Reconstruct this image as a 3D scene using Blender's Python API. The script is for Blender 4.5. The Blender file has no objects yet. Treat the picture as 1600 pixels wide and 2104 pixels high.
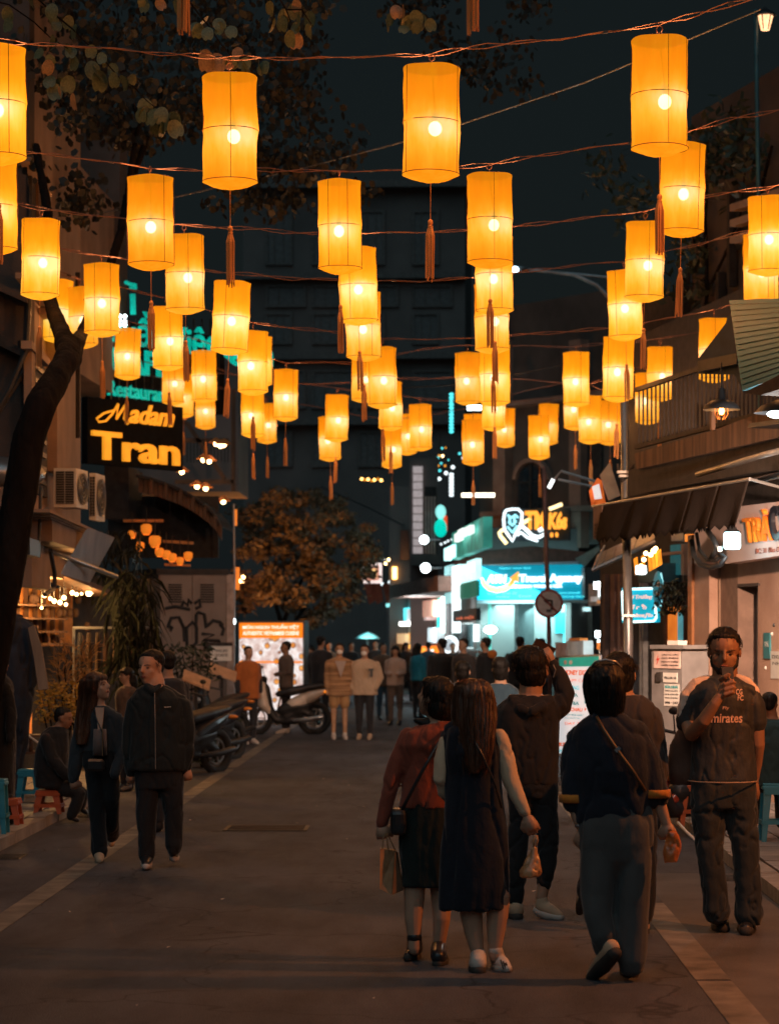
import bpy, math, random
from mathutils import Vector, Matrix, noise
from mathutils.bvhtree import BVHTree
random.seed(7)
S = bpy.context.scene
C = S.collection
# ---------------------------------------------------------------- camera, night sky, added cool fill, exposure
F = 5000.0                      # focal length in photograph pixels
VX, VY, EYE = 880.0, 1303.0, 1.87   # vanishing point of the street and height of the eye
cam = bpy.data.cameras.new("camera"); camo = bpy.data.objects.new("camera", cam); C.objects.link(camo)
camo.location = (0, 0, EYE); camo.rotation_euler = (math.pi / 2, 0, 0)
cam.sensor_fit = 'VERTICAL'; cam.sensor_height = 24.0 * 2104 / 1600; cam.sensor_width = 24.0
cam.lens = F / 1600 * 24.0
cam.shift_x = -(VX - 800) / 2104.0
cam.shift_y = (VY - 1052) / 2104.0
cam.clip_start = 0.5; cam.clip_end = 600
cam.dof.use_dof = True; cam.dof.focus_distance = 17.0; cam.dof.aperture_fstop = 3.0
S.camera = camo
W = bpy.data.worlds.new("World"); S.world = W; W.use_nodes = True
nt = W.node_tree; nt.nodes.clear()
wo = nt.nodes.new('ShaderNodeOutputWorld'); bg = nt.nodes.new('ShaderNodeBackground'); bg2 = nt.nodes.new('ShaderNodeBackground')
sky = nt.nodes.new('ShaderNodeTexSky'); sky.sky_type = 'NISHITA'; sky.sun_disc = False
sky.sun_elevation = math.radians(0.5); sky.sun_rotation = math.radians(200)
nt.links.new(sky.outputs[0], bg.inputs[0]); bg.inputs[1].default_value = 0.0015
bg2.inputs[0].default_value = (0.42, 0.66, 0.74, 1); bg2.inputs[1].default_value = 0.0135   # city-lit night sky
ads = nt.nodes.new('ShaderNodeAddShader'); nt.links.new(bg.outputs[0], ads.inputs[0]); nt.links.new(bg2.outputs[0], ads.inputs[1])
nt.links.new(ads.outputs[0], wo.inputs[0])
sun = bpy.data.lights.new("cool_fill", 'SUN'); sun.energy = 0.40; sun.angle = math.radians(70); sun.color = (0.50, 0.86, 1.0)  # unseen cool fill added to lift the dark tones
suno = bpy.data.objects.new("cool_fill", sun); C.objects.link(suno); suno.rotation_euler = (math.radians(42), 0, math.radians(-12))
S.view_settings.view_transform = 'Standard'; S.view_settings.look = 'None'
S.view_settings.exposure = 0.0; S.view_settings.gamma = 1.0; S.view_settings.use_curve_mapping = False
S.render.engine = 'CYCLES'
S.cycles.use_denoising = True
try: S.cycles.denoiser = 'OPENIMAGEDENOISE'
except Exception: pass
S.cycles.max_bounces = 4; S.cycles.diffuse_bounces = 2; S.cycles.glossy_bounces = 2; S.cycles.transmission_bounces = 3
S.cycles.transparent_max_bounces = 12; S.cycles.sample_clamp_indirect = 3.0; S.cycles.sample_clamp_direct = 20.0
S.cycles.use_light_tree = True; S.cycles.caustics_reflective = False; S.cycles.caustics_refractive = False
S.cycles.use_adaptive_sampling = True; S.cycles.adaptive_threshold = 0.02

# ---------------------------------------------------------------- helpers
V = Vector
def P(px, py, Y): return V(((px - VX) / F * Y, Y, EYE + (VY - py) / F * Y))
def G(py, z=0.0): return F * (EYE - z) / (py - VY)            # distance of a point on the ground seen at row py
ORG = {}
def org(o): return ORG.get(o.name, V((0, 0, 0)))

def M(name, col=(.5, .5, .5), rough=.7, metal=0, var=.25, scale=8, bump=.0, bscale=40, emit=None, es=1.0, stretch=(1, 1, 1), spec=.5, alpha=1, sheen=0, col2=None, evar=0):
    m = bpy.data.materials.new(name); m.use_nodes = True; n = m.node_tree.nodes; l = m.node_tree.links
    b = n['Principled BSDF']; tc = n.new('ShaderNodeTexCoord'); mp = n.new('ShaderNodeMapping'); mp.inputs['Scale'].default_value = stretch
    l.new(tc.outputs['Object'], mp.inputs[0])
    nz = n.new('ShaderNodeTexNoise'); nz.inputs['Scale'].default_value = scale; nz.inputs['Detail'].default_value = 6; l.new(mp.outputs[0], nz.inputs['Vector'])
    cr = n.new('ShaderNodeValToRGB'); c2 = col2 or tuple(min(1, c * (1 + var)) for c in col)
    c1 = tuple(c * (1 - var) for c in col)
    cr.color_ramp.elements[0].position = .3; cr.color_ramp.elements[1].position = .7
    cr.color_ramp.elements[0].color = (*c1, 1); cr.color_ramp.elements[1].color = (*c2, 1)
    l.new(nz.outputs[0], cr.inputs[0]); l.new(cr.outputs[0], b.inputs['Base Color'])
    b.inputs['Roughness'].default_value = rough; b.inputs['Metallic'].default_value = metal; b.inputs['Specular IOR Level'].default_value = spec
    b.inputs['Alpha'].default_value = alpha
    if sheen: b.inputs['Sheen Weight'].default_value = sheen; b.inputs['Sheen Roughness'].default_value = .4
    if bump:
        nb = n.new('ShaderNodeTexNoise'); nb.inputs['Scale'].default_value = bscale; nb.inputs['Detail'].default_value = 5; l.new(mp.outputs[0], nb.inputs['Vector'])
        bp = n.new('ShaderNodeBump'); bp.inputs['Strength'].default_value = bump; bp.inputs['Distance'].default_value = .02
        l.new(nb.outputs[0], bp.inputs['Height']); l.new(bp.outputs[0], b.inputs['Normal'])
    if emit:
        b.inputs['Emission Strength'].default_value = es; b.inputs['Emission Color'].default_value = (*emit, 1)
        if evar:
            er = n.new('ShaderNodeValToRGB'); er.color_ramp.elements[0].position = .3; er.color_ramp.elements[1].position = .7
            er.color_ramp.elements[0].color = (*[c * (1 - evar) for c in emit], 1); er.color_ramp.elements[1].color = (*emit, 1)
            l.new(nz.outputs[0], er.inputs[0]); l.new(er.outputs[0], b.inputs['Emission Color'])
    return m

def basis(d):
    d = d.normalized(); a = V((0, 0, 1)) if abs(d.z) < .9 else V((1, 0, 0))
    x = d.cross(a).normalized(); return x, d.cross(x).normalized()

class MB:
    def __init__(s): s.v = []; s.f = []
    def add(s, vs, fs):
        k = len(s.v); s.v += [V(p) for p in vs]; s.f += [tuple(i + k for i in f) for f in fs]; return s
    def obox(s, O, u, v, n):       # box from corner O along three full edge vectors
        q = [O, O + u, O + u + v, O + v]; q += [p + n for p in q]
        fs = [(0, 3, 2, 1), (4, 5, 6, 7), (0, 1, 5, 4), (1, 2, 6, 5), (2, 3, 7, 6), (3, 0, 4, 7)]
        if u.cross(v).dot(n) < 0: fs = [tuple(reversed(f)) for f in fs]
        return s.add(q, fs)
    def box(s, c, sz, rz=0, rx=0, ry=0):
        R = Matrix.Rotation(rz, 3, 'Z') @ Matrix.Rotation(ry, 3, 'Y') @ Matrix.Rotation(rx, 3, 'X')
        u, v, n = R @ V((sz[0], 0, 0)), R @ V((0, sz[1], 0)), R @ V((0, 0, sz[2])); return s.obox(V(c) - (u + v + n) / 2, u, v, n)
    def bar(s, a, b, w, h=None):
        a, b = V(a), V(b); x, y = basis(b - a); h = h or w
        return s.obox(a - x * w / 2 - y * h / 2, x * w, y * h, b - a)
    def tube(s, pts, r, seg=8, cap=True, asp=1.0, adir=None):
        pts = [V(p) for p in pts]; n = len(pts); rr = r if isinstance(r, (list, tuple)) else [r] * n; k = len(s.v); px = None
        rings = []
        for i, p in enumerate(pts):
            d = (pts[min(i + 1, n - 1)] - pts[max(i - 1, 0)]).normalized()
            if px is None:
                x, y = basis(d)
                if adir is not None: x = (adir - d * adir.dot(d)).normalized(); y = d.cross(x)
            else: x = (px - d * px.dot(d)).normalized(); y = d.cross(x)
            px = x; rings.append((p, x, y, d, rr[i]))
        if cap == 'round':
            p, x, y, d, r0 = rings[0]; p1, x1, y1, d1, r1 = rings[-1]
            rings = [(p - d * r0 * .95, x, y, d, r0 * .25), (p - d * r0 * .7, x, y, d, r0 * .72)] + rings + [(p1 + d1 * r1 * .7, x1, y1, d1, r1 * .72), (p1 + d1 * r1 * .95, x1, y1, d1, r1 * .25)]
        for p, x, y, d, r0 in rings:
            for j in range(seg):
                a = 2 * math.pi * j / seg; s.v.append(p + x * math.cos(a) * r0 * asp + y * math.sin(a) * r0)
        m = len(rings)
        for i in range(m - 1):
            for j in range(seg):
                a = k + i * seg + j; b = k + i * seg + (j + 1) % seg; s.f.append((a, b, b + seg, a + seg))
        if cap:
            s.f.append(tuple(k + j for j in reversed(range(seg)))); s.f.append(tuple(k + (m - 1) * seg + j for j in range(seg)))
        return s
    def loft(s, rows, seg=20):     # rows: (centre, half width along x, half depth along y), closed with round ends
        k = len(s.v); m = len(rows)
        for c, a, b in rows:
            for j in range(seg):
                t = 2 * math.pi * j / seg; ct, st = math.cos(t), math.sin(t)
                s.v.append(V(c) + V((a * math.copysign(abs(ct) ** .85, ct), b * math.copysign(abs(st) ** .85, st), 0)))
        for i in range(m - 1):
            for j in range(seg):
                a = k + i * seg + j; b = k + i * seg + (j + 1) % seg; s.f.append((a, b, b + seg, a + seg))
        s.f.append(tuple(k + j for j in reversed(range(seg)))); s.f.append(tuple(k + (m - 1) * seg + j for j in range(seg)))
        return s
    def ell(s, c, R, seg=14, rings=9, rot=None):
        c = V(c); k = len(s.v)
        def put(p):
            p = V((p[0] * R[0], p[1] * R[1], p[2] * R[2])); p = rot @ p if rot else p; s.v.append(c + p)
        put((0, 0, 1))
        for i in range(1, rings):
            t = math.pi * i / rings
            for j in range(seg):
                a = 2 * math.pi * j / seg; put((math.sin(t) * math.cos(a), math.sin(t) * math.sin(a), math.cos(t)))
        put((0, 0, -1)); e = len(s.v) - 1
        for j in range(seg): s.f.append((k, k + 1 + j, k + 1 + (j + 1) % seg)); b = k + 1 + (rings - 2) * seg; s.f.append((e, b + (j + 1) % seg, b + j))
        for i in range(rings - 2):
            for j in range(seg):
                a = k + 1 + i * seg + j; b = k + 1 + i * seg + (j + 1) % seg; s.f.append((a, a + seg, b + seg, b))
        return s
    def lathe(s, c, prof, seg=20, a0=0, a1=2 * math.pi, cap=False):
        c = V(c); k = len(s.v); full = abs(a1 - a0 - 2 * math.pi) < 1e-6; n = seg if full else seg + 1
        for r, z in prof:
            for j in range(n):
                a = a0 + (a1 - a0) * j / seg; s.v.append(c + V((r * math.cos(a), r * math.sin(a), z)))
        for i in range(len(prof) - 1):
            for j in range(seg):
                a = k + i * n + j; b = k + i * n + (j + 1) % n; s.f.append((a, b, b + n, a + n))
        if cap: s.f.append(tuple(k + j for j in reversed(range(n)))); s.f.append(tuple(k + (len(prof) - 1) * n + j for j in range(n)))
        return s
    def prism(s, pts, n):          # polygon extruded along n
        m = len(pts); pts = [V(p) for p in pts]
        fs = [tuple(range(m)), tuple(reversed(range(m, 2 * m)))] + [(i, i + m, (i + 1) % m + m, (i + 1) % m) for i in range(m)]
        return s.add(pts + [p + n for p in pts], fs)
    def torus(s, c, R, r, ax, seg=20, k2=8):
        x, y = basis(ax); c = V(c)
        pts = [c + (x * math.cos(t) + y * math.sin(t)) * R for t in [2 * math.pi * i / seg for i in range(seg)]]
        k = len(s.v); ax = ax.normalized()
        for i, p in enumerate(pts):
            d = (p - c).normalized()
            for j in range(k2):
                a = 2 * math.pi * j / k2; s.v.append(p + d * math.cos(a) * r + ax * math.sin(a) * r)
        for i in range(seg):
            for j in range(k2):
                a = k + i * k2 + j; b = k + i * k2 + (j + 1) % k2; c2 = k + ((i + 1) % seg) * k2 + (j + 1) % k2; d2 = k + ((i + 1) % seg) * k2 + j; s.f.append((a, b, c2, d2))
        return s
    def build(s, name, mat, parent=None, smooth=False, loc=None):
        me = bpy.data.meshes.new(name); o0 = org(parent) if parent else (loc or V((0, 0, 0)))
        me.from_pydata([tuple(p - o0) for p in s.v], [], s.f); me.update()
        if smooth: me.polygons.foreach_set('use_smooth', [True] * len(me.polygons))
        if mat: me.materials.append(mat)
        o = bpy.data.objects.new(name, me); C.objects.link(o)
        if parent: o.parent = parent
        else: o.location = o0
        ORG[o.name] = o0.copy(); return o

NTH = ['first', 'second', 'third', 'fourth', 'fifth', 'sixth', 'seventh', 'eighth', 'ninth', 'tenth', 'eleventh', 'twelfth', 'thirteenth', 'fourteenth', 'fifteenth']
def tag(o, label=None, cat=None, group=None, kind=None):
    if label: o['label'] = label
    if cat: o['category'] = cat
    if group: o['group'] = group
    if kind: o['kind'] = kind
    return o
def thing(name, label, cat, loc, group=None):
    o = bpy.data.objects.new(name, None); o.empty_display_size = .1; C.objects.link(o); o.location = loc; ORG[o.name] = V(loc)
    return tag(o, label, cat, group)
def solo(name, mb, mat, label, cat, group=None, smooth=False):
    xs = [p.x for p in mb.v]; ys = [p.y for p in mb.v]; z = min(p.z for p in mb.v)
    o = mb.build(name, mat, None, smooth, loc=V(((min(xs) + max(xs)) / 2, (min(ys) + max(ys)) / 2, z)))
    return tag(o, label, cat, group)
def struct(name, mb, mat): return tag(mb.build(name, mat), kind='structure')
def clone(o, parent=None):
    c = o.copy(); C.objects.link(c); c.parent = parent
    for ch in o.children: clone(ch, c)
    return c

class Fr:                           # an upright plane through two image columns at two distances
    def __init__(s, pxL, YL, pxR, YR, v=None):
        s.O = P(pxL, VY, YL); e = P(pxR, VY, YR) - s.O; s.w = e.length; s.u = e.normalized(); s.v = v or V((0, 0, 1)); s.n = s.u.cross(s.v).normalized()
        if s.n.dot(V((0, 0, EYE)) - s.O) < 0: s.n = -s.n    # towards the camera
    def at(s, px, py, off=0.0):     # point seen at a pixel on the plane moved forward by off
        d = P(px, py, 1.0) - V((0, 0, EYE)); c = V((0, 0, EYE)); t = (s.O + s.n * off - c).dot(s.n) / d.dot(s.n); return c + d * t
    def quad(s, mb, x0, y0, x1, y1, d0=0.0, d1=.02):     # a slab covering those pixels, from d0 to d1 in front of the plane
        a, b, c = s.at(x0, y1, d1), s.at(x1, y1, d1), s.at(x0, y0, d1)
        xm = (b - a).dot(s.u); h = (c - a).dot(s.v)
        return mb.obox(a, s.u * xm, s.v * h, s.n * (d0 - d1))
    def poly(s, mb, pts, d0=0.0, d1=.02):
        return mb.prism([s.at(p[0], p[1], d1) for p in pts], s.n * (d0 - d1))
    def line(s, mb, pts, r, d=.02, seg=6): return mb.tube([s.at(p[0], p[1], d) for p in pts], r, seg)

def text(fr, body, x0, y0, x1, y1, mat, name='lettering', parent=None, d=.02, ext=.004, shear=0, bold=0.0, keep=False, rise=0.0):
    """Lettering fitted between two image corners on the plane of a sign; rise tilts the baseline."""
    cu = bpy.data.curves.new(name, 'FONT'); cu.body = body; cu.extrude = ext; cu.shear = shear; cu.offset = bold; cu.resolution_u = 3
    o = bpy.data.objects.new(name, cu); C.objects.link(o)
    dg = bpy.context.evaluated_depsgraph_get(); me = bpy.data.meshes.new_from_object(o.evaluated_get(dg))
    C.objects.unlink(o); bpy.data.objects.remove(o)
    vs = [v.co.copy() for v in me.vertices]
    if not vs: return None
    ax, bx = min(p.x for p in vs), max(p.x for p in vs); ay, by = min(p.y for p in vs), max(p.y for p in vs)
    A = fr.at(x0, y1, d); w = (fr.at(x1, y1, d) - A).dot(fr.u); h = (fr.at(x0, y0, d) - A).dot(fr.v); o0 = org(parent) if parent else V((0, 0, 0))
    for v, p in zip(me.vertices, vs):
        t = (p.x - ax) / (bx - ax)
        v.co = A + fr.u * t * w + fr.v * ((p.y - ay) / max(1e-6, by - ay) * h + rise * t) + fr.n * p.z - o0
    me.materials.clear(); me.materials.append(mat)
    r = bpy.data.objects.new(name, me); C.objects.link(r)
    if parent: r.parent = parent
    ORG[r.name] = o0; return r

# ---- organic pieces: overlapping solids fused into one skin by a voxel remesh, finished together at the end
BLOBS = []
def blob(name, mb, mat, parent, voxel=.012, fold=0.0, fscale=(7, 7, 3), it=3, post=None):
    o = mb.build(name, mat, parent); md = o.modifiers.new('r', 'REMESH'); md.mode = 'VOXEL'; md.voxel_size = voxel
    if it: sm = o.modifiers.new('s', 'SMOOTH'); sm.factor = .5; sm.iterations = it
    BLOBS.append((o, mat, fold, fscale, post)); return o
def finish_blobs():
    bpy.context.view_layer.update(); dg = bpy.context.evaluated_depsgraph_get(); new = []
    for o, mat, fold, fs, post in BLOBS: new.append(bpy.data.meshes.new_from_object(o.evaluated_get(dg)))
    for (o, mat, fold, fs, post), me in zip(BLOBS, new):
        o.modifiers.clear(); old = o.data; o.data = me; bpy.data.meshes.remove(old)
        me.materials.clear(); me.materials.append(mat)
        if fold:
            no = [v.normal.copy() for v in me.vertices]
            for v, n in zip(me.vertices, no):
                q = V((v.co.x * fs[0], v.co.y * fs[1], v.co.z * fs[2])) + ORG[o.name]
                a = noise.noise(q); b = noise.noise(q * 2.7 + V((3, 1, 9)))
                q += V((b, a, b)) * .35; r1 = max(0.0, 1 - abs(noise.noise(q + V((5, 2, 7)))) * 4.5) ** 2; v.co += n * fold * (a * .9 + b * .4 - 1.25 * r1 + .25)
        me.polygons.foreach_set('use_smooth', [True] * len(me.polygons)); me.update()
        if post: post(o)
# ---------------------------------------------------------------- materials
m_black = M('black painted metal', (.025, .027, .03), .45, var=.3)
m_dark = M('dark brown matte', (.03, .025, .023), .8, var=.4, bump=.3)  # plain dark brown tone shared by many parts
m_steel = M('galvanised steel', (.35, .36, .37), .35, metal=.7, var=.2, scale=5)
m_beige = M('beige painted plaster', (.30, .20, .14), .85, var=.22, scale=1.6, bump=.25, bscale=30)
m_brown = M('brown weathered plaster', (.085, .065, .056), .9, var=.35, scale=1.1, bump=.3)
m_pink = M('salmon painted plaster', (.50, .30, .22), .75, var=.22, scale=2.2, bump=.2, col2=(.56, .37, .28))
m_bwall = M('dark city wall', (.155, .125, .115), .9, var=.3, scale=.35)
m_glassd = M('dark window glass', (.02, .03, .04), .12, var=.2, spec=.7)
m_white = M('white plastic', (.7, .68, .64), .5, var=.08)
m_canvas = M('brown awning canvas', (.021, .0165, .015), .95, spec=.08, var=.25, scale=3, bump=.3)
m_wood = M('weathered wood', (.12, .065, .038), .7, var=.4, scale=6, stretch=(1, 1, .15), bump=.3)
m_leafd = M('dark leaf', (.028, .036, .018), .5, var=.45, scale=1.5)
m_bark = M('bark', (.013, .011, .0105), .95, spec=.08, var=.45, scale=5, bump=1.0, bscale=14, stretch=(1, 1, .35))
m_wire = M('copper coloured twin wire', (.22, .10, .06), .5, var=.3)

def asphalt():
    m = M('asphalt', (.072, .074, .084), .78, var=.22, scale=.5, bump=.5, bscale=90, spec=.3); n = m.node_tree.nodes; l = m.node_tree.links; b = n['Principled BSDF']
    tc = n.new('ShaderNodeTexCoord'); nz = n.new('ShaderNodeTexNoise'); nz.inputs['Scale'].default_value = 160; nz.inputs['Detail'].default_value = 2
    l.new(tc.outputs['Object'], nz.inputs['Vector']); cr = n.new('ShaderNodeValToRGB'); cr.color_ramp.elements[0].position = .35; cr.color_ramp.elements[1].position = .75
    cr.color_ramp.elements[0].color = (.6, .6, .6, 1); cr.color_ramp.elements[1].color = (1.9, 1.9, 1.9, 1); l.new(nz.outputs[0], cr.inputs[0])
    mx = n.new('ShaderNodeMix'); mx.data_type = 'RGBA'; mx.blend_type = 'MULTIPLY'; mx.inputs[0].default_value = 1
    src = b.inputs['Base Color'].links[0].from_socket; l.new(src, mx.inputs[6]); l.new(cr.outputs[0], mx.inputs[7])
    st = n.new('ShaderNodeTexNoise'); st.inputs['Scale'].default_value = 1.3; st.inputs['Detail'].default_value = 8; st.inputs['Roughness'].default_value = .7
    mp = n.new('ShaderNodeMapping'); mp.inputs['Scale'].default_value = (1.6, .45, 1); l.new(tc.outputs['Object'], mp.inputs[0]); l.new(mp.outputs[0], st.inputs['Vector'])
    c3 = n.new('ShaderNodeValToRGB'); c3.color_ramp.elements[0].position = .32; c3.color_ramp.elements[1].position = .6; c3.color_ramp.elements[0].color = (.55, .55, .57, 1); c3.color_ramp.elements[1].color = (1.1, 1.1, 1.1, 1)
    l.new(st.outputs[0], c3.inputs[0]); m2 = n.new('ShaderNodeMix'); m2.data_type = 'RGBA'; m2.blend_type = 'MULTIPLY'; m2.inputs[0].default_value = 1
    l.new(mx.outputs[2], m2.inputs[6]); l.new(c3.outputs[0], m2.inputs[7]); l.new(m2.outputs[2], b.inputs['Base Color'])
    vo = n.new('ShaderNodeTexVoronoi'); vo.feature = 'DISTANCE_TO_EDGE'; vo.inputs['Scale'].default_value = .55
    dn = n.new('ShaderNodeTexNoise'); dn.inputs['Scale'].default_value = 2.2; l.new(tc.outputs['Object'], dn.inputs['Vector']); va = n.new('ShaderNodeVectorMath'); va.operation = 'MULTIPLY_ADD'; l.new(dn.outputs['Color'], va.inputs[0]); va.inputs[1].default_value = (.9, .9, 0); l.new(tc.outputs['Object'], va.inputs[2]); l.new(va.outputs[0], vo.inputs['Vector'])
    c4 = n.new('ShaderNodeValToRGB'); c4.color_ramp.elements[0].position = .0; c4.color_ramp.elements[1].position = .012; c4.color_ramp.elements[0].color = (.45, .45, .45, 1); l.new(vo.outputs['Distance'], c4.inputs[0])
    m3 = n.new('ShaderNodeMix'); m3.data_type = 'RGBA'; m3.blend_type = 'MULTIPLY'; m3.inputs[0].default_value = 1; l.new(m2.outputs[2], m3.inputs[6]); l.new(c4.outputs[0], m3.inputs[7]); l.new(m3.outputs[2], b.inputs['Base Color'])
    return m
m_asph = asphalt()
m_paint = M('worn road paint', (.17, .15, .125), .75, var=.45, scale=4, bump=.4, bscale=80)
m_tile = M('grey paving tile', (.17, .155, .145), .6, var=.3, scale=3, bump=.35, bscale=50)
m_tile2 = M('pale paving tile', (.24, .21, .19), .5, var=.3, scale=3, bump=.35, bscale=50)
m_kerb = M('granite kerb', (.30, .26, .22), .7, var=.25, scale=8, bump=.4)

# ---------------------------------------------------------------- ground, road, pavements
g = MB(); g.add([(-150, -10, -.012), (150, -10, -.012), (150, 400, -.012), (-150, 400, -.012)], [(0, 1, 2, 3)]); struct('ground', g, M('city ground', (.06, .06, .06), .9))
KL, KR = -3.68, 2.42
g = MB()
nY = 60; nX = 14
vs = []
for j in range(nY + 1):
    for i in range(nX + 1):
        x = KL - .02 + (KR - KL + .04) * i / nX; y = -8 + 150 * (j / nY) ** 1.5
        vs.append((x, y, 0.0))
g.add(vs, [(j * (nX + 1) + i, j * (nX + 1) + i + 1, (j + 1) * (nX + 1) + i + 1, (j + 1) * (nX + 1) + i) for j in range(nY) for i in range(nX)])
struct('road', g, m_asph)
def strip(x0, x1, y0, y1, z=.004):
    return MB().add([(x0, y0, z), (x1, y0, z), (x1, y1, z), (x0, y1, z)], [(0, 1, 2, 3)])
for a, b in ((9.5, 24.6), (25.3, 33.6), (34.1, 62)): struct('road_marking', strip(-2.86, -2.68, a, b), m_paint)
for a, b in ((9.5, 13.1), (13.15, 16.9), (17.6, 30)): struct('road_marking', strip(1.44, 1.63, a, b), m_paint)
struct('road_patch', strip(1.63, 2.38, 9, 19, .003), M('older asphalt', (.10, .092, .088), .85, var=.3, scale=1.5, bump=.5, bscale=60))
struct('road_patch', strip(-1.9, -1.16, 23.1, 23.75, .003), M('patched asphalt', (.06, .055, .055), .85, var=.2, bump=.5, bscale=60))
def cover(x, y, w, d, label, cat='manhole cover', rnd=False):
    t = thing('access_cover', label, cat, (x, y, .004)); mi = M('cast iron %d' % int(y), (.05, .048, .046), .5, metal=.4, var=.4, scale=9, bump=.5)
    g = MB()
    if rnd: g.lathe((x, y, .004), [(w, 0), (w, .006), (0.001, .006)], 28)
    else: g.box((x, y, .007), (w, d, .006))
    g.build('plate', mi, t)
    for i in range(7): g = MB(); q = (i - 3) / 3.6; k = math.sqrt(max(.05, 1 - q * q)) if rnd else 1; g.box((x, y + q * (w if rnd else d / 2) * .9, .012), ((w * 1.7 * k) if rnd else w * .9, .02, .005)); g.build('rib', mi, t)
cover(-1.55, 23.4, .8, .62, 'dark rectangular access cover in the middle left of the road')
for i, (x, y) in enumerate(((2.28, 14.4), (2.28, 18.6), (-3.5, 20.4), (-3.5, 25.0))): cover(x, y, .22, .42, 'iron gully grate along the %s kerb' % ('right nearer', 'right farther', 'left nearer', 'left farther')[i].replace(' ', ' side, '), 'drain grate')
mc = M('pale street litter', (.6, .5, .4), .8)
for i in range(46):
    x = random.uniform(-3.4, 2.3); y = random.uniform(11, 34); s_ = random.uniform(.012, .035); a = random.uniform(0, 6)
    g = MB(); g.add([(x, y, .006), (x + s_ * math.cos(a), y + s_ * math.sin(a), .014), (x + s_ * math.cos(a + 1.2), y + s_ * math.sin(a + 1.2), .008)], [(0, 1, 2)])
    if i == 0: lit = g
    else: lit.add(g.v, g.f)
tag(lit.build('litter', mc), 'scraps of leaf and paper scattered over the asphalt', 'litter', kind='stuff')
g = MB(); g.obox(V((KL - .19, 5, -.005)), V((-8, 0, 0)), V((0, 130, 0)), V((0, 0, .085))); pl = struct('pavement_left', g, m_dark)
g = MB(); g.obox(V((KR + .18, 5, -.005)), V((9, 0, 0)), V((0, 130, 0)), V((0, 0, .085))); pr = struct('pavement_right', g, m_dark)
def paving(par, x0, nx, y0, ny, s, mats):
    base = None
    for j in range(ny):
        for i in range(nx):
            if base is None:
                g = MB(); t = s - .014; g.obox(V((-t / 2, -t / 2, 0)), V((t, 0, 0)), V((0, t, 0)), V((0, 0, .024))); base = [g.build('tile', m_, None) for m_ in mats]
            o = base[(i * 7 + j * 5 + random.randint(0, 1)) % len(mats)]; o = bpy.data.objects.new('tile', o.data); C.objects.link(o)
            o.parent = par; o.location = (x0 + s * (i + .5), y0 + s * (j + .5), .079 + random.uniform(0, .006)); o.rotation_euler = (random.uniform(-.006, .006), random.uniform(-.006, .006), 0)
    for b in base: bpy.data.objects.remove(b)
paving(pr, KR + .19, 5, 13.5, 30, .42, [m_tile, m_tile2, m_tile])
paving(pl, KL - .2 - 3 * .42, 3, 17.5, 33, .42, [m_tile, m_tile])
def kerbs(par, x0, y0, n, L=.86):
    g = MB(); g.obox(V((0, 0, -.01)), V((.17, 0, 0)), V((0, L - .012, 0)), V((0, 0, .115))); m = g.build('kerb_stone', m_kerb)
    bv = m.data
    for i in range(n):
        o = bpy.data.objects.new('kerb_stone', bv); C.objects.link(o); o.parent = par; o.location = (x0 + random.uniform(-.006, .006), y0 + i * L, random.uniform(-.008, .004)); o.rotation_euler.z = random.uniform(-.006, .006)
    bpy.data.objects.remove(m)
kerbs(pl, KL - .18, 14, 34); kerbs(pr, KR, 12, 34)

# ---------------------------------------------------------------- far and middle buildings
def window(fr, par, x0, y0, x1, y1, mfr, mgl, d=.0, fw=.08, bars=1):
    g = MB(); a, b, c = fr.at(x0, y1), fr.at(x1, y1), fr.at(x0, y0); w = (b - a).dot(fr.u); h = (c - a).z; A = a + fr.n * d
    g.obox(A, fr.u * w, V((0, 0, fw)), fr.n * .09); g.obox(A + V((0, 0, h - fw)), fr.u * w, V((0, 0, fw)), fr.n * .09)
    g.obox(A + V((0, 0, fw)), fr.u * fw, V((0, 0, h - 2 * fw)), fr.n * .085); g.obox(A + fr.u * (w - fw) + V((0, 0, fw)), fr.u * fw, V((0, 0, h - 2 * fw)), fr.n * .085)
    for i in range(bars): g.obox(A + fr.u * (w * (i + 1) / (bars + 1) - .02) + V((0, 0, fw)), fr.u * .04, V((0, 0, h - 2 * fw)), fr.n * .06)
    f = g.build('window', mfr, par); g = MB(); g.obox(A + V((0, 0, fw)) + fr.u * fw, fr.u * (w - 2 * fw), V((0, 0, h - 2 * fw)), fr.n * .012); g.build('pane', mgl, f); return f
def slab(fr, par, x0, y0, x1, y1, d0, d1, mat, name='wall'):
    g = MB(); fr.quad(g, x0, y0, x1, y1, d0, d1); return g.build(name, mat, par)
def ground_py(fr, px, z=0.0):
    p = fr.at(px, VY); return VY + F * (EYE - z) / p.y

f = Fr(500, 106, 960, 105.6)
t = thing('apartment_building', 'dark unlit block closing the view behind the middle lanterns', 'building', f.at(720, ground_py(f, 720)))
slab(f, t, 500, 385, 955, 1395, -12, 0, m_bwall, 'wall')
m_w2 = M('dim window frame', (.14, .115, .105), .8); m_glassm = M('dim far glass', (.125, .11, .105), .6); 
for row, (y0, y1) in enumerate(((432, 545), (585, 632), (642, 708), (760, 840), (885, 960))):
    for x0 in (545, 640, 735, 846): window(f, t, x0, y0, x0 + (56 if row % 2 == 0 else 84), y1, m_w2, m_glassm, .02, .12, 2)
for y in (560, 725, 860): slab(f, t, 500, y, 955, y + 13, .02, .5, m_w2, 'ledge')
slab(f, t, 496, 372, 960, 386, -12.2, .6, m_w2, 'parapet')

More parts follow.
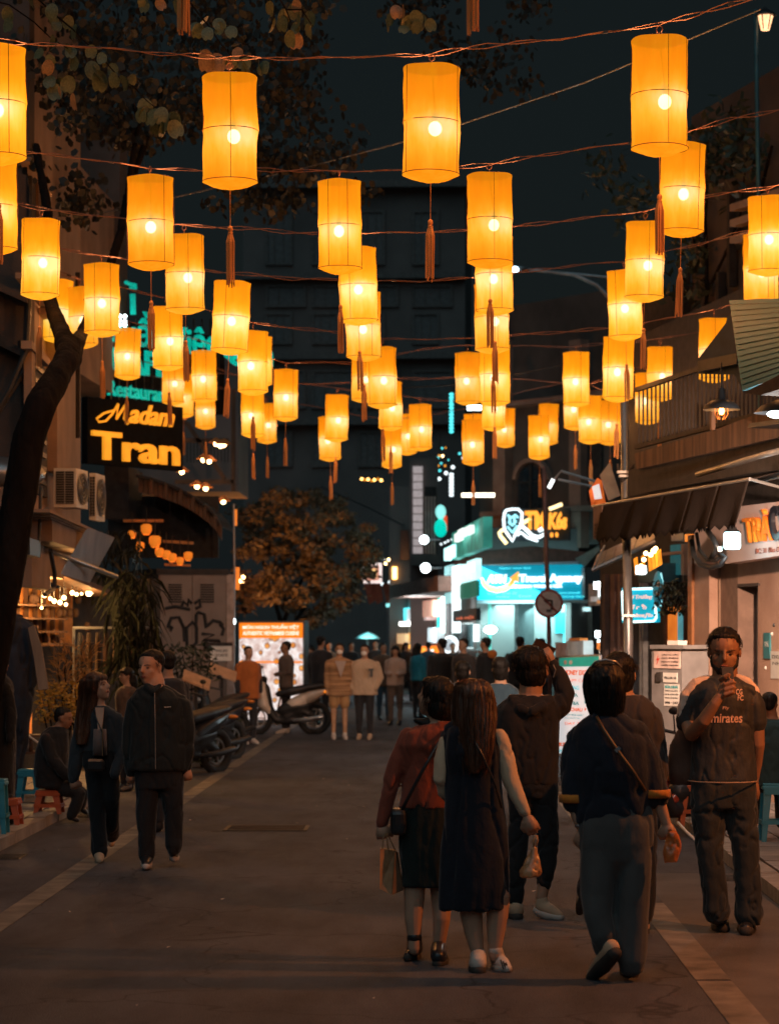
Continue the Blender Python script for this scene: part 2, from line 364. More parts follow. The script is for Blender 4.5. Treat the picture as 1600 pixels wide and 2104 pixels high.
f = Fr(1000, 64, 1260, 60)
t = thing('corner_house', 'brown old house with arched window above the lit travel shop', 'building', f.at(1100, ground_py(f, 1100)))
slab(f, t, 985, 640, 1255, 1128, -8, 0, m_brown)
m_brick = M('reddish stucco trim', (.26, .15, .11), .85, var=.3, scale=2, bump=.3)
for x in (1012, 1168): slab(f, t, x, 700, x + 24, 1126, .003, .28, m_brick, 'pilaster')
pts = [(1060, 1048)] + [(1088 - 28 * math.cos(a), 985 - 34 * math.sin(a)) for a in [math.pi * i / 10 for i in range(11)]] + [(1116, 1048)]
g = MB(); f.poly(g, pts, .003, .06); w_ = g.build('arched_window', m_dark, t)
g = MB(); f.poly(g, [(1088 + (x - 1088) * .84, 1016 + (y - 1016) * .9) for x, y in pts], .062, .08); g.build('pane', m_glassd, w_)
g = MB(); f.quad(g, 1086, 955, 1090, 1044, .082, .12); f.quad(g, 1066, 990, 1110, 993, .082, .11); g.build('glazing_bar', m_dark, w_)
g = MB()
for i in range(10):
    a0, a1 = math.pi * i / 10, math.pi * (i + 1) / 10
    q = [(1088 - r * math.cos(a), 985 - r * 1.2 * math.sin(a)) for r, a in ((30, a0), (30, a1), (37, a1), (37, a0))]; f.poly(g, q, .003, .16)
g.build('arch_moulding', m_brick, t)
slab(f, t, 985, 1052, 1255, 1062, .003, .35, m_brick, 'cornice'); slab(f, t, 985, 832, 1255, 842, .003, .45, m_brick, 'cornice')
slab(f, t, 1195, 900, 1235, 1030, .003, .06, m_dark, 'shutter')

# right: tall dark houses behind the upper right lanterns
f = Fr(1330, 40, 1700, 33)
t = thing('tall_house', 'tall brown house with balcony slats high on the right', 'building', f.at(1500, ground_py(f, 1500)))
slab(f, t, 1290, 640, 1420, 1130, -3, 0, m_dark); slab(f, t, 1420, 240, 1700, 1000, -3, .05, m_brown)
for i, y in enumerate((420, 452, 486)):
    g = MB(); f.poly(g, [(1498, y), (1600, y - 34), (1600, y - 22), (1498, y + 14)], .3, .5); g.build('slat', m_beige, t)
slab(f, t, 1496, 400, 1562, 520, .06, .1, m_black, 'balcony_opening')
for x0_, y0_, y1_ in ((1492, 395, 590), (1398, 560, 860), (1470, 560, 800)): g = MB(); f.quad(g, x0_, y0_, x0_ + 5, y1_, .08, .2); g.build('downpipe', m_dark, t)
# vines on that wall
g = MB()
for i in range(900):
    cx, cy = random.choice([(1450, 330), (1450, 430), (1462, 520), (1520, 300), (1560, 260), (1580, 330), (1455, 600), (1520, 360), (1350, 420), (1290, 360)])
    x = random.gauss(cx, 16); y = random.gauss(cy, 30); p = f.at(x, y) + f.n * random.uniform(.1, .6); a = V((random.gauss(0, 1), random.gauss(0, .5), random.gauss(0, 1))).normalized() * .09; b = V((random.gauss(0, 1), random.gauss(0, 1), random.gauss(0, 1))).normalized() * .05
    g.add([p, p + a + b, p + a * 2, p + a - b], [(0, 1, 2, 3)])
o = thing('climbing_plant', 'dark climbing plant trailing over the tall brown house wall', 'plant', f.at(1480, 700)); tag(g.build('foliage', m_leafd, o), kind='stuff')
g = MB(); 
for pts in ([(1440, 700), (1452, 600), (1490, 520), (1520, 440), (1535, 300)], [(1452, 600), (1448, 450), (1455, 330)], [(1490, 520), (1560, 400), (1585, 300)]): f.line(g, pts, [.035 - .006 * k for k in range(len(pts))], .15)
g.build('stem', m_bark, o)

# big left tree in front of the facade
def tubes(mb, Y, pts, dy=None, seg=10, k=1.0): # points (px, py, radius px[, dy])
    return mb.tube([P(p[0], p[1], Y + (p[3] if len(p) > 3 else 0)) for p in pts], [p[2] * Y / F * k for p in pts], seg, cap='round')
Yt = 22.3
t = thing('street_tree', 'dark forked tree trunk leaning in front of the left facade', 'tree', P(-60, ground_py(Fr(-100, 24, 100, 24), 0, .08), Yt))
g = MB(); tubes(g, Yt, [(-95, 1690, 50), (-50, 1500, 42), (-8, 1300, 38), (22, 1130, 36), (45, 1000, 35), (60, 900, 34), (85, 830, 32), (116, 780, 29, .3), (138, 735, 25, .6), (148, 705, 20, 1)], seg=14)
tubes(g, Yt, [(140, 745, 24, .5), (130, 690, 20, 1), (112, 645, 17, 1.5), (98, 600, 15, 2), (92, 540, 13, 2.5), (100, 440, 11, 3), (75, 300, 9, 3.4)])
tubes(g, Yt, [(145, 740, 24, .6), (153, 714, 20, 2.0), (166, 690, 16, 3.7), (190, 640, 13, 4.5), (222, 560, 12, 5.0), (248, 480, 11, 5.2), (262, 400, 10, 5.8), (300, 290, 8, 6.4), (335, 180, 6, 7)])
tubes(g, Yt, [(262, 400, 8, 5.8), (285, 250, 7, 6), (250, 120, 5, 6), (240, 0, 4, 6)])
blob('trunk', g, m_bark, t, .02, .011, (7, 7, 2), 3)
g = MB(); m_crown = M('night foliage', (.018, .019, .014), .6, var=.5, scale=.8)
clumps = [(random.uniform(-80, 640), random.uniform(-120, 250), random.uniform(0, 9)) for _ in range(130)] + [(random.uniform(-60, 420), random.uniform(150, 420), random.uniform(1, 6)) for _ in range(36)] + [(random.gauss(600, 60), random.uniform(280, 420), 4) for _ in range(16)] + [(random.uniform(820, 1110), random.uniform(-80, 230), 7) for _ in range(16)]
for cx, cy, d in clumps:
    for i in range(46):
        p = P(random.gauss(cx, 26), random.gauss(cy, 20), Yt + 3.2 + d + random.gauss(0, .3)); a = V((random.gauss(0, .7), random.gauss(0, .6), -random.uniform(.4, 1.2))).normalized(); b = a.cross(V((random.gauss(0, 1), random.gauss(0, 1), 0))).normalized(); L = random.uniform(.05, .09)
        g.add([p, p + a * L * .5 + b * L * .55, p + a * L * 1.1 + b * L * .4, p + a * L * 1.4, p + a * L * 1.1 - b * L * .4, p + a * L * .5 - b * L * .55], [(0, 1, 2, 3, 4, 5)])
tag(g.build('crown', m_crown, t), kind='stuff')

# near twigs with round leaves at the top
m_leafs = [M('round leaf', (.10, .12, .062), .45, var=.35, scale=9, spec=.4), M('round leaf brown', (.26, .15, .07), .5, var=.3, scale=9)]
lm = []
for m_ in m_leafs:
    vs = [(0, 0, 0)]; fs = []; n = 16
    for i in range(n):
        a = 2 * math.pi * i / n; r = .5 * (1 - .28 * math.exp(-((a - math.pi * 1.5) / .22) ** 2)); vs.append((r * math.cos(a) * .82, .09 * math.cos(2 * a) - .12 * abs(math.cos(a)), r * math.sin(a) - .5))
    vs[0] = (0, 0, -.5)
    fs = [(0, 1 + i, 1 + (i + 1) % n) for i in range(n)]; me = bpy.data.meshes.new('leaf'); me.from_pydata(vs, [], fs); me.polygons.foreach_set('use_smooth', [True] * n); me.materials.append(m_); lm.append(me)
def twig(Y, lines, leaves, label):
    t = thing('tree_branch', label, 'branch', P(lines[0][0][0], lines[0][0][1], Y)); g = MB()
    for L in lines: g.tube([P(x, y, Y + random.uniform(-.03, .03)) for x, y in L], [.007 - .0045 * i / len(L) for i in range(len(L))], 5)
    g.build('twig', m_bark, t)
    for x, y, s, b in leaves:
        o = bpy.data.objects.new('leaf', lm[b]); C.objects.link(o); o.parent = t; o.location = P(x, y - s * .4, Y + random.uniform(-.08, .08)) - org(t)
        k = s * Y / F * 1.15; o.scale = (k, k, k); o.rotation_euler = (random.gauss(0, .3), random.gauss(0, .3), random.choice([0, math.pi]) + random.gauss(0, .85))
def scat(cx, cy, sx, sy, n, s=24): return [(random.gauss(cx, sx), random.gauss(cy, sy), random.uniform(s * .75, s * 1.2), 0) for _ in range(n)]
twig(17.5, [[(-60, -10), (20, 10), (70, 45), (105, 78), (140, 100)], [(70, -10), (115, 32), (150, 60), (182, 92), (215, 125), (250, 165), (275, 178), (298, 203), (335, 235), (362, 255)]],
     [(12, 25, 30, 0), (18, 50, 28, 0), (110, 35, 22, 0), (118, 50, 24, 0), (60, 5, 28, 0), (75, 2, 22, 1), (108, 18, 30, 0), (142, 42, 28, 0), (152, 60, 30, 0), (112, 80, 22, 0), (122, 95, 24, 0), (136, 98, 20, 0), (85, 110, 26, 0), (98, 122, 22, 0), (105, 135, 30, 1), (150, 105, 26, 0), (155, 125, 30, 0),
      (190, 102, 26, 0), (182, 140, 36, 0), (190, 155, 40, 0), (208, 160, 42, 0), (208, 118, 24, 0), (218, 122, 28, 0), (233, 140, 26, 0), (235, 160, 30, 0), (250, 165, 28, 0), (260, 168, 28, 0), (271, 160, 24, 0), (292, 215, 34, 0), (288, 232, 30, 0), (300, 228, 28, 0), (318, 235, 36, 0), (322, 255, 32, 0), (332, 232, 34, 0), (345, 250, 44, 0), (360, 248, 40, 0), (352, 262, 36, 0), (338, 262, 30, 0),
      (100, 165, 30, 0), (108, 185, 34, 0), (120, 190, 26, 1), (143, 168, 34, 0), (146, 205, 34, 1), (125, 170, 24, 0)], 'leafy twigs with round leaves hanging over the upper left lanterns')
twig(17.0, [[(380, -10), (408, 28), (430, 55), (455, 92), (475, 115)]], [(394, 58, 28, 0), (412, 60, 30, 0), (425, 65, 28, 0), (430, 45, 26, 0), (440, 50, 28, 0), (455, 55, 26, 0), (472, 62, 28, 0), (362, 10, 30, 0), (300, 10, 26, 0), (290, 2, 20, 0), (322, 8, 24, 1),
      (428, 118, 44, 1), (440, 124, 40, 1), (465, 126, 26, 1), (476, 128, 22, 1), (484, 112, 28, 1), (492, 132, 30, 0), (503, 134, 30, 0), (512, 132, 28, 0), (528, 135, 32, 0), (540, 136, 32, 0)], 'twig with orange-lit leaves above the second front lantern')
twig(17.2, [[(570, -10), (588, 20), (598, 45)], [(588, 20), (620, 20), (640, 50)]], [(555, 15, 30, 0), (568, 50, 30, 0), (580, 45, 30, 0), (594, 75, 34, 0), (605, 78, 34, 1), (585, 30, 30, 0), (600, 20, 32, 0), (618, 38, 34, 0), (635, 38, 36, 0), (632, 62, 30, 0), (645, 62, 30, 0), (612, 55, 24, 0), (610, 8, 26, 1)], 'small leaf cluster hanging at the top between two lanterns')
twig(17.2, [[(790, -10), (815, 8), (845, 25), (870, 40)]], [(795, 48, 26, 0), (802, 38, 26, 0), (812, 20, 28, 1), (822, 45, 30, 0), (832, 22, 30, 1), (842, 42, 30, 0), (850, 32, 30, 0), (862, 38, 30, 0), (874, 45, 30, 0), (880, 48, 26, 0), (858, 52, 26, 0), (835, 60, 24, 0)], 'leaf cluster hanging at the top left of the third front lantern')

# distant bushy tree by the poster
Yb = 64
t = thing('bushy_tree', 'bushy tree lit orange from below beside the poster lightbox', 'tree', P(590, ground_py(Fr(500, Yb, 700, Yb), 600), Yb))
g = MB(); tubes(g, Yb, [(588, 1450, 7), (585, 1330, 6), (575, 1270, 5), (560, 1220, 4), (540, 1150, 3)]); tubes(g, Yb, [(578, 1290, 5), (610, 1210, 4), (650, 1140, 2)]); tubes(g, Yb, [(582, 1310, 4), (640, 1230, 3), (700, 1180, 2)]); g.build('trunk', m_bark, t, True)
g = MB(); m_bush = M('orange-brown foliage', (.10, .065, .032), .6, var=.6, scale=.7, col2=(.17, .11, .05))
cl = []
while len(cl) < 210:
    x = random.uniform(484, 768); y = random.uniform(998, 1280)
    if ((x - 618) / 148) ** 2 + ((y - 1140) / 134) ** 2 < 1 - .35 * noise.noise(V((x * .03, y * .03, 8))) and not (x < 560 and y > 1235) and noise.noise(V((x * .022, y * .03, 3))) > -.16: cl.append((x, y, random.uniform(-2.2, 2.2)))
for cx, cy, d in cl:
    for i in range(70):
        p = P(random.gauss(cx, 9), random.gauss(cy, 6), Yb + d + random.gauss(0, .2)); a = V((random.gauss(0, .9), random.gauss(0, .6), -random.uniform(.1, .9))).normalized(); b = a.cross(V((random.gauss(0, 1), random.gauss(0, 1), .3))).normalized(); L = random.uniform(.09, .17)
        g.add([p, p + a * L * .5 + b * L * .3, p + a * L, p + a * L * .5 - b * L * .3], [(0, 1, 2, 3)])
tag(g.build('crown', m_bush, t), kind='stuff')
LAMP_W = 215
PEND_W = 40
SPOT_W = 3600
# ---------------------------------------------------------------- silk lanterns
def shade_mat():
    m = bpy.data.materials.new('lit orange silk'); m.use_nodes = True; n = m.node_tree.nodes; l = m.node_tree.links; n.clear()
    out = n.new('ShaderNodeOutputMaterial'); tc = n.new('ShaderNodeTexCoord'); 
    sub = n.new('ShaderNodeVectorMath'); sub.operation = 'SUBTRACT'; l.new(tc.outputs['Object'], sub.inputs[0]); sub.inputs[1].default_value = (0.0, -.05, -.40)   # the bulb
    ln = n.new('ShaderNodeVectorMath'); ln.operation = 'LENGTH'; l.new(sub.outputs[0], ln.inputs[0])
    dv = n.new('ShaderNodeMath'); dv.operation = 'DIVIDE'; dv.inputs[0].default_value = .0135; 
    pw = n.new('ShaderNodeMath'); pw.operation = 'POWER'; l.new(ln.outputs['Value'], pw.inputs[0]); pw.inputs[1].default_value = 2.0; l.new(pw.outputs[0], dv.inputs[1])
    # bulb glow painted into the silk, set brighter under the middle ring
    sp = n.new('ShaderNodeSeparateXYZ'); l.new(tc.outputs['Object'], sp.inputs[0])
    mr = n.new('ShaderNodeMapRange'); mr.interpolation_type = 'SMOOTHSTEP'; l.new(sp.outputs[2], mr.inputs[0]); mr.inputs[1].default_value = -.30; mr.inputs[2].default_value = -.38; mr.inputs[3].default_value = .0; mr.inputs[4].default_value = .34
    nz = n.new('ShaderNodeTexNoise'); nz.inputs['Scale'].default_value = 5; nz.inputs['Detail'].default_value = 4; mp = n.new('ShaderNodeMapping'); mp.inputs['Scale'].default_value = (1.5, 1.5, .6); l.new(tc.outputs['Object'], mp.inputs[0]); l.new(mp.outputs[0], nz.inputs['Vector'])
    m1 = n.new('ShaderNodeMath'); m1.operation = 'MULTIPLY_ADD'; l.new(nz.outputs[0], m1.inputs[0]); m1.inputs[1].default_value = .5; m1.inputs[2].default_value = -.25
    ad = n.new('ShaderNodeMath'); l.new(dv.outputs[0], ad.inputs[0]); l.new(mr.outputs[0], ad.inputs[1]); a2 = n.new('ShaderNodeMath'); l.new(ad.outputs[0], a2.inputs[0]); l.new(m1.outputs[0], a2.inputs[1])
    cr = n.new('ShaderNodeValToRGB'); e = cr.color_ramp.elements; e[0].position = .0; e[0].color = (.92, .255, .003, 1); e[1].position = 1.0; e[1].color = (1, .82, .34, 1)
    for p, c in ((.25, (1, .325, .004, 1)), (.48, (1, .43, .02, 1)), (.72, (1, .60, .10, 1))): x = e.new(p); x.color = c
    wv = n.new('ShaderNodeTexNoise'); wv.inputs['Scale'].default_value = 30; wv.inputs['Detail'].default_value = 3; mw = n.new('ShaderNodeMapping'); mw.inputs['Scale'].default_value = (1, 1, .18); l.new(tc.outputs['Object'], mw.inputs[0]); l.new(mw.outputs[0], wv.inputs['Vector'])
    a3 = n.new('ShaderNodeMath'); a3.operation = 'MULTIPLY_ADD'; l.new(wv.outputs[0], a3.inputs[0]); a3.inputs[1].default_value = .26; l.new(a2.outputs[0], a3.inputs[2]); a4 = n.new('ShaderNodeMath'); a4.operation = 'SUBTRACT'; l.new(a3.outputs[0], a4.inputs[0]); a4.inputs[1].default_value = .13
    l.new(a4.outputs[0], cr.inputs[0])
    em = n.new('ShaderNodeEmission'); l.new(cr.outputs[0], em.inputs[0]); em.inputs[1].default_value = 1.0
    tr = n.new('ShaderNodeBsdfTransparent'); tr.inputs[0].default_value = (1, .82, .62, 1); df = n.new('ShaderNodeBsdfDiffuse'); df.inputs[0].default_value = (.12, .04, .01, 1)
    mx = n.new('ShaderNodeMixShader'); mx.inputs[0].default_value = .13; ad2 = n.new('ShaderNodeAddShader')
    l.new(em.outputs[0], ad2.inputs[0]); l.new(df.outputs[0], ad2.inputs[1]); l.new(ad2.outputs[0], mx.inputs[1]); l.new(tr.outputs[0], mx.inputs[2]); l.new(mx.outputs[0], out.inputs[0]); return m
m_shade = shade_mat()
m_shades = [m_shade]
for nm_, mul in (('paler lit silk', 1.12), ('dimmer lit silk', .86), ('deeper lit silk', .94)):
    c_ = m_shade.copy(); c_.name = nm_; c_.node_tree.nodes['Emission'].inputs[1].default_value = mul; m_shades.append(c_)
m_near = []
for c0_ in m_shades:
    c_ = c0_.copy(); c_.name = c0_.name + ' near'; c_.node_tree.nodes['Map Range'].inputs[4].default_value = .16; m_near.append(c_)
m_seam = M('brown thread', (.05, .02, .01), .9); m_tass = M('orange tassel thread', (.70, .30, .09), .8, var=.35, scale=30, stretch=(1, 1, .1), bump=.5)
def bulbmat():
    m = bpy.data.materials.new('bulb glass'); m.use_nodes = True; n = m.node_tree.nodes; l = m.node_tree.links; n.clear(); out = n.new('ShaderNodeOutputMaterial')
    em = n.new('ShaderNodeEmission'); em.inputs[0].default_value = (1, .78, .52, 1); em.inputs[1].default_value = 26; tr = n.new('ShaderNodeBsdfTransparent'); mx = n.new('ShaderNodeMixShader'); mx.inputs[0].default_value = .4
    l.new(tr.outputs[0], mx.inputs[1]); l.new(em.outputs[0], mx.inputs[2]); l.new(mx.outputs[0], out.inputs[0]); return m
m_bulb = bulbmat()
LW, LH = .36, .69
def lantern_proto(kind):
    t = thing('silk_lantern', 'x', 'lantern', (0, 0, 0)); R = LW / 2; g = MB(); n = 40; rows = 16; r_ = random.Random(kind)
    ph = [r_.uniform(0, 6) for _ in range(6)]
    prof = []
    for i in range(rows + 1):
        z = -LH * i / rows; prof.append((R, z))
    k = 0
    for i, (r, z) in enumerate(prof):
        for j in range(n):
            a = 2 * math.pi * j / n; w = .0048 * (math.sin(3 * a + ph[0] + z * 9) + math.sin(5 * a + ph[1] - z * 14) * .7 + .5 * math.sin(9 * a + z * 22 + ph[2])) * math.sin(math.pi * min(1, i / rows)) 
            if i in (0, rows): w = 0
            rr = r + w + (.003 if i in (0, rows, rows // 2) else -.002); g.v.append(V((rr * math.cos(a), rr * math.sin(a), z + (.004 * math.sin(4 * a + ph[3]) if i in (0, rows) else 0))))
    for i in range(rows):
        for j in range(n): a = i * n + j; b = i * n + (j + 1) % n; g.f.append((a, b, b + n, a + n))
    b0 = rows * n; k = len(g.v)     # sagging cloth bottom
    for q, (rr, dz) in enumerate(((.75, -.022), (.4, -.042), (.06, -.052))):
        for j in range(n): a = 2 * math.pi * j / n; g.v.append(V((R * rr * math.cos(a), R * rr * math.sin(a), -LH + dz + .004 * math.sin(6 * a + ph[4]) * rr)))
        s0 = b0 if q == 0 else k + (q - 1) * n
        for j in range(n): g.f.append((s0 + j, s0 + (j + 1) % n, k + q * n + (j + 1) % n, k + q * n + j))
    g.f.append(tuple(reversed([k + 2 * n + j for j in range(n)])))
    g.build('shade', m_shade, t, True)
    g = MB()
    for z in (-LH / 2 - .01, -LH): g.torus((0, 0, z), R + .005, .0026, V((0, 0, 1)), 28, 4)
    g.torus((0, 0, 0), R + .001, .0015, V((0, 0, 1)), 28, 4)
    for a in (0.3 + kind, 2.2 + kind, 4.3 + kind, 5.2 + kind): g.tube([(1.03 * R * math.cos(a), 1.03 * R * math.sin(a), z) for z in (0, -LH / 2, -LH)], .0022, 4)
    for a in (0, math.pi / 2): g.bar((R * math.cos(a), R * math.sin(a), 0), (-R * math.cos(a), -R * math.sin(a), 0), .004)
    g.build('wire_frame', m_seam, t)
    g = MB(); g.ell((0, -.05, -.40), (.043, .043, .048)); g.build('bulb', m_bulb, t, True)
    g = MB(); g.tube([(0, -.05, -.355), (0, -.05, -.30)], .018, 8); g.tube([(0, -.05, -.30), (0, -.02, -.12), (0, 0, .01)], .004, 5); g.build('socket', m_seam, t)
    g = MB(); g.tube([(0, 0, 0), (0, 0, .05)], .004, 5); g.torus((0, 0, .075), .022, .004, V((1, .4, 0)), 14, 5); g.build('hanging_loop', m_wire, t)
    g = MB(); g.tube([(0, 0, -LH - .05), (0, 0, -LH - .30)], .0025, 4); g.build('cord', m_tass, t)
    g = MB(); z0 = -LH - .30; g.ell((0, 0, z0 - .012), (.017, .017, .022)); g.torus((0, 0, z0 - .037), .012, .006, V((0, 0, 1)), 12, 5)
    for q in range(11):
        a = 2 * math.pi * q / 11; L = random.uniform(.36, .40); s = .016 + .01 * random.random(); g.tube([(.008 * math.cos(a), .008 * math.sin(a), z0 - .03), (s * math.cos(a), s * math.sin(a), z0 - .1), (s * math.cos(a) * 1.1 + random.uniform(-.006, .006), s * math.sin(a), z0 - L)], [.005, .006, .0045], 5)
    g.build('tassel', m_tass, t); 
    return t
protos = [lantern_proto(k) for k in range(3)]
ORD = ['leftmost', 'second from left', 'third from left', 'fourth from left', 'fifth from left', 'sixth from left', 'seventh from left', 'eighth from left', 'ninth from left']
# rows: (distance order name, [ (x centre, top y, width px, tassel flag, tilt) ])
ROWS = [
 ('nearest string at the top', [(-4, 88, 113, 1, 0), (472, 146, 113, 1, 0), (887, 128, 114, 1, -.02), (1354, 70, 114, 1, -.02)]),
 ('second string from the front', [(-12, 325, 91, 0, 0), (309, 358, 91, 1, 0), (697, 366, 90, 1, 0), (1005, 353, 91, 1, -.01), (1403, 290, 91, 1, -.03)]),
 ('third string from the front', [(85, 447, 77, 1, -.02), (379, 478, 78, 1, .02), (733, 505, 78, 1, .02), (1015, 482, 78, 1, 0), (1325, 453, 78, 1, -.02), (1576, 400, 78, 1, 0)]),
 ('fourth string from the front', [(209, 540, 70, 1, 0), (478, 576, 73, 1, -.06), (746, 597, 69, 1, 0), (1009, 580, 70, 1, 0), (1281, 553, 69, 1, .02), (1561, 478, 71, 0, 0)]),
 ('fifth string from the front', [(120, 573, 62, 0, -.03), (164, 588, 62, 0, .06), (343, 627, 63, 1, .03), (520, 679, 62, 1, 0), (784, 712, 60, 1, 0), (1016, 706, 62, 1, -.01), (1271, 690, 64, 1, -.03), (1466, 652, 62, 1, -.02)]),
 ('sixth string from the front', [(264, 674, 51, 1, -.03), (419, 719, 51, 0, 0), (534, 690, 50, 0, 0), (588, 758, 50, 1, -.02), (748, 722, 50, 0, 0), (960, 723, 51, 0, 0), (1183, 722, 53, 0, 0), (1355, 711, 53, 1, 0)]),
 ('seventh string from the front', [(356, 735, 46, 0, 0), (519, 800, 48, 1, 0), (801, 783, 49, 1, 0), (1013, 786, 48, 0, 0), (1211, 812, 47, 1, 0), (1328, 765, 50, 0, 0)]),
 ('eighth string from the front', [(377, 768, 43, 1, 0), (693, 810, 48, 1, -.03), (863, 830, 46, 0, 0), (971, 862, 45, 1, 0), (1181, 790, 46, 1, 0), (1252, 822, 44, 1, 0)]),
 ('ninth string from the front', [(422, 800, 40, 1, 0), (548, 828, 40, 1, 0), (676, 855, 45, 1, .02), (804, 876, 41, 1, 0), (835, 850, 40, 0, 0), (973, 850, 40, 0, 0), (1038, 838, 40, 0, -.02), (1106, 853, 43, 1, 0), (1127, 829, 40, 0, -.03)]),
]
rl = random.Random(3)
nrow = {}
for ri, (rn, items) in enumerate(ROWS):
    for k, (cx, top, w, ts, tilt) in enumerate(items):
        Y = F * LW / w; o = clone(protos[(ri * 5 + k * 2) % 3]); o.location = P(cx, top, Y - LW / 2) + V((0, LW / 2, 0)); o.location.x = P(cx, top, Y).x; o.rotation_euler = (rl.uniform(-.02, .02), -tilt - .008, rl.uniform(-.75, .75))
        sh_ = [ch for ch in o.children if ch.name.startswith('shade')][0]; sh_.material_slots[0].link = 'OBJECT'; sh_.material_slots[0].material = (m_near if ri < 2 else m_shades)[rl.choice((0, 0, 1, 2, 3))]; kz = rl.uniform(.975, 1.03); o.scale = (rl.uniform(.97, 1.03), 1, kz)
        q = 'yellow silk lantern, %s on the %s' % (ORD[k], rn)
        if not ts: 
            for ch in list(o.children):
                if ch.name.split('.')[0] in ('tassel', 'cord'): bpy.data.objects.remove(ch)
            q += ', no tassel showing'
        else:
            for ch in o.children:
                if ch.name.split('.')[0] == 'tassel': ch.rotation_euler = (0, 0, rl.uniform(0, 3)); 
        tag(o, q, 'lantern', 'silk lanterns on strings over the street')
        L = bpy.data.lights.new('lantern_bulb_light', 'POINT'); L.energy = LAMP_W if ri < 4 else LAMP_W * .8; L.color = (1.0, .47, .19); L.shadow_soft_size = .03
        lo = bpy.data.objects.new('bulb_light', L); C.objects.link(lo); lo.parent = o; lo.location = (0, -.05, -.40)
# the rows that hang over and behind the camera; the tassels of the nearest reach into the picture
for ri, (Y, z, xs) in enumerate(((11.8, 6.16, (-3.3, -1.19, .215, 2.2)), (7.9, 5.7, (-2.6, -.6, 1.0, 2.9)))):
    for k, x in enumerate(xs):
        o = clone(protos[(ri + k) % 3]); o.location = (x, Y, z); o.rotation_euler.z = rl.uniform(-.7, .7)
        tag(o, 'silk lantern above the picture, %s in the row %s' % (ORD[k], ('nearest the frame', 'ahead of the viewer', 'close ahead overhead', 'overhead', 'behind the viewer')[ri]), 'lantern', 'silk lanterns on strings over the street')
        L = bpy.data.lights.new('lantern_bulb_light', 'POINT'); L.energy = LAMP_W * (.9, .45)[ri]; L.color = (1.0, .47, .19); L.shadow_soft_size = .03
        lo = bpy.data.objects.new('bulb_light', L); C.objects.link(lo); lo.parent = o; lo.location = (0, -.05, -.40)
o = clone(protos[1]); o.location = (3.9, 13.2, 3.9); tag(o, 'unseen silk lantern standing in for a strong warm lamp at the right', 'lantern')  # unseen lantern added as the strong warm side light
L = bpy.data.lights.new('lantern_bulb_light', 'POINT'); L.energy = LAMP_W * 30; L.color = (1.0, .34, .09); L.shadow_soft_size = .03; lo = bpy.data.objects.new('bulb_light', L); C.objects.link(lo); lo.parent = o; lo.location = (0, -.05, -.40)
for p_ in protos:
    for ch in list(p_.children): bpy.data.objects.remove(ch)
    bpy.data.objects.remove(p_)
# strings of twisted wire across the street
def wires(Ya, pts, label, tw=.010, r=.0042, Yb=None):
    Yb = Yb or Ya; n = len(pts); P_ = []
    for i in range(n - 1):
        a, b = pts[i], pts[i + 1]; m = max(2, int(abs(b[0] - a[0]) / 26))
        for j in range(m): f_ = j / m; P_.append((a[0] + (b[0] - a[0]) * f_, a[1] + (b[1] - a[1]) * f_ + 1.2 * math.sin((a[0] + (b[0] - a[0]) * f_) * .045)))
    P_.append(pts[-1]); N = len(P_)
    W_ = [P(x, y, Ya + (Yb - Ya) * i / (N - 1)) for i, (x, y) in enumerate(P_)]
    t = thing('light_string', label, 'cable', W_[0], 'wires carrying the lanterns')
    for s in (0, 1):
        g = MB(); g.tube([p + V((0, tw * math.sin(i * 1.1 + s * 3.14), tw * math.cos(i * 1.1 + s * 3.14) * (1 + .8 * math.sin(i * .37)))) for i, p in enumerate(W_)], r, 5); g.build('wire', m_wire, t)
    for i in range(3, N - 2, 9): g = MB(); g.bar(W_[i], W_[i] + (W_[i + 1] - W_[i]) * .35, .018, .018); g.build('tape', m_black, t)
wires(15.9, [(-160, 70), (-60, 76), (60, 90), (200, 97), (330, 110), (472, 119), (600, 120), (720, 117), (885, 112), (1000, 93), (1150, 80), (1354, 50), (1460, 20), (1530, 2), (1650, -30)], 'copper wire string carrying the nearest top row of lanterns')
wires(19.8, [(-120, 290), (-12, 303), (50, 312), (170, 325), (308, 345), (430, 352), (530, 349), (697, 352), (820, 350), (905, 350), (1003, 337), (1150, 313), (1290, 293), (1403, 272), (1500, 245), (1700, 205)], 'copper wire string carrying the second row of lanterns')
wires(23.2, [(-100, 390), (-12, 405), (85, 430), (260, 450), (379, 463), (520, 470), (640, 480), (733, 479), (860, 477), (980, 473), (1080, 463), (1200, 448), (1325, 434), (1450, 403), (1576, 385), (1700, 355)], 'copper wire string carrying the third row of lanterns')
wires(25.7, [(-80, 480), (60, 500), (209, 525), (330, 545), (478, 561), (600, 572), (746, 577), (860, 578), (980, 570), (1050, 562), (1180, 545), (1281, 537), (1440, 500), (1561, 468), (1700, 430)], 'copper wire string carrying the fourth row of lanterns')
wires(29, [(60, 545), (164, 572), (343, 612), (520, 664), (690, 683), (784, 697), (950, 696), (1016, 692), (1150, 682), (1271, 673), (1340, 660), (1466, 636), (1700, 575)], 'thin copper wire string of the fifth lantern row')
wires(36, [(160, 640), (264, 660), (419, 702), (588, 745), (748, 745), (870, 716), (960, 710), (1183, 712), (1355, 697), (1500, 668)], 'thin wire string of the sixth lantern row')
wires(38.5, [(220, 690), (356, 722), (519, 783), (660, 790), (801, 778), (1013, 776), (1211, 790), (1328, 750), (1450, 720)], 'thin wire string of the seventh lantern row')
wires(41, [(250, 735), (377, 756), (693, 798), (863, 818), (971, 830), (1181, 780), (1252, 808), (1400, 770)], 'thin wire string of the eighth lantern row')
wires(44, [(300, 770), (422, 790), (548, 816), (676, 842), (804, 864), (1038, 828), (1127, 819), (1300, 790)], 'thin wire string of the ninth lantern row')
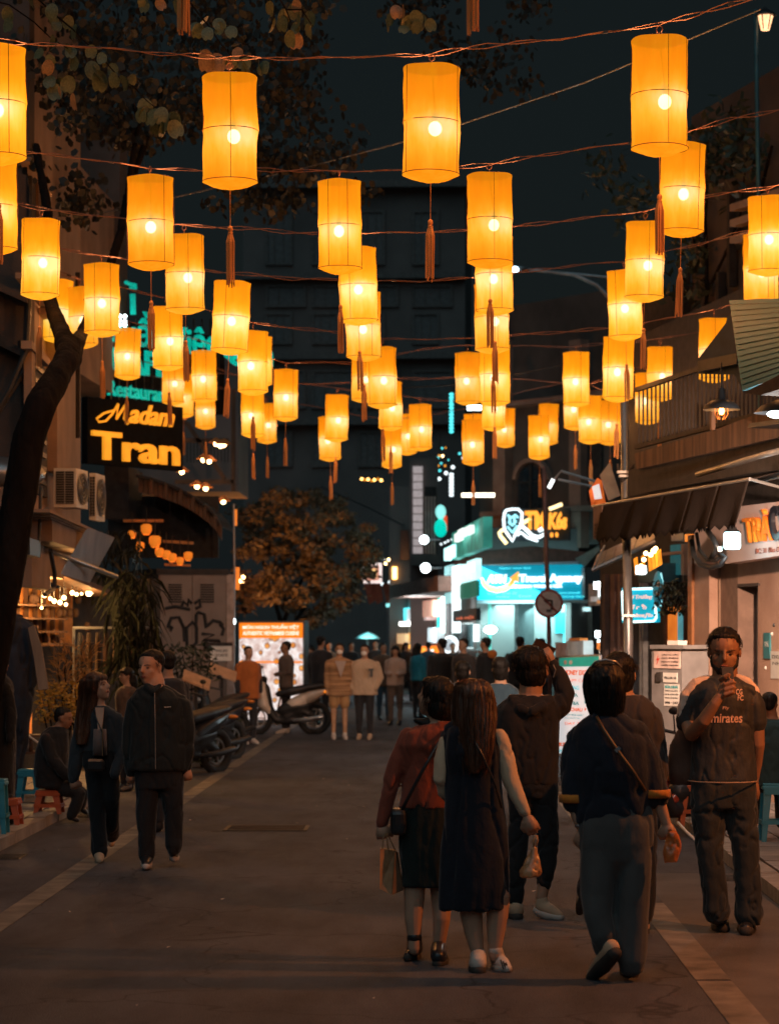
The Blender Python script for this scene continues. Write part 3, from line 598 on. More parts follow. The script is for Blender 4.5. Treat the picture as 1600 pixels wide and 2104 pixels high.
def cable(label, pts, Ya, Yb, r, mat=None, name='overhead_cable'):
    n = len(pts); g = MB(); g.tube([P(x, y, Ya + (Yb - Ya) * i / (n - 1)) for i, (x, y) in enumerate(pts)], r, 6); return solo(name, g, mat or m_black, label, 'cable')
cable('straight thin cable rising from the second row to the top right', [(200, 440), (360, 405), (640, 341), (880, 278), (1200, 170), (1500, 45), (1560, 20)], 34, 20, .007, m_steel)
cable('thin black cable crossing low between the middle lanterns', [(560, 780), (760, 800), (960, 790), (1200, 740)], 48, 44, .01)
cable('thin cable slanting down behind the bushy tree', [(660, 1000), (760, 1045), (830, 1080)], 80, 70, .02)
cable('hanging dark cable loop at the far left wall', [(62, 380), (60, 640), (55, 720), (20, 800), (-20, 870)], 27, 27, .03)

# lit wall lantern and street lamp
t = thing('lamp_post', 'tall dark post with a small lit lantern at the top right corner', 'street lamp', P(1565, 900, 30)); Y = 30
g = MB(); g.tube([P(1562, 1000, Y), P(1557, 400, Y), P(1551, 20, Y)], .028, 8); g.bar(P(1551, 35, Y), P(1585, 38, Y), .03); g.build('post', M('teal painted post', (.03, .10, .12), .5), t, True)
g = MB(); c = P(1571, 62, Y); g.lathe(c, [(.055, 0), (.10, .17), (.10, .175)], 6, cap=True); g.build('lamp_glass', M('lit lamp glass', (1, .7, .5), emit=(1, .52, .26), es=2.6, evar=.5, scale=30), t)
g = MB(); g.lathe(P(1571, 33, Y), [(.14, 0), (.12, .03), (.03, .09), (.01, .12)], 12, cap=True); 
for a in range(6): g.bar(c + V((.057 * math.cos(a * 1.047), .057 * math.sin(a * 1.047), 0)), c + V((.102 * math.cos(a * 1.047), .102 * math.sin(a * 1.047), .175)), .012)
g.build('lamp_cap', m_black, t)
t = thing('street_lamp', 'curved arm street lamp with a cold white head behind the right lanterns', 'street lamp', P(1300, 1420, 56)); Y = 56
g = MB(); g.tube([P(1296, 1450, Y), P(1296, 760, Y), P(1290, 680, Y), P(1265, 625, Y), P(1225, 585, Y), P(1180, 565, Y), P(1110, 556, Y), P(1075, 553, Y)], [.11, .08, .06, .05, .045, .04, .035, .03], 8); g.tube([P(1285, 585, Y), P(1250, 570, Y), P(1110, 556, Y)], .035, 6); g.build('arm', m_steel, t, True)
g = MB(); g.ell(P(1066, 552, Y), (.2, .12, .07)); g.build('lamp_head', m_steel, t, True)
g = MB(); g.ell(P(1058, 554, Y - .1), (.075, .1, .07)); g.build('lamp_glass', M('cold lamp glass', (1, 1, 1), emit=(.6, .85, 1), es=9), t, True)
# ================================================================ LEFT SIDE
def E(name, col, es, var=0, scale=5): return M(name, tuple(min(1, c) for c in col), .6, emit=col, es=es, evar=var, scale=scale)
e_warm = E('warm bulb', (1, .62, .25), 14); e_warm2 = E('small warm bulb', (1, .50, .13), 8); e_white = E('cold white lamp', (.8, .97, 1), 11); e_cyan = E('cyan neon', (.10, .80, .85), 1.6)
e_teal = E('teal neon', (.0, .62, .50), .66, .5, 3); e_gold = E('gold letter', (1, .36, .02), .95, .25, 3); e_orange = E('orange neon', (1, .36, .04), 1.5); e_wt = E('white neon', (.85, .97, 1), 2.0)
t = thing('cafe_house', 'beige plaster house over the street cafe at the left edge', 'building', P(20, VY, 29) * 1.0)
t.location.z = .1; ORG[t.name] = V(t.location)
fa = Fr(-90, 27.4, 62, 27.4); fb = Fr(62, 27.6, 215, 37)
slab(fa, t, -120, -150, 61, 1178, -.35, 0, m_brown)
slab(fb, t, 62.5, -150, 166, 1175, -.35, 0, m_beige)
slab(fb, t, 72, 735, 98, 1010, .003, .05, m_dark, 'shutter'); slab(fb, t, 66, 715, 73, 1010, .003, .09, m_beige, 'window_surround'); slab(fb, t, 66, 700, 104, 716, .003, .12, m_beige, 'window_surround')
g = MB()
for i in range(9):
    y = 745 + i * 29; fb.quad(g, 74, y, 97, y + 10, .05, .08)
slab(fb, t, 66, 560, 166, 572, .003, .18, m_beige, 'string_course'); slab(fb, t, 66, 330, 104, 540, .003, .05, m_dark, 'window_recess'); slab(fb, t, 64, 322, 108, 331, .003, .14, m_beige, 'window_lintel'); slab(fb, t, 80, 335, 84, 538, .05, .08, m_wood, 'mullion')
g.build('louvre', m_black, t)
slab(fb, t, 118, 640, 156, 968, .003, .13, m_beige, 'pilaster'); slab(fb, t, 114, 632, 160, 645, .003, .2, m_beige, 'pilaster_cap')
g = MB(); fb.line(g, [(160, 560), (160, 900)], .035, .12); g.build('downpipe', m_dark, t)
# lower storey overhanging box with cornice carrying the air conditioners
slab(fb, t, 108, 1062, 190, 1112, .05, .30, m_beige, 'cornice_block')
for k, (y, d) in enumerate(((1046, .42), (1053, .37), (1059, .33))): slab(fb, t, 106 - (3 - k), y, 198 - 3 * k, y + 6.5, .05, d, m_beige, 'cornice')
slab(fa, t, -100, 1000, 12, 1040, .002, .3, m_beige, 'window_ledge'); g = MB(); g.ell(fa.at(-5, 975), (.55, .4, .2)); g.build('window_hood', m_steel, t, True)
for k in range(3): slab(fa, t, -100, 1040 + k * 9, 20 - 3 * k, 1047 + k * 9, .002, .24 - .06 * k, m_beige, 'cornice')
g = MB(); fa.poly(g, [(-40, 560), (56, 610), (56, 622), (-40, 580)], .05, .5); g.build('balcony_edge', m_brown, t); g = MB(); fa.poly(g, [(-40, 660), (50, 720), (50, 735), (-40, 690)], .05, .35); g.build('balcony_edge', m_dark, t)
slab(fa, t, -100, 1130, 60, 1206, .002, .35, m_brown, 'beam'); slab(fb, t, 66, 1130, 104, 1206, .002, .12, m_beige, 'beam')
for fr_, pp_, r_, d_ in ((fa, [(40, 700), (60, 1000), (58, 1180)], .022, .25), (fa, [(56, 620), (52, 760), (-10, 860)], .03, .3), (fb, [(85, 1000), (80, 1130)], .02, .2), (fb, [(104, 1130), (113, 1180), (112, 1210), (92, 1222)], .025, .3)): g = MB(); fr_.line(g, pp_, r_, d_); g.build('cable', m_black, t)
g = MB(); fb.quad(g, 62, 1105, 84, 1140, .1, .4); g.build('junction_box', m_black, t)
# upper far beige wall behind branches
f2 = Fr(128, 39, 250, 45)
t2 = thing('upper_storey_wall', 'brown upper house wall showing behind the forked branch', 'building', f2.at(180, 700)); slab(f2, t2, 128, 300, 246, 745, -2, 0, m_beige); slab(f2, t2, 60, 290, 128, 745, -2.5, -.02, m_dark); slab(f2, t2, 246, 240, 262, 745, -2, .1, m_brown, 'pilaster')
g = MB(); f2.quad(g, 66, 360, 72, 420, .05, .12); solo('tube_light', g, E('dim cold tube', (.35, .62, .7), .35), 'dim cold vertical tube light between the upper left lanterns', 'lamp')

def ac(x0, y0, x1, y1, Y, label, xs):
    a = P(x0, y1, Y); w = P(x1, y1, Y).x - a.x; h = P(x0, y0, Y).z - a.z; t = thing('air_conditioner', label, 'air conditioner', a, 'outdoor air conditioner units on the ledge')
    k = P(xs, y1, Y).x - a.x   # visible side width, then the grille side turned to the street
    u1 = V((k, 0, 0)); D = P(x1, y1, Y + .55) - P(xs, y1, Y); D.z = 0
    g = MB(); g.prism([a, a + u1, a + u1 + D, a + D], V((0, 0, h))); g.build('housing', m_white, t)
    g = MB(); n_ = V((0, -.02, 0))
    g.obox(a + V((k * .1, -.001, h * .08)), V((k * .8, 0, 0)), V((0, 0, h * .84)), V((0, -.012, 0))); g.build('intake', m_black, t)
    g = MB()
    for i in range(13): g.obox(a + V((k * .1, -.014, h * (.1 + i * .063))), V((k * .8, 0, 0)), V((0, 0, h * .012)), V((0, -.012, 0)))
    g.obox(a + V((k * .48, -.014, h * .08)), V((k * .04, 0, 0)), V((0, 0, h * .84)), V((0, -.02, 0))); g.build('fin', m_steel, t)
    nn = V((D.y, -D.x, 0)).normalized(); c = a + u1 + D * .5 + V((0, 0, h * .5)) + nn * .01
    g = MB(); x, y = D.normalized(), V((0, 0, 1)); rx = D.length * .42; rz = h * .4
    g.add([c] + [c + x * math.cos(i * .3927) * rx + y * math.sin(i * .3927) * rz for i in range(16)], [(0, 1 + i, 1 + (i + 1) % 16) for i in range(16)]); g.build('fan_opening', m_black, t)
    g = MB()
    for s_ in (.3, .55, .8, 1): g.tube([c + nn * .012 + x * math.cos(i * .3927) * rx * s_ + y * math.sin(i * .3927) * rz * s_ for i in range(17)], .006, 4)
    g.build('fan_guard', m_steel, t); return t
ac(111, 962, 181, 1042, 29.0, 'white air conditioner unit with fan, nearer of the two on the left ledge', 157)
ac(184, 972, 216, 1068, 30.6, 'narrow-looking second air conditioner unit behind the nearer one', 197)

# cafe below: ceiling glow, shelves, lamps
fc = Fr(-60, 30.5, 320, 36.5)
t = thing('street_cafe', 'glowing orange street cafe interior under the beige house', 'shop', fc.at(120, ground_py(fc, 120, .1)))
slab(fc, t, -80, 1200, 150, 1330, -.1, 0, M('lamp-tinted orange wall', (.55, .24, .07), .8, var=.5, scale=4), 'back_wall'); slab(fc, t, -80, 1330, 330, 1660, -.1, 0, m_dark, 'back_wall'); slab(fc, t, 150, 1180, 330, 1330, -.1, 0, m_dark, 'back_wall')  # upper back wall coloured orange to carry the lamp glow
for i in range(7): slab(fc, t, 22 + i * 18, 1206, 24 + i * 18, 1310, .02, .08, m_wood, 'bamboo_screen')
for y in (1240, 1268, 1296, 1322): slab(fc, t, 20, y, 140, y + 4, .02, .35, m_wood, 'shelf')
slab(fc, t, 42, 1425, 66, 1510, .02, .2, E('display glow', (.9, .30, .06), .5, .7, 9), 'display_case')
g = MB()
for i in range(22): x = random.uniform(26, 190); y = random.choice((1240, 1268, 1296, 1322)); p = fc.at(x, y, .15); g.lathe(p, [(.03, 0), (.045, .03), (.04, .09), (.02, .12)], 8, cap=True)
tag(g.build('jar', m_wood, t), kind='stuff')
g = MB(); fc.poly(g, [(112, 1176), (235, 1225), (235, 1216), (112, 1162)], .5, .9); g.build('eave', m_wood, t)
bl = sorted([(92, 1223, 5), (104, 1230, 4), (112, 1235, 5), (124, 1238, 5), (132, 1228, 5), (86, 1249, 3), (136, 1242, 4), (152, 1197, 4), (160, 1201, 4), (171, 1206, 3), (149, 1218, 5), (158, 1221, 4), (168, 1220, 3), (183, 1219, 7), (190, 1216, 4)])
for n_, (x, y, r) in enumerate(bl):
    p = fc.at(x, y, .7); o = thing('bulb_lamp', 'x', 'lamp', p, 'bare bulbs under the cafe eave'); g = MB(); g.ell(p, (r * .0058,) * 3, 8, 6); g.build('bulb', e_warm, o); g = MB(); g.tube([p + V((0, 0, r * .0055)), p + V((0, 0, .22))], .006, 5); g.build('flex', m_black, o)
    tag(o, 'bare glowing bulb under the cafe eave, %s from the left of its cluster' % NTH[n_])
for x, y, e in ((100, 1235, 120), (185, 1240, 12), (120, 1420, 16)):
    L = bpy.data.lights.new('cafe_lamp_light', 'POINT'); L.energy = e; L.color = (1, .5, .16); L.shadow_soft_size = .06; lo = bpy.data.objects.new('bulb_light', L); C.objects.link(lo); lo.parent = t; lo.location = fc.at(x, y, .8) - org(t)
# tilted translucent rain sheet over the cafe
t = thing('rain_sheet', 'tilted ribbed plastic rain sheet over the cafe entrance', 'awning', P(180, 1150, 30)); g = MB()
A, B_, D_ = P(125, 1180, 29.2), P(180, 1085, 30), P(160, 1195, 31.8)
for i in range(9):
    q = i / 9; g.obox(A + (P(185, 1198, 30.4) - A) * q, (B_ - A), (P(185, 1198, 30.4) - A) * .105, V((0, -.008 * (i % 2), .012)))
g.build('sheet', M('grimy clear sheet', (.22, .17, .13), .3, var=.4, scale=5, stretch=(1, 1, .3), spec=.8), t)
g = MB(); g.tube([P(85, 1124, 29), P(142, 1147, 29.5), P(240, 1185, 30.5)], .03, 8); g.build('roller_tube', m_steel, t, True)

# dark cloth and beige strip hanging at far left
t = thing('folded_umbrella', 'big dark furled cafe umbrella with a beige edge at the far left', 'umbrella', P(30, 1680, 26)); Y = 26
g = MB(); 
for (x, y, w) in (): pass
g.loft([(P(18, 1640, Y), .10, .10), (P(14, 1560, Y), .17, .15), (P(16, 1450, Y), .27, .2), (P(24, 1350, Y), .30, .22), (P(28, 1290, Y), .24, .2), (P(20, 1262, Y), .1, .1)], 24); blob('canopy', g, M('navy canvas', (.02, .027, .045), .85, var=.3), t, .02, .03, (8, 8, 1.5))
g = MB(); g.prism([P(58, 1290, Y - .3), P(70, 1284, Y - .3), P(86, 1330, Y - .3), (P(100, 1415, Y - .3)), P(80, 1418, Y - .3), P(70, 1350, Y - .3)], V((0, .04, 0))); g.build('edge_strip', M('beige canvas', (.25, .19, .14), .9, var=.3, stretch=(1, 1, .2)), t)
g = MB(); g.tube([P(18, 1700, Y), P(18, 1250, Y)], .025, 8); g.build('pole', m_steel, t)

# trailing plants, yellow shrub, dry grass
def plant(label, name, Y, region, n, mat, L, w, droop, spread=.3, cat='plant', base=None):
    x0, y0, x1, y1 = region; t = thing(name, label, cat, P((x0 + x1) / 2, base or y1, Y)); g = MB()
    for i in range(n):
        p = P(random.uniform(x0, x1), random.uniform(y0, y1), Y + random.uniform(-spread, spread)); a = V((random.gauss(0, 1), random.gauss(0, .7), -droop + random.gauss(0, .4))).normalized(); b = a.cross(V((random.gauss(0, 1), random.gauss(0, 1), .2))).normalized(); l = L * random.uniform(.6, 1.3)
        q = p + a * l * .5 + V((0, 0, l * .06)); e = p + a * l - V((0, 0, l * .15 * abs(droop)))
        g.add([p, q + b * w, e, q - b * w], [(0, 1, 2, 3)])
    tag(g.build('foliage', mat, t), kind='stuff')
    g = MB()
    for i in range(6):
        x = x0 + (x1 - x0) * (i + .5) / 6; g.tube([P((x0 + x1) / 2 + (x - (x0 + x1) / 2) * .3, base or y1, Y), P(x, (y0 + y1) / 2, Y + random.uniform(-.1, .1)), P(x + random.uniform(-8, 8), y0 + 8, Y)], [.012, .009, .004], 5)
    g.build('stem', m_bark, t); return t
plant('dark trailing plant with long narrow leaves beside the graffiti box', 'trailing_plant', 31.4, (228, 1165, 318, 1400), 420, M('dark palm leaf', (.010, .013, .008), .8, spec=.15), .40, .017, 1.6)
plant('upper part of leafy climber over the cafe sign bracket', 'climbing_plant', 34, (190, 1085, 290, 1230), 220, m_leafd, .26, .02, 1.2)
plant('yellow flowering shrub lit orange behind the seated guest', 'flowering_shrub', 28.5, (78, 1402, 165, 1485), 620, M('yellow lit leaves', (.5, .3, .05), .6, var=.5, scale=3), .05, .016, -.2, .2, base=1560)
plant('dry golden grass bouquet above the yellow shrub', 'grass_bouquet', 29, (112, 1335, 196, 1420), 240, M('dry straw', (.42, .24, .08), .7, var=.4), .22, .008, -1.3, .15, base=1500)
plant('dark potted shrub at the road edge by the motorbikes', 'potted_shrub', 34.2, (395, 1480, 448, 1570), 420, m_leafd, .10, .02, -.3, .3, base=1578)
plant('low dark planter bush at the foot of the thin white pole', 'planter_bush', 37, (440, 1465, 490, 1545), 420, m_leafd, .10, .02, -.3, .3, base=1552)
plant('dark leafy plant in front of the graffiti on the utility box', 'leafy_plant', 38, (335, 1325, 440, 1400), 260, m_leafd, .12, .022, -.4, .3, base=1500)

# hanging clothes shop clutter behind the couple
t = thing('souvenir_rack', 'dark rack of hanging bags and clothes between the couple and the cafe', 'rack', P(240, 1560, 32)); 
g = MB(); g.tube([P(150, 1290, 32), P(330, 1290, 32)], .02, 6); g.tube([P(152, 1290, 32), P(152, 1590, 32)], .02, 6); g.tube([P(328, 1290, 32), P(328, 1590, 32)], .02, 6); g.build('rail', m_steel, t)
for i in range(9):
    x = 165 + i * 18; g = MB(); w = random.uniform(5, 8); y1 = random.uniform(1370, 1450); g.loft([(P(x, y1, 32), w * .0064, .12), (P(x, 1330, 32), w * .0058, .14), (P(x, 1300, 32), w * .003, .1)], 10)
    g.build('garment', M('hanging cloth %d' % i, random.choice([(.05, .03, .02), (.03, .03, .035), (.07, .045, .03), (.10, .065, .045), (.04, .018, .014)]), .9, var=.3), t, True)
t = thing('glass_bottle_shelf', 'low shelf of bottles and bowls beside the seated guest', 'shelf', P(40, 1600, 27)); 
for k, y in enumerate((1515, 1550, 1590)): g = MB(); g.obox(P(18, y, 27), V((.36, 0, 0)), V((0, .4, 0)), V((0, 0, .025))); g.build('board', m_wood, t)
g = MB(); g.tube([P(50, 1505, 26.9), P(82, 1528, 26.9)], .012, 6); g.build('menu_edge', m_white, t)
for i in range(8): p = P(22 + i * 6, random.choice((1515, 1550)), 27.1); g = MB(); g.lathe(p + V((0, 0, .025)), [(.03, 0), (.03, .1), (.012, .14), (.012, .18)], 8, cap=True); g.build('bottle', m_wood if i % 2 else m_steel, t, True)

# Madam Tran sign
fs = Fr(170, 37.5, 390, 39.5)
t = thing('restaurant_sign', 'dark sign board with gold letters Madam Tran over the left restaurant', 'sign', fs.at(280, 950))
slab(fs, t, 180, 815, 376, 952, -.12, 0, M('black sign board', (.008, .009, .011), .9, spec=.05), 'board')
text(fs, 'Tran', 190, 884, 368, 943, e_gold, 'lettering', t, .03, .03, 0, .02)
def stroke(fr, par, pts, r, mat, name='neon_tube', d=.05):
    g = MB(); fr.line(g, pts, r, d, 6); return g.build(name, mat, par)
stroke(fs, t, [(235, 843), (214, 849), (199, 860), (204, 867), (218, 865), (231, 851), (243, 830)], .018, e_gold, 'script_letter')
stroke(fs, t, [(243, 830), (240, 860), (260, 829), (256, 860), (263, 871)], .024, e_gold, 'script_letter')
text(fs, 'adam', 266, 828, 358, 869, e_gold, 'script_letter', t, .03, .02, .35, .015)
fs2 = Fr(225, 44, 470, 47)
t = thing('teal_neon_sign', 'teal neon lettering sign partly hidden behind the left lanterns', 'sign', fs2.at(340, 820))
slab(fs2, t, 225, 655, 462, 822, -.15, 0, M('dark grid board', (.01, .011, .013), .9, spec=.05), 'board')
g = MB()
for i in range(14): fs2.quad(g, 228 + i * 17, 655, 230 + i * 17, 822, .002, .02)
g.build('grid', m_black, t)
text(fs2, 'Thuần Việt Quán', 192, 622, 560, 712, e_teal, 'neon_letters', t, .05, .02, 0, .012); text(fs2, 'CAFE', 225, 708, 345, 762, e_teal, 'neon_letters', t, .05, .02, 0, .03); text(fs2, 'Restaurant', 222, 780, 350, 812, e_teal, 'neon_letters', t, .05, .02, 0, .012)
g = MB()
for x, y in ((246, 650), (257, 650), (246, 658), (257, 660), (246, 667), (257, 668)): g.ell(fs2.at(x, y, .15), (.035,) * 3, 8, 6)
solo('led_cluster', g, e_white, 'small cold white dots beside the teal neon sign', 'lamp')
t = thing('neon_arrow', 'teal neon stroke with accent standing above the teal sign', 'sign', fs2.at(273, 650)); stroke(fs2, t, [(273, 604), (274, 646)], .055, e_teal); stroke(fs2, t, [(258, 580), (268, 584), (279, 586)], .035, e_teal); stroke(fs2, t, [(268, 592), (280, 592)], .03, e_teal)

# curved restaurant canopy with bulbs
Yc = 44
t = thing('restaurant_canopy', 'curved planked canopy of the left restaurant with shaded bulbs beneath', 'canopy', P(380, 1180, Yc))
arc = [(285, 1008), (315, 1014), (345, 1024), (375, 1036), (400, 1050), (425, 1068), (445, 1088), (456, 1108)]; 
for i in range(len(arc) - 1):
    for k in range(3):
        f0, f1 = k / 3 + .02, (k + 1) / 3 - .02; a, b = arc[i], arc[i + 1]; x0, y0 = a[0] + (b[0] - a[0]) * f0, a[1] + (b[1] - a[1]) * f0; x1, y1 = a[0] + (b[0] - a[0]) * f1, a[1] + (b[1] - a[1]) * f1; h = 30 - i * .5
        g = MB(); y_ = Yc + .25 * i; g.prism([P(x0, y0 - h, y_), P(x1, y1 - h, y_), P(x1, y1 + 3, y_), P(x0, y0 + 3, y_)], V((0, .1, 0))); g.build('plank', m_wood, t)
g = MB()
for i in range(len(arc) - 1): a, b = arc[i], arc[i + 1]; g.prism([P(a[0] - 6, a[1] - 34, Yc - .2 + .25 * i), P(b[0] - 6, b[1] - 34, Yc - .2 + .25 * i), P(b[0] - 6, b[1] - 28, Yc - .2 + .25 * i), P(a[0] - 6, a[1] - 28, Yc - .2 + .25 * i)], V((0, 3.5, 0)))
g.build('roof', m_dark, t)
g = MB(); g.obox(P(215, 1066, Yc + 1.2), V((.45, 0, 0)), V((0, 2.2, 0)), V((0, 0, 1.0))); g.obox(P(222, 1146, Yc + 3.4), V((2.15, 0, 0)), V((0, .2, 0)), V((0, 0, 1.2))); g.build('wall', m_dark, t)
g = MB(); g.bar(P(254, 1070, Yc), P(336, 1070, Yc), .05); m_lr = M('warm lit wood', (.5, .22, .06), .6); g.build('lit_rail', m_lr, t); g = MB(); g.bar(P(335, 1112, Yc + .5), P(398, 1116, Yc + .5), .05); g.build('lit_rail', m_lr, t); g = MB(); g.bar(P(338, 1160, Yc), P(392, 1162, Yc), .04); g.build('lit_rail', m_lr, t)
for n_, (x, y, r) in enumerate(sorted(((301, 1088, 11), (319, 1113, 12), (288, 1123, 9), (328, 1135, 9), (342, 1140, 9), (354, 1146, 9), (370, 1153, 8), (387, 1143, 9), (272, 1098, 8)))):
    o = thing('shaded_bulb', 'orange shaded bulb under the left restaurant canopy, %s from the left' % NTH[n_], 'lamp', P(x, y, Yc - .3), 'shaded bulbs under the restaurant canopy'); g = MB(); k = r * Yc / F; g.lathe(P(x, y, Yc - .3), [(k * .55, -k), (k, -.2 * k), (k, .7 * k), (k * .6, k)], 12); g.build('shade', E('orange shade', (1, .25, .02), .55), o, True)
    g = MB(); g.ell(P(x, y + 4, Yc - .3), (.035,) * 3, 8, 6); g.build('bulb', e_warm, o); g = MB(); g.tube([P(x, y - 8, Yc - .3), P(x, y - 45, Yc - .3)], .008, 4); g.build('flex', m_black, o)
for n_, (x, y) in enumerate(sorted(((310, 832), (369, 863), (320, 948), (352, 957), (362, 963), (374, 970), (423, 1004), (444, 1033), (459, 1031), (418, 945), (430, 948), (453, 916), (460, 914), (444, 912), (405, 1000)))):
    p = P(x, y, 50); o = thing('festoon_bulb', 'tiny festoon bulb on the restaurant terrace, %s from the left' % NTH[n_], 'lamp', p, 'tiny bulbs on the restaurant terrace'); g = MB(); g.ell(p, (.05,) * 3, 8, 6); g.build('bulb', e_warm, o); g = MB(); g.lathe(p + V((0, 0, .05)), [(.16, -.03), (.05, .06), (.02, .08)], 10); g.build('shade', M('copper shade', (.6, .2, .05), .5), o)
t = thing('terrace', 'dark open terrace frame with diagonal braces above the left canopy', 'balcony', P(400, 1040, 52)); g = MB()
for a, b in (((385, 870), (462, 985)), ((290, 840), (385, 870)), ((330, 905), (470, 905)), ((480, 800), (480, 1010)), ((360, 990), (480, 990)), ((300, 800), (300, 900))): g.bar(P(*a, 52), P(*b, 52), .09)
g.build('frame', m_wood, t); g = MB()
for i in range(14): x = 385 + i * 7; g.bar(P(x, 905, 52.1), P(x, 950, 52.1), .02)
g.build('railing', m_dark, t); g = MB(); g.obox(P(240, 1010, 56), V((2.8, 0, 0)), V((0, 3, 0)), V((0, 0, 3.4))); g.build('wall', m_bwall, t)

# utility box with graffiti
fu = Fr(322, 42, 484, 42.6); gy = ground_py(fu, 400, .09)
t = thing('utility_cabinet', 'tall grey utility cabinet covered in black graffiti behind the parked bikes', 'utility box', fu.at(400, gy)); m_cab = M('grey-pink cabinet paint', (.20, .16, .14), .7, var=.15, scale=3)
slab(fu, t, 326, 1178, 466, gy, -.9, 0, m_cab, 'body'); slab(fu, t, 322, 1168, 470, 1180, -1, .04, m_dark, 'roof'); slab(fu, t, 466, 1180, 481, gy, -.6, .02, M('side panel', (.34, .27, .24), .7), 'side_panel')
slab(fu, t, 328, 1182, 393, gy - 6, .003, .02, m_cab, 'door'); slab(fu, t, 396, 1182, 464, gy - 6, .003, .02, m_cab, 'door')
for x in (347, 413):
    for i in range(8): slab(fu, t, x, 1200 + i * 5, x + 27, 1203 + i * 5, .021, .04, m_dark, 'vent_slat')
sp = M('black spray paint', (.015, .015, .017), .7)
st = [[(345, 1290), (352, 1270), (368, 1268), (378, 1290), (380, 1318)], [(385, 1330), (384, 1290), (396, 1278), (404, 1288), (404, 1320), (392, 1332)], [(404, 1262), (408, 1258), (420, 1262), (424, 1290), (428, 1284), (438, 1275), (452, 1278), (458, 1285)], [(404, 1262), (403, 1290)], [(415, 1302), (440, 1304), (416, 1315), (450, 1316), (458, 1330), (420, 1330), (424, 1318)], [(340, 1250), (360, 1246), (390, 1252)], [(372, 1250), (378, 1236), (386, 1244), (388, 1232), (394, 1240)], [(400, 1240), (410, 1232), (412, 1246), (402, 1250)], [(452, 1282), (460, 1292), (456, 1306)], [(345, 1284), (354, 1290), (350, 1296)]]
for s_ in st: stroke(fu, t, s_, .032, sp, 'graffiti', .028)
g = MB(); fu.quad(g, 432, 1325, 476, 1358, .03, .06); b_ = g.build('notice', m_white, t); text(fu, 'THONG BAO', 440, 1334, 468, 1340, m_black, 'lettering', b_, .065, .002); text(fu, 'CAM DAU XE', 440, 1343, 468, 1349, m_black, 'lettering', b_, .065, .002)
g = MB(); fu.quad(g, 420, 1320, 478, 1327, .03, .09); g.build('notice_frame', m_dark, t)
t = thing('thin_pole', 'thin pale pole at the edge of the road beside the graffiti cabinet', 'pole', P(481, VY + F * (EYE - .09) / 45, 45)); g = MB(); g.tube([P(481, VY + F * (EYE - .09) / 45, 45), P(482, 1180, 45), P(480, 1035, 45)], .022, 8); g.build('shaft', m_steel, t); g = MB(); g.obox(P(479, 1080, 45), V((.07, 0, 0)), V((0, .05, 0)), V((0, 0, .3))); m_bs = E('orange strip', (1, .25, .03), .7); g.build('bracket_sign', m_bs, t); g = MB(); g.obox(P(483, 1212, 45.1), V((.08, 0, 0)), V((0, .05, 0)), V((0, 0, .42))); g.build('bracket_sign', m_bs, t)
g = MB(); g.ell(P(481, 1277, 44.95), (.03, .03, .05)); g.build('glowing_reflector', e_white, t)  # white shine of the pole marker put in as emission

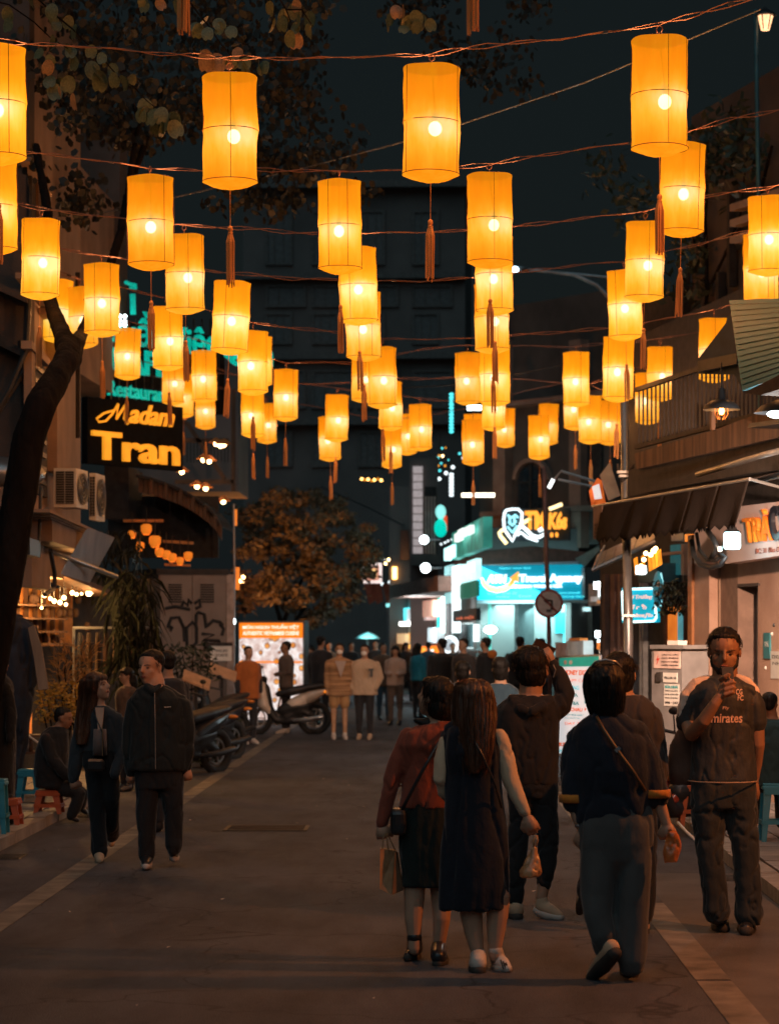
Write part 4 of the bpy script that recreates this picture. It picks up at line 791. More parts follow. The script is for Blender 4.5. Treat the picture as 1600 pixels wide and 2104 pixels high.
# menu boards on stands (two) with parked bikes beneath
for (x0, y0, x1, y1, Y, base, lab) in ((375, 1398, 430, 1420, 37, 1545, 'tilted wooden menu board lit orange, nearer one at the kerb'), (428, 1382, 484, 1402, 40, 1525, 'tilted wooden menu board by the thin white pole')):
    t = thing('menu_stand', lab, 'menu stand', P((x0 + x1) / 2, base, Y), 'menu stands at the kerb'); g = MB(); a = P(x0, y0, Y); b = P(x1, y1, Y); g.obox(a, b - a, V((0, .3, .14)), V((0, 0, .03))); g.build('board', M('pale wood', (.45, .26, .15), .6, var=.2), t); g = MB(); g.bar(P((x0 + x1) / 2, base, Y + .15), P((x0 + x1) / 2, (y0 + y1) / 2, Y + .15), .05); g.build('post', m_dark, t)
def motorbike(Y, x0, x1, ytop, ybase, label, colr, cat='motorbike', plate=False, flip=1, hpm=None, lights=True, rot=0):
    """Side view between two image columns; front wheel at x0 when flip is 1."""
    if flip < 0: x0, x1 = x1, x0
    if rot: hpm = F / Y; c_ = (x0 + x1) / 2; d_ = .95 * hpm * (1 if x1 > x0 else -1); x0, x1 = c_ - d_, c_ + d_
    X = lambda u: x0 + (x1 - x0) * u
    H = hpm or abs(x1 - x0) / 1.9          # px per metre
    Z = lambda v: ybase - v * H
    t = thing('motorbike', label, cat, P((x0 + x1) / 2, ybase, Y)); mp_ = M(label[:18] + ' paint', colr, .3, var=.1, spec=.6); k = Y / F; ax = V((.06, 1, 0))
    q = lambda u, v, d=0: P(X(u), Z(v), Y + d)
    for u in (.16, .84):
        g = MB(); g.torus(q(u, .28), .265, .055, V((0, 1, 0)), 24, 8); w_ = g.build('wheel', M('tyre rubber', (.02, .02, .02), .8), t, True)
        g = MB(); g.torus(q(u, .28), .17, .014, V((0, 1, 0)), 24, 6); g.ell(q(u, .28), (.045, .06, .045)); 
        for a in range(5): g.bar(q(u, .28), q(u, .28) + V((.165 * math.cos(a * 1.257), 0, .165 * math.sin(a * 1.257))), .022, .02)
        g.build('rim', m_steel, w_)
    g = MB(); g.tube([q(.16, .28), q(.24, .62), q(.27, .92)], [.03, .045, .04], 8, cap='round'); g.tube([q(.27, .80), q(.30, .45), q(.40, .25), q(.62, .25)], [.09, .11, .08, .08], 10, cap='round'); g.tube([q(.5, .3), q(.70, .42), q(.84, .30)], [.10, .10, .06], 8, cap='round'); g.tube([q(.84, .28), q(.76, .55), q(.92, .60)], .03, 6, cap='round'); g.tube([q(.48, .42), q(.62, .48), q(.78, .52)], [.12, .14, .10], 8, cap='round')
    blob('frame', g, m_black, t, .025, 0, it=2)
    g = MB(); g.ell(q(.235, .72), (.10, .13, .22), 12, 8); g.tube([q(.22, .88), q(.26, .50), q(.37, .30)], [.09, .12, .05], 10, cap='round', adir=V((0, 1, 0)), asp=1.3); g.tube([q(.42, .34), q(.60, .50), q(.80, .66), q(.97, .76)], [.05, .15, .13, .04], 10, cap='round', adir=V((0, 1, 0)), asp=.9); g.tube([q(.10, .50), q(.16, .55), q(.24, .50)], [.03, .06, .04], 8, cap='round')
    blob('bodywork', g, mp_, t, .02, 0, it=3)
    g = MB(); g.tube([q(.42, .70), q(.55, .74), q(.75, .80), q(.98, .86)], [.06, .09, .085, .04], 10, cap='round', adir=V((0, 1, 0)), asp=1.5); blob('seat', g, M('black vinyl', (.025, .025, .028), .45), t, .02, 0, it=2)
    g = MB(); g.tube([q(.27, .96, -.30), q(.25, 1.0, -.12), q(.25, 1.0, .12), q(.27, .96, .30)], .016, 8); g.ell(q(.25, .95), (.07, .1, .07)); g.build('handlebar', m_black, t, True)
    for d in (-.27, .27): g = MB(); g.tube([q(.26, .98, d), q(.24, 1.13, d * 1.05)], .007, 5); g.ell(q(.235, 1.17, d * 1.08), (.02, .055, .035)); g.build('mirror', m_black, t, True)
    g = MB(); g.ell(q(1.0, .74, -.03), (.075, .09, .03)); g.build('tail_light', M('amber tail lamp', (.8, .25, .03), .3, emit=(1, .25, .01), es=1.3 if lights else 0.0), t, True)
    g = MB(); g.ell(q(.15, .80), (.03, .06, .05)); g.build('headlight', m_steel, t, True)
    g = MB(); g.tube([q(.60, .24, -.12), q(.78, .26, -.16), q(.93, .30, -.17)], [.03, .05, .045], 8, cap='round'); g.build('exhaust', m_steel if lights else m_black, t, True)
    if plate: a = q(1.0, .52, -.05); g = MB(); g.obox(a, V((.10, .02, -.13)), V((.05, .0, .12)), V((.01, .02, 0))); g.build('number_plate', m_white, t)
    t.rotation_euler.z = math.radians(rot); return t
motorbike(45.5, 498, 674, 1385, 1303 + F * EYE / 45.5, 'white and black scooter straddled by its rider in front of the poster', (.80, .70, .60), 'scooter', True, hpm=118)
motorbike(36, 370, 480, 1390, 1303 + F * EYE / 36, 'dark parked motorbike at the left kerb under the menu board', (.02, .02, .025), lights=False, rot=58)
motorbike(40, 400, 500, 1390, 1303 + F * EYE / 40, 'dark parked motorbike nearest the thin white pole', (.02, .025, .03), lights=False, rot=64)
motorbike(32.5, 330, 430, 1390, 1303 + F * EYE / 32.5, 'dark parked motorbike just behind the man in the zip jacket', (.02, .02, .022), lights=False, rot=55)

# poster lightbox
fp = Fr(490, 50.5, 624, 50)
t = thing('menu_lightbox', 'glowing orange and white menu lightbox behind the scooter', 'lightbox', fp.at(556, ground_py(fp, 556)))
slab(fp, t, 489, 1276, 625, 1484, -.25, -.002, m_steel, 'case')
def food():
    m = bpy.data.materials.new('printed food pictures'); m.use_nodes = True; n = m.node_tree.nodes; l = m.node_tree.links; n.clear(); out = n.new('ShaderNodeOutputMaterial'); em = n.new('ShaderNodeEmission'); tc = n.new('ShaderNodeTexCoord')
    vo = n.new('ShaderNodeTexVoronoi'); vo.inputs['Scale'].default_value = 4.5; l.new(tc.outputs['Object'], vo.inputs['Vector']); cr = n.new('ShaderNodeValToRGB'); e = cr.color_ramp.elements; e[0].color = (1, .30, .04, 1); e[1].position = .62; e[1].color = (.95, .80, .75, 1); x = e.new(.20); x.color = (.9, .42, .12, 1); x = e.new(.27); x.color = (.35, .16, .10, 1); x = e.new(.33); x.color = (1, .95, .93, 1); l.new(vo.outputs['Distance'], cr.inputs[0])
    nz = n.new('ShaderNodeTexNoise'); nz.inputs['Scale'].default_value = 7; l.new(tc.outputs['Object'], nz.inputs['Vector']); mx = n.new('ShaderNodeMix'); mx.data_type = 'RGBA'; mx.blend_type = 'MULTIPLY'; mx.inputs[0].default_value = .8; l.new(cr.outputs[0], mx.inputs[6]); c2 = n.new('ShaderNodeValToRGB'); c2.color_ramp.elements[0].position = .35; c2.color_ramp.elements[0].color = (.55, .36, .30, 1); c2.color_ramp.elements[1].position = .6; l.new(nz.outputs[0], c2.inputs[0]); l.new(c2.outputs[0], mx.inputs[7]); l.new(mx.outputs[2], em.inputs[0]); em.inputs[1].default_value = 1.05; l.new(em.outputs[0], out.inputs[0]); return m
slab(fp, t, 492, 1280, 621, 1311, .0, .02, E('orange lit banner', (1, .22, .01), 1.0), 'banner'); slab(fp, t, 492, 1311, 621, 1478, .0, .02, food(), 'picture_panel'); slab(fp, t, 492, 1358, 621, 1362, .021, .03, E('orange rule', (1, .25, .02), .9), 'divider')
e_let = E('white lit letters', (1, .8, .7), 1.3)
text(fp, 'MÓN NGON THUẦN VIỆT', 499, 1282, 614, 1294, e_let, 'lettering', t, .03, .003, 0, .02); text(fp, 'AUTHENTIC VIETNAMESE CUISINE', 499, 1297, 614, 1305, e_let, 'lettering', t, .03, .003, 0, .02)
plant('low plant at the foot of the thin pole under the orange glow', 'potted_plant', 52, (488, 1180, 520, 1260), 160, M('orange lit leaf', (.3, .12, .03), .6), .15, .03, .4, .4)
L = bpy.data.lights.new('terrace_lamp_light', 'POINT'); L.energy = 240; L.color = (1, .36, .08); L.shadow_soft_size = .1
o = thing('wall_lamp', 'small orange lamp glowing behind the thin pole at the tree', 'lamp', P(497, 1190, 60)); g = MB(); g.ell(P(497, 1190, 60), (.1,) * 3, 8, 6); g.build('bulb', e_warm, o); lo = bpy.data.objects.new('bulb_light', L); C.objects.link(lo); lo.parent = o; lo.location = (0.3, -.4, 0)
for x, y, m_, lb_ in ((517, 1047, e_wt, 'left of a pair of distant white lights over the bushy tree'), (525, 1047, e_wt, 'right of a pair of distant white lights over the bushy tree'), (492, 1185, e_warm, 'distant warm light just right of the thin white pole'), (499, 1187, e_wt, 'distant white light left of the bushy tree trunk')):
    g = MB(); g.ell(P(x, y, 75), (.07,) * 3, 8, 6); solo('far_light', g, m_, lb_, 'lamp', 'distant lights by the tree')

# ================================================================ FAR END
t = thing('lit_sign_box', 'small square lit sign box hanging at the far end of the street', 'sign', P(763, 1197, 92)); ff = Fr(742, 92, 784, 92)
slab(ff, t, 742, 1157, 784, 1198, -.3, 0, E('white lit frame', (1, .8, .75), 1.2), 'case'); slab(ff, t, 747, 1162, 779, 1193, .002, .03, E('pink lit panel', (.8, .35, .25), .8), 'panel'); slab(ff, t, 752, 1170, 774, 1187, .032, .05, E('yellow lit panel', (1, .62, .2), 1.6), 'panel')
for x, s_ in ((748, 1), (764, 1), (785, -1)):
    g = MB(); g.prism([P(x, 1200, 88), P(x + 18, 1198, 88), P(x + 24, 1234, 88), P(x + 10, 1242, 88)], V((0, .05, 0))); solo('red_flag', g, M('red flag cloth', (.45, .07, .03), .8), '%s red flag under the small lit sign box' % {748: 'leftmost', 764: 'middle', 785: 'rightmost'}[x], 'flag', 'red flags at the end of the street')
def dot(x, y, r, Y, m_, lab='blurred bulb', grp='distant street lights'):
    g = MB(); g.ell(P(x, y, Y), (r * Y / F,) * 3, 8, 6); return solo('street_bulb', g, m_, lab, 'lamp', grp)
for n_, (x, y, r, m_) in enumerate(((775, 1203, 4, e_wt), (785, 1200, 5, e_wt), (789, 1150, 4, e_wt), (799, 1150, 5, e_warm), (792, 1158, 4, e_warm), (806, 1152, 3, e_warm2), (800, 1196, 5, e_wt), (810, 1198, 4, e_warm))): dot(x, y, r * .6, 95, m_, 'bulb beside the small lit sign box, %s counted from the left' % NTH[n_], 'bulbs by the small lit sign box')
for i, (x, y) in enumerate(((743, 984), (749, 986), (756, 985), (763, 988), (769, 986), (776, 984), (783, 987))): dot(x, y, 2.6, 100, e_gold if i % 2 else e_warm2, 'golden bulb in the short row low in the dark middle, %s from the left' % NTH[i], 'golden bulbs in a short row')
t = thing('light_column', 'tall pale tiled light column on the far house front', 'building', P(865, ground_py(Fr(850, 76, 890, 76), 868), 76)); ff = Fr(845, 76, 900, 76)
for i in range(11): slab(ff, t, 848, 958 + i * 16.5, 868, 972 + i * 16.5, .0, .12, M('pale lit panel', (.5, .45, .45), .6, emit=(.75, .62, .62), es=.42), 'panel')
slab(ff, t, 842, 940, 900, 1400, -6, -.01, m_bwall, 'wall'); slab(ff, t, 872, 1000, 896, 1150, .0, .05, m_dark, 'shutter')
for i in range(4): slab(ff, t, 873 + i * 6, 1020, 876 + i * 6, 1140, .06, .1, m_steel, 'bar')
slab(ff, t, 845, 1138, 905, 1160, .0, 1.2, m_bwall, 'balcony')
t = thing('far_house', 'dark narrow house behind the tall light column', 'building', P(820, 1420, 84)); ff = Fr(800, 84, 860, 84); slab(ff, t, 800, 1000, 862, 1400, -6, 0, m_bwall); slab(ff, t, 806, 1165, 815, 1190, .0, .1, e_warm2, 'lit_window'); slab(ff, t, 822, 1090, 840, 1150, .0, .1, m_glassd, 'window')
# turquoise LED strips and bokeh string
t = thing('led_strip', 'vertical turquoise light strip between the lower middle lanterns', 'light', P(927, 890, 78)); g = MB()
for i in range(12): g.ell(P(927, 810 + i * 7, 78), (.075, .06, .05), 8, 6)
g.build('diodes', e_cyan, t); g = MB(); g.bar(P(927, 805, 78.2), P(927, 895, 78.2), .1); g.build('rail', m_black, t)
t = thing('led_strip', 'short turquoise light strip under the string of coloured dots', 'light', P(927, 1020, 78)); g = MB()
for i in range(7): g.ell(P(927, 975 + i * 7, 78), (.075, .06, .05), 8, 6)
g.build('diodes', e_wt, t); g = MB(); g.bar(P(927, 970, 78.2), P(927, 1022, 78.2), .1); g.build('rail', m_black, t)
cs = [e_cyan, e_orange, e_warm, e_wt]; cn_ = [0, 0, 0, 0]
for x, y, c, r in sorted(((908, 921, 0, 4), (915, 920, 1, 3), (902, 936, 1, 4), (909, 937, 2, 4), (900, 940, 0, 4), (906, 952, 0, 4), (914, 957, 1, 4), (900, 957, 1, 4), (903, 967, 0, 5), (930, 960, 3, 7), (916, 972, 3, 7), (902, 984, 3, 7), (944, 932, 0, 5), (951, 941, 3, 5), (1002, 896, 0, 5), (1009, 913, 1, 4), (921, 945, 0, 3), (897, 948, 2, 3)), key=lambda q_: q_[1]): cn_[c] += 1; dot(x, y, r * .55, 80, cs[c], '%s dot in the coloured lights left of the brown house, %s from the top' % (('cyan', 'orange', 'warm yellow', 'white')[c], NTH[cn_[c] - 1]), 'coloured dots of light on the far facade')
g = MB(); ff = Fr(940, 62, 1020, 62); ff.quad(g, 948, 1013, 1016, 1021, 0, .1); solo('tube_light', g, E('warm white tube', (1, .85, .65), 4), 'horizontal warm white tube light left of the arched window', 'lamp')
g = MB(); ff.quad(g, 960, 833, 988, 842, 0, .1); solo('tube_light', g, e_white, 'short cold white tube glowing among the middle lanterns', 'lamp')
for x, y, r, lab in ((871, 1109, 9, 'upper round cold white lamp beside the pale light column'), (874, 1167, 10, 'lower round cold white lamp on a bracket left of the green shop sign')):
    t = thing('round_lamp', lab, 'lamp', P(x, y, 66)); g = MB(); g.ell(P(x, y, 66), (r * 66 / F,) * 3, 12, 8); g.build('globe', e_white, t, True); g = MB(); g.tube([P(x, y, 66), P(x + 34, y, 66)], .03, 6); g.build('bracket', m_steel, t)
# busy lit stalls left of the travel shop, receding
t = thing('lit_stalls', 'row of brightly lit shop fronts receding left of the travel shop', 'shop', P(880, 1400, 80)); ff = Fr(795, 92, 940, 70)
slab(ff, t, 795, 1215, 918, 1400, -1.5, 0, M('stall back', (.4, .37, .37), .8, var=.6, scale=1.6), 'wall')
slab(ff, t, 800, 1204, 900, 1230, .0, 1.4, M('pink-brown fascia', (.35, .2, .16), .8), 'fascia')
for x0, y0, x1, y1, c, s_ in ((815, 1247, 823, 1292, (.85, 1, 1), 6), (826, 1250, 836, 1275, (.1, .7, .8), 2), (836, 1252, 856, 1278, (.75, .7, .72), .8), (860, 1248, 876, 1275, (.8, .62, .6), .7), (868, 1235, 890, 1268, (.7, .35, .25), .8), (820, 1278, 840, 1286, (1, .95, .9), 6), (793, 1240, 815, 1247, (.3, .9, .9), 2), (850, 1236, 868, 1242, (1, 1, 1), 5), (840, 1300, 856, 1318, (1, .35, .05), 1.2), (845, 1284, 850, 1298, (1, .3, .03), 1.6), (812, 1302, 832, 1322, (1, .6, .3), .8), (878, 1290, 896, 1320, (.75, .85, .9), .8), (858, 1290, 872, 1316, (.9, .5, .4), .7), (898, 1230, 906, 1300, (.02, .8, .7), 1.8), (905, 1190, 911, 1300, (.6, 1, .98), 4), (852, 1326, 892, 1350, (1, .24, .02), 1.5), (822, 1324, 840, 1332, (1, .5, .1), 2)):
    slab(ff, t, x0, y0, x1, y1, .03, .12 + random.random() * .3, E('stall light %d' % x0, c, s_, .3, 3), 'lit_panel')
t = thing('food_cart', 'orange lit food cart with round lamps among the crowd', 'cart', P(868, 1440, 68)); ff2 = Fr(850, 68, 900, 68); slab(ff2, t, 850, 1328, 895, 1352, -.5, 0, E('cart sign', (1, .22, .015), 1.3), 'sign'); slab(ff2, t, 852, 1352, 893, 1440, -.6, -.02, m_wood, 'body')
text(ff2, 'CƠM', 866, 1332, 890, 1344, e_wt, 'lettering', t, .02, .01, 0, .02)
for x, y in ((860, 1350), (874, 1354), (866, 1340)): g = MB(); g.ell(P(x, y, 67.6), (.12,) * 3, 10, 8); g.build('lamp', e_orange, t, True)
# moon-like round sign
t = thing('round_sign', 'round white rimmed sign above the crowd left of the poster window', 'sign', P(925, 1340, 63)); g = MB(); g.torus(P(925, 1325, 63), .20, .04, V((.5, 1, 0)), 24, 6); g.build('rim', e_wt, t, True); g = MB(); g.ell(P(925, 1325, 63), (.17, .03, .19)); g.build('face', M('pale disc', (.6, .65, .7), .6, emit=(.5, .62, .7), es=.6, evar=.5), t, True)

# green + cyan shop signs left of the travel shop (side wall receding)
fg = Fr(912, 72, 982, 60.5)
t = thing('green_shop', 'shop with green awning board and glowing white side signs left of the travel shop', 'shop', fg.at(948, ground_py(fg, 948)))
slab(fg, t, 912, 1120, 982, 1440, -2.5, 0, m_bwall, 'wall'); slab(fg, t, 928, 1096, 992, 1150, .4, .6, E('green awning board', (.05, .42, .34), .55, .6, 2), 'awning_board'); slab(fg, t, 912, 1128, 932, 1152, .5, .65, E('bright cyan panel', (.5, 1, .98), 2.2), 'panel')
slab(fg, t, 934, 1163, 978, 1200, .3, .42, E('white-cyan side sign', (.55, .95, .95), 1.8, .4, 3), 'sign_panel'); slab(fg, t, 938, 1203, 978, 1232, .3, .38, M('green panel', (.03, .2, .13), .6, emit=(.02, .3, .2), es=.3), 'sign_panel'); slab(fg, t, 928, 1165, 934, 1300, .35, .5, e_wt, 'light_edge'); slab(fg, t, 913, 1165, 926, 1240, .3, .4, E('pale cyan glow', (.4, .8, .82), 1.1, .5, 3), 'panel')
text(fg, 'CAFE', 938, 1168, 974, 1182, e_wt, 'lettering', t, .43, .01, 0, .02)
slab(fg, t, 930, 1255, 978, 1278, .5, .6, M('dark name board', (.02, .05, .07), .6), 'name_board'); text(fg, 'HÀ NỘI', 938, 1267, 972, 1275, E('dim red letters', (.8, .2, .1), .6), 'lettering', t, .62, .01)
slab(fg, t, 928, 1282, 968, 1330, .1, .15, E('shutter glow', (.75, .92, .92), 1.1), 'gate_back')
for i in range(9): slab(fg, t, 929 + i * 4.4, 1282, 930.4 + i * 4.4, 1330, .2, .28, m_black, 'gate_bar')
slab(fg, t, 926, 1332, 980, 1338, .15, .3, m_steel, 'rail'); slab(fg, t, 972, 1283, 976, 1318, .2, .3, e_wt, 'light_edge')
for i, x in enumerate((906, 914, 920, 928, 936, 940, 948)): dot(x, 1118 - (i * 3.2), 2.2, 70, e_wt, 'small white bulb on the rim of the green awning board, %s from the left' % NTH[i], 'small bulbs over the green awning board')
for x, y in ((945, 1098), (960, 1092), (938, 1106)): slab(fg, t, x - 5, y - 8, x + 5, y + 8, .7, .8, E('white lit vase', (.9, 1, .95), 1.3), 'lit_ornament')
t = thing('mascot_light', 'small lit figure shaped light in teal and red high left of the brown house', 'light', P(905, 1100, 74)); g = MB(); g.ell(P(905, 1052, 74), (.16, .15, .22)); g.build('top', E('pale teal figure', (.3, .85, .8), 1.1), t, True); g = MB(); g.ell(P(905, 1085, 74), (.2, .15, .28)); g.build('base', E('teal figure', (.0, .65, .5), 1), t, True); g = MB(); g.bar(P(915, 1060, 74), P(915, 1090, 74), .1); g.build('stripe', E('red stripe', (1, .1, .03), .8), t)

# travel shop
fS = Fr(975, 60, 1260, 58.5)
t = thing('travel_shop', 'travel agency with a bright blue sign and cyan lit windows', 'shop', fS.at(1100, ground_py(fS, 1100)))
slab(fS, t, 978, 1235, 1255, 1442, -3, -2.9, M('cyan light tinted wall', (.35, .75, .75), .7, var=.4, scale=1.2), 'back_wall'); slab(fS, t, 978, 1236, 986, 1450, -2.8, 0, m_bwall, 'wall'); slab(fS, t, 1160, 1236, 1172, 1450, -2.8, 0, m_bwall, 'wall')  # back wall colour carries the cyan shop light
m_sg = E('blue sign face', (.0, .27, .40), .95, .25, .8)
sg = slab(fS, t, 980, 1162, 1192, 1233, -.02, .18, m_sg, 'sign')
slab(fS, t, 1192, 1165, 1200, 1228, .0, .1, m_white, 'sign_edge')
text(fS, 'ATH', 1000, 1181, 1040, 1198, e_wt, 'neon_letters', sg, .22, .03, .2, .03); text(fS, 'Travel Agency', 1066, 1180, 1196, 1201, e_wt, 'neon_letters', sg, .22, .03, 0, .03); text(fS, 'BOOKING TOURS & VISA', 1050, 1202, 1154, 1208, e_wt, 'neon_letters', sg, .22, .015, 0, .03)
g = MB(); fS.line(g, [(989, 1188), (994, 1200), (1004, 1209), (1020, 1213), (1036, 1210), (1048, 1202), (1054, 1192), (1057, 1184)], [.03, .05, .06, .065, .065, .06, .055, .05], .24); fS.poly(g, [(1046, 1188), (1063, 1175), (1062, 1196)], .2, .28); g.build('neon_arrow', E('amber neon', (1, .40, .06), 1.25), sg)
for k, (a, b, y) in enumerate(((1000, 1020, 1220), (1030, 1060, 1219), (1020, 1046, 1226), (1066, 1090, 1225), (1140, 1190, 1218), (1150, 1200, 1226), (1025, 1090, 1168))): text(fS, ('Tel: 024', 'Add: 21', 'Hotline', 'Email', 'www.travel', 'Halong Sapa', 'Open tour bus')[k], a, y - 2, b, y + 2, e_cyan, 'small_print', sg, .19, .004)
slab(fS, t, 980, 1234, 1215, 1240, -.02, .25, m_steel, 'sign_rail')
slab(fS, t, 1009, 1240, 1056, 1400, -1.2, -1.1, E('white lit poster', (.85, 1, .98), 2.6, .2, 1.2), 'lit_poster')
for x, y, w, h in ((1022, 1300, 16, 9), (1046, 1296, 8, 12), (1014, 1250, 30, 12), (1018, 1270, 26, 8), (1016, 1330, 24, 6)): slab(fS, t, x, y, x + w, y + h, -1.09, -1.07, E('poster print', (.45, .72, .75), 1.2), 'poster_print')
slab(fS, t, 998, 1240, 1006, 1400, -.6, -.5, M('green leaflet rack', (.1, .3, .25), .6, emit=(.1, .35, .25), es=.5), 'leaflet_rack')
slab(fS, t, 1056, 1238, 1064, 1445, -1, .05, m_dark, 'door_frame')
slab(fS, t, 1066, 1245, 1160, 1345, -1.6, -1.5, E('cyan window', (.10, .62, .66), 1.15, .75, 2.2), 'window'); slab(fS, t, 1140, 1258, 1158, 1300, -1.4, -1.35, E('blue leaflet', (.0, .42, .5), 1.1), 'leaflet')
slab(fS, t, 1175, 1240, 1195, 1345, -1.2, -1.1, E('pale column light', (.55, .82, .84), .9, .3, 2), 'lit_column'); slab(fS, t, 1206, 1245, 1216, 1345, -1.2, -1.1, m_brown, 'door_frame'); slab(fS, t, 1163, 1248, 1210, 1256, -.9, -.8, E('pale cornice light', (.6, .85, .85), 1), 'light_rail')
g = MB(); g.ell(fS.at(1007, 1294), (.16, .1, .1)); g.build('globe_lamp', e_white, t, True)
L = bpy.data.lights.new('shop_light', 'AREA'); L.energy = 420; L.color = (.40, .95, 1); L.size = 2.0; lo = bpy.data.objects.new('ceiling_light', L); C.objects.link(lo); lo.parent = t; lo.location = fS.at(1100, 1238, -1.4) - org(t); lo.rotation_euler = (math.radians(15), 0, 0)
L = bpy.data.lights.new('sign_light', 'AREA'); L.energy = 170; L.color = (.45, .95, 1); L.size = 2.4; lo = bpy.data.objects.new('sign_light', L); C.objects.link(lo); lo.parent = t; lo.location = fS.at(1070, 1240, .5) - org(t); lo.rotation_euler = (math.radians(55), 0, math.radians(-8))
L = bpy.data.lights.new('stall_light', 'POINT'); L.energy = 160; L.color = (.8, .95, 1); L.shadow_soft_size = .2; lo = bpy.data.objects.new('stall_light', L); C.objects.link(lo); lo.parent = t; lo.location = P(855, 1262, 72) - org(t)
# canopy above the sign, wedge shaped
t = thing('tiled_canopy', 'dark red-brown canopy roof over the blue travel sign', 'canopy', fS.at(1080, 1160)); g = MB(); fS.poly(g, [(926, 1158), (985, 1132), (1090, 1122), (1216, 1136), (1216, 1150), (1190, 1153), (1000, 1160)], .1, 1.2); g.build('roof', M('dark red tin', (.12, .05, .04), .6, var=.3), t); g = MB(); fS.poly(g, [(1180, 1148), (1228, 1122), (1232, 1130), (1200, 1165)], 1.3, 1.8); g.build('flashing', m_steel, t)
# neon lion
fn = Fr(1020, 57, 1170, 56.5)
t = thing('neon_sign', 'neon sign with a white bearded lion head and orange letters', 'sign', fn.at(1090, 1115))
slab(fn, t, 1030, 1046, 1170, 1112, -.1, -.02, M('dark backing board', (.015, .03, .04), .6), 'board')
stroke(fn, t, [(1040, 1048), (1052, 1046), (1064, 1046), (1072, 1054), (1071, 1070), (1066, 1086), (1058, 1098), (1052, 1112), (1044, 1100), (1036, 1088), (1034, 1068), (1036, 1054), (1040, 1048)], .032, e_wt)
for p_ in ([(1042, 1058), (1050, 1064), (1058, 1058), (1064, 1064)], [(1044, 1072), (1052, 1080), (1060, 1070)], [(1042, 1082), (1052, 1094), (1062, 1080)], [(1046, 1062), (1048, 1078)], [(1056, 1062), (1056, 1078)]): stroke(fn, t, p_, .03, E('pale blue neon', (.35, .8, .9), 1.4))
stroke(fn, t, [(1068, 1078), (1080, 1088), (1092, 1100), (1106, 1104), (1118, 1098), (1119, 1090), (1112, 1086), (1106, 1091)], .045, e_wt); stroke(fn, t, [(1062, 1100), (1070, 1094), (1082, 1104), (1092, 1108), (1104, 1112)], .03, e_wt)
for p_ in ([(1028, 1102), (1040, 1117)], [(1028, 1102), (1025, 1095), (1030, 1090), (1036, 1088)], [(1074, 1074), (1090, 1066)], [(1128, 1046), (1154, 1036)]): stroke(fn, t, p_, .045, E('amber white neon', (1, .72, .35), 2.4))
text(fn, 'TM', 1078, 1050, 1120, 1088, e_orange, 'neon_letters', t, .06, .03, 0, .04); text(fn, 'K6s', 1126, 1052, 1164, 1088, e_orange, 'neon_letters', t, .06, .03, .1, .04); text(fn, '..', 1130, 1094, 1146, 1104, e_orange, 'neon_letters', t, .06, .03)

# no left turn sign
Ys = 48; base = VY + F * (EYE) / Ys
t = thing('no_left_turn_sign', 'round red rimmed no left turn sign on a steel pole', 'road sign', P(1128, base, Ys))
g = MB(); g.tube([P(1131, base, Ys + .06), P(1126, 1235, Ys + .06), P(1122, 1150, Ys + .06), P(1117, 960, Ys + .06)], .045, 8); g.build('pole', M('rusty pole', (.16, .09, .08), .5), t, True)
fR = Fr(1095, Ys, 1160, Ys); c0 = fR.at(1127, 1240); rr = 29.5 * Ys / F
def disc(r, d0, d1, n=40): return MB().prism([c0 + V((r * math.cos(i * 2 * math.pi / n), -d0, r * math.sin(i * 2 * math.pi / n))) for i in range(n)], V((0, -(d1 - d0), 0)))
disc(rr, .0, .02).build('rim', M('red sign paint', (.20, .035, .03), .5), t); disc(rr * .82, .021, .03).build('face', M('white sign paint', (.38, .37, .38), .5), t)
g = MB(); fR.line(g, [(1133, 1253), (1133, 1234), (1122, 1234)], .025, .035, 4); fR.poly(g, [(1123, 1228), (1123, 1240), (1115, 1234)], .03, .045); fR.quad(g, 1122, 1252, 1132, 1258, .031, .04); g.build('arrow', m_black, t)
g = MB(); fR.line(g, [(1110, 1222), (1144, 1258)], .018, .045, 4); g.build('bar', M('red bar paint', (.20, .035, .03), .5), t)
# ================================================================ RIGHT SIDE
fw = Fr(1403, 28.3, 1760, 23.4)
t = thing('tea_shop_house', 'salmon pink plastered tea shop front at the right edge', 'building', fw.at(1500, ground_py(fw, 1500, .1)))
gy = lambda px: ground_py(fw, px, .09)
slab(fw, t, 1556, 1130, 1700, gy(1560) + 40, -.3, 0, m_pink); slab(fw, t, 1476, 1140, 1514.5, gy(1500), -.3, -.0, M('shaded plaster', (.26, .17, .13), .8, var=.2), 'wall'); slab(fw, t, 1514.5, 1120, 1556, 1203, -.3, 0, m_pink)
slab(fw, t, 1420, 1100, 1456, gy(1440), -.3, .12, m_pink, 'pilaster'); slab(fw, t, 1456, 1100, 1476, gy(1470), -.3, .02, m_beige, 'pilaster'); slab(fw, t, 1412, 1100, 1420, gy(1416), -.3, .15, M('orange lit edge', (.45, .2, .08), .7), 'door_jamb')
slab(fw, t, 1514.5, 1203, 1556, gy(1530), -.29, -.22, M('bluish white door', (.42, .45, .48), .6, var=.12, scale=4, stretch=(1, 1, .3)), 'door'); slab(fw, t, 1514, 1200, 1557, 1206, -.22, .02, m_brown, 'lintel')
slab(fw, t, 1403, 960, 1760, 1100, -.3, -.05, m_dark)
sb = MB(); fw.poly(sb, [(1425, 1052), (1700, 1018), (1700, 1127), (1490, 1158), (1478, 1150), (1425, 1160)], .25, .40)
t2 = thing('tea_shop_sign', 'pale pink shop sign with orange and black slanted lettering', 'sign', fw.at(1560, 1150)); sb.build('board', M('pale pink sign board', (.62, .47, .43), .45, var=.1, scale=2), t2)
fw2 = fw
m_or = M('orange raised letter', (.90, .22, .02), .5)
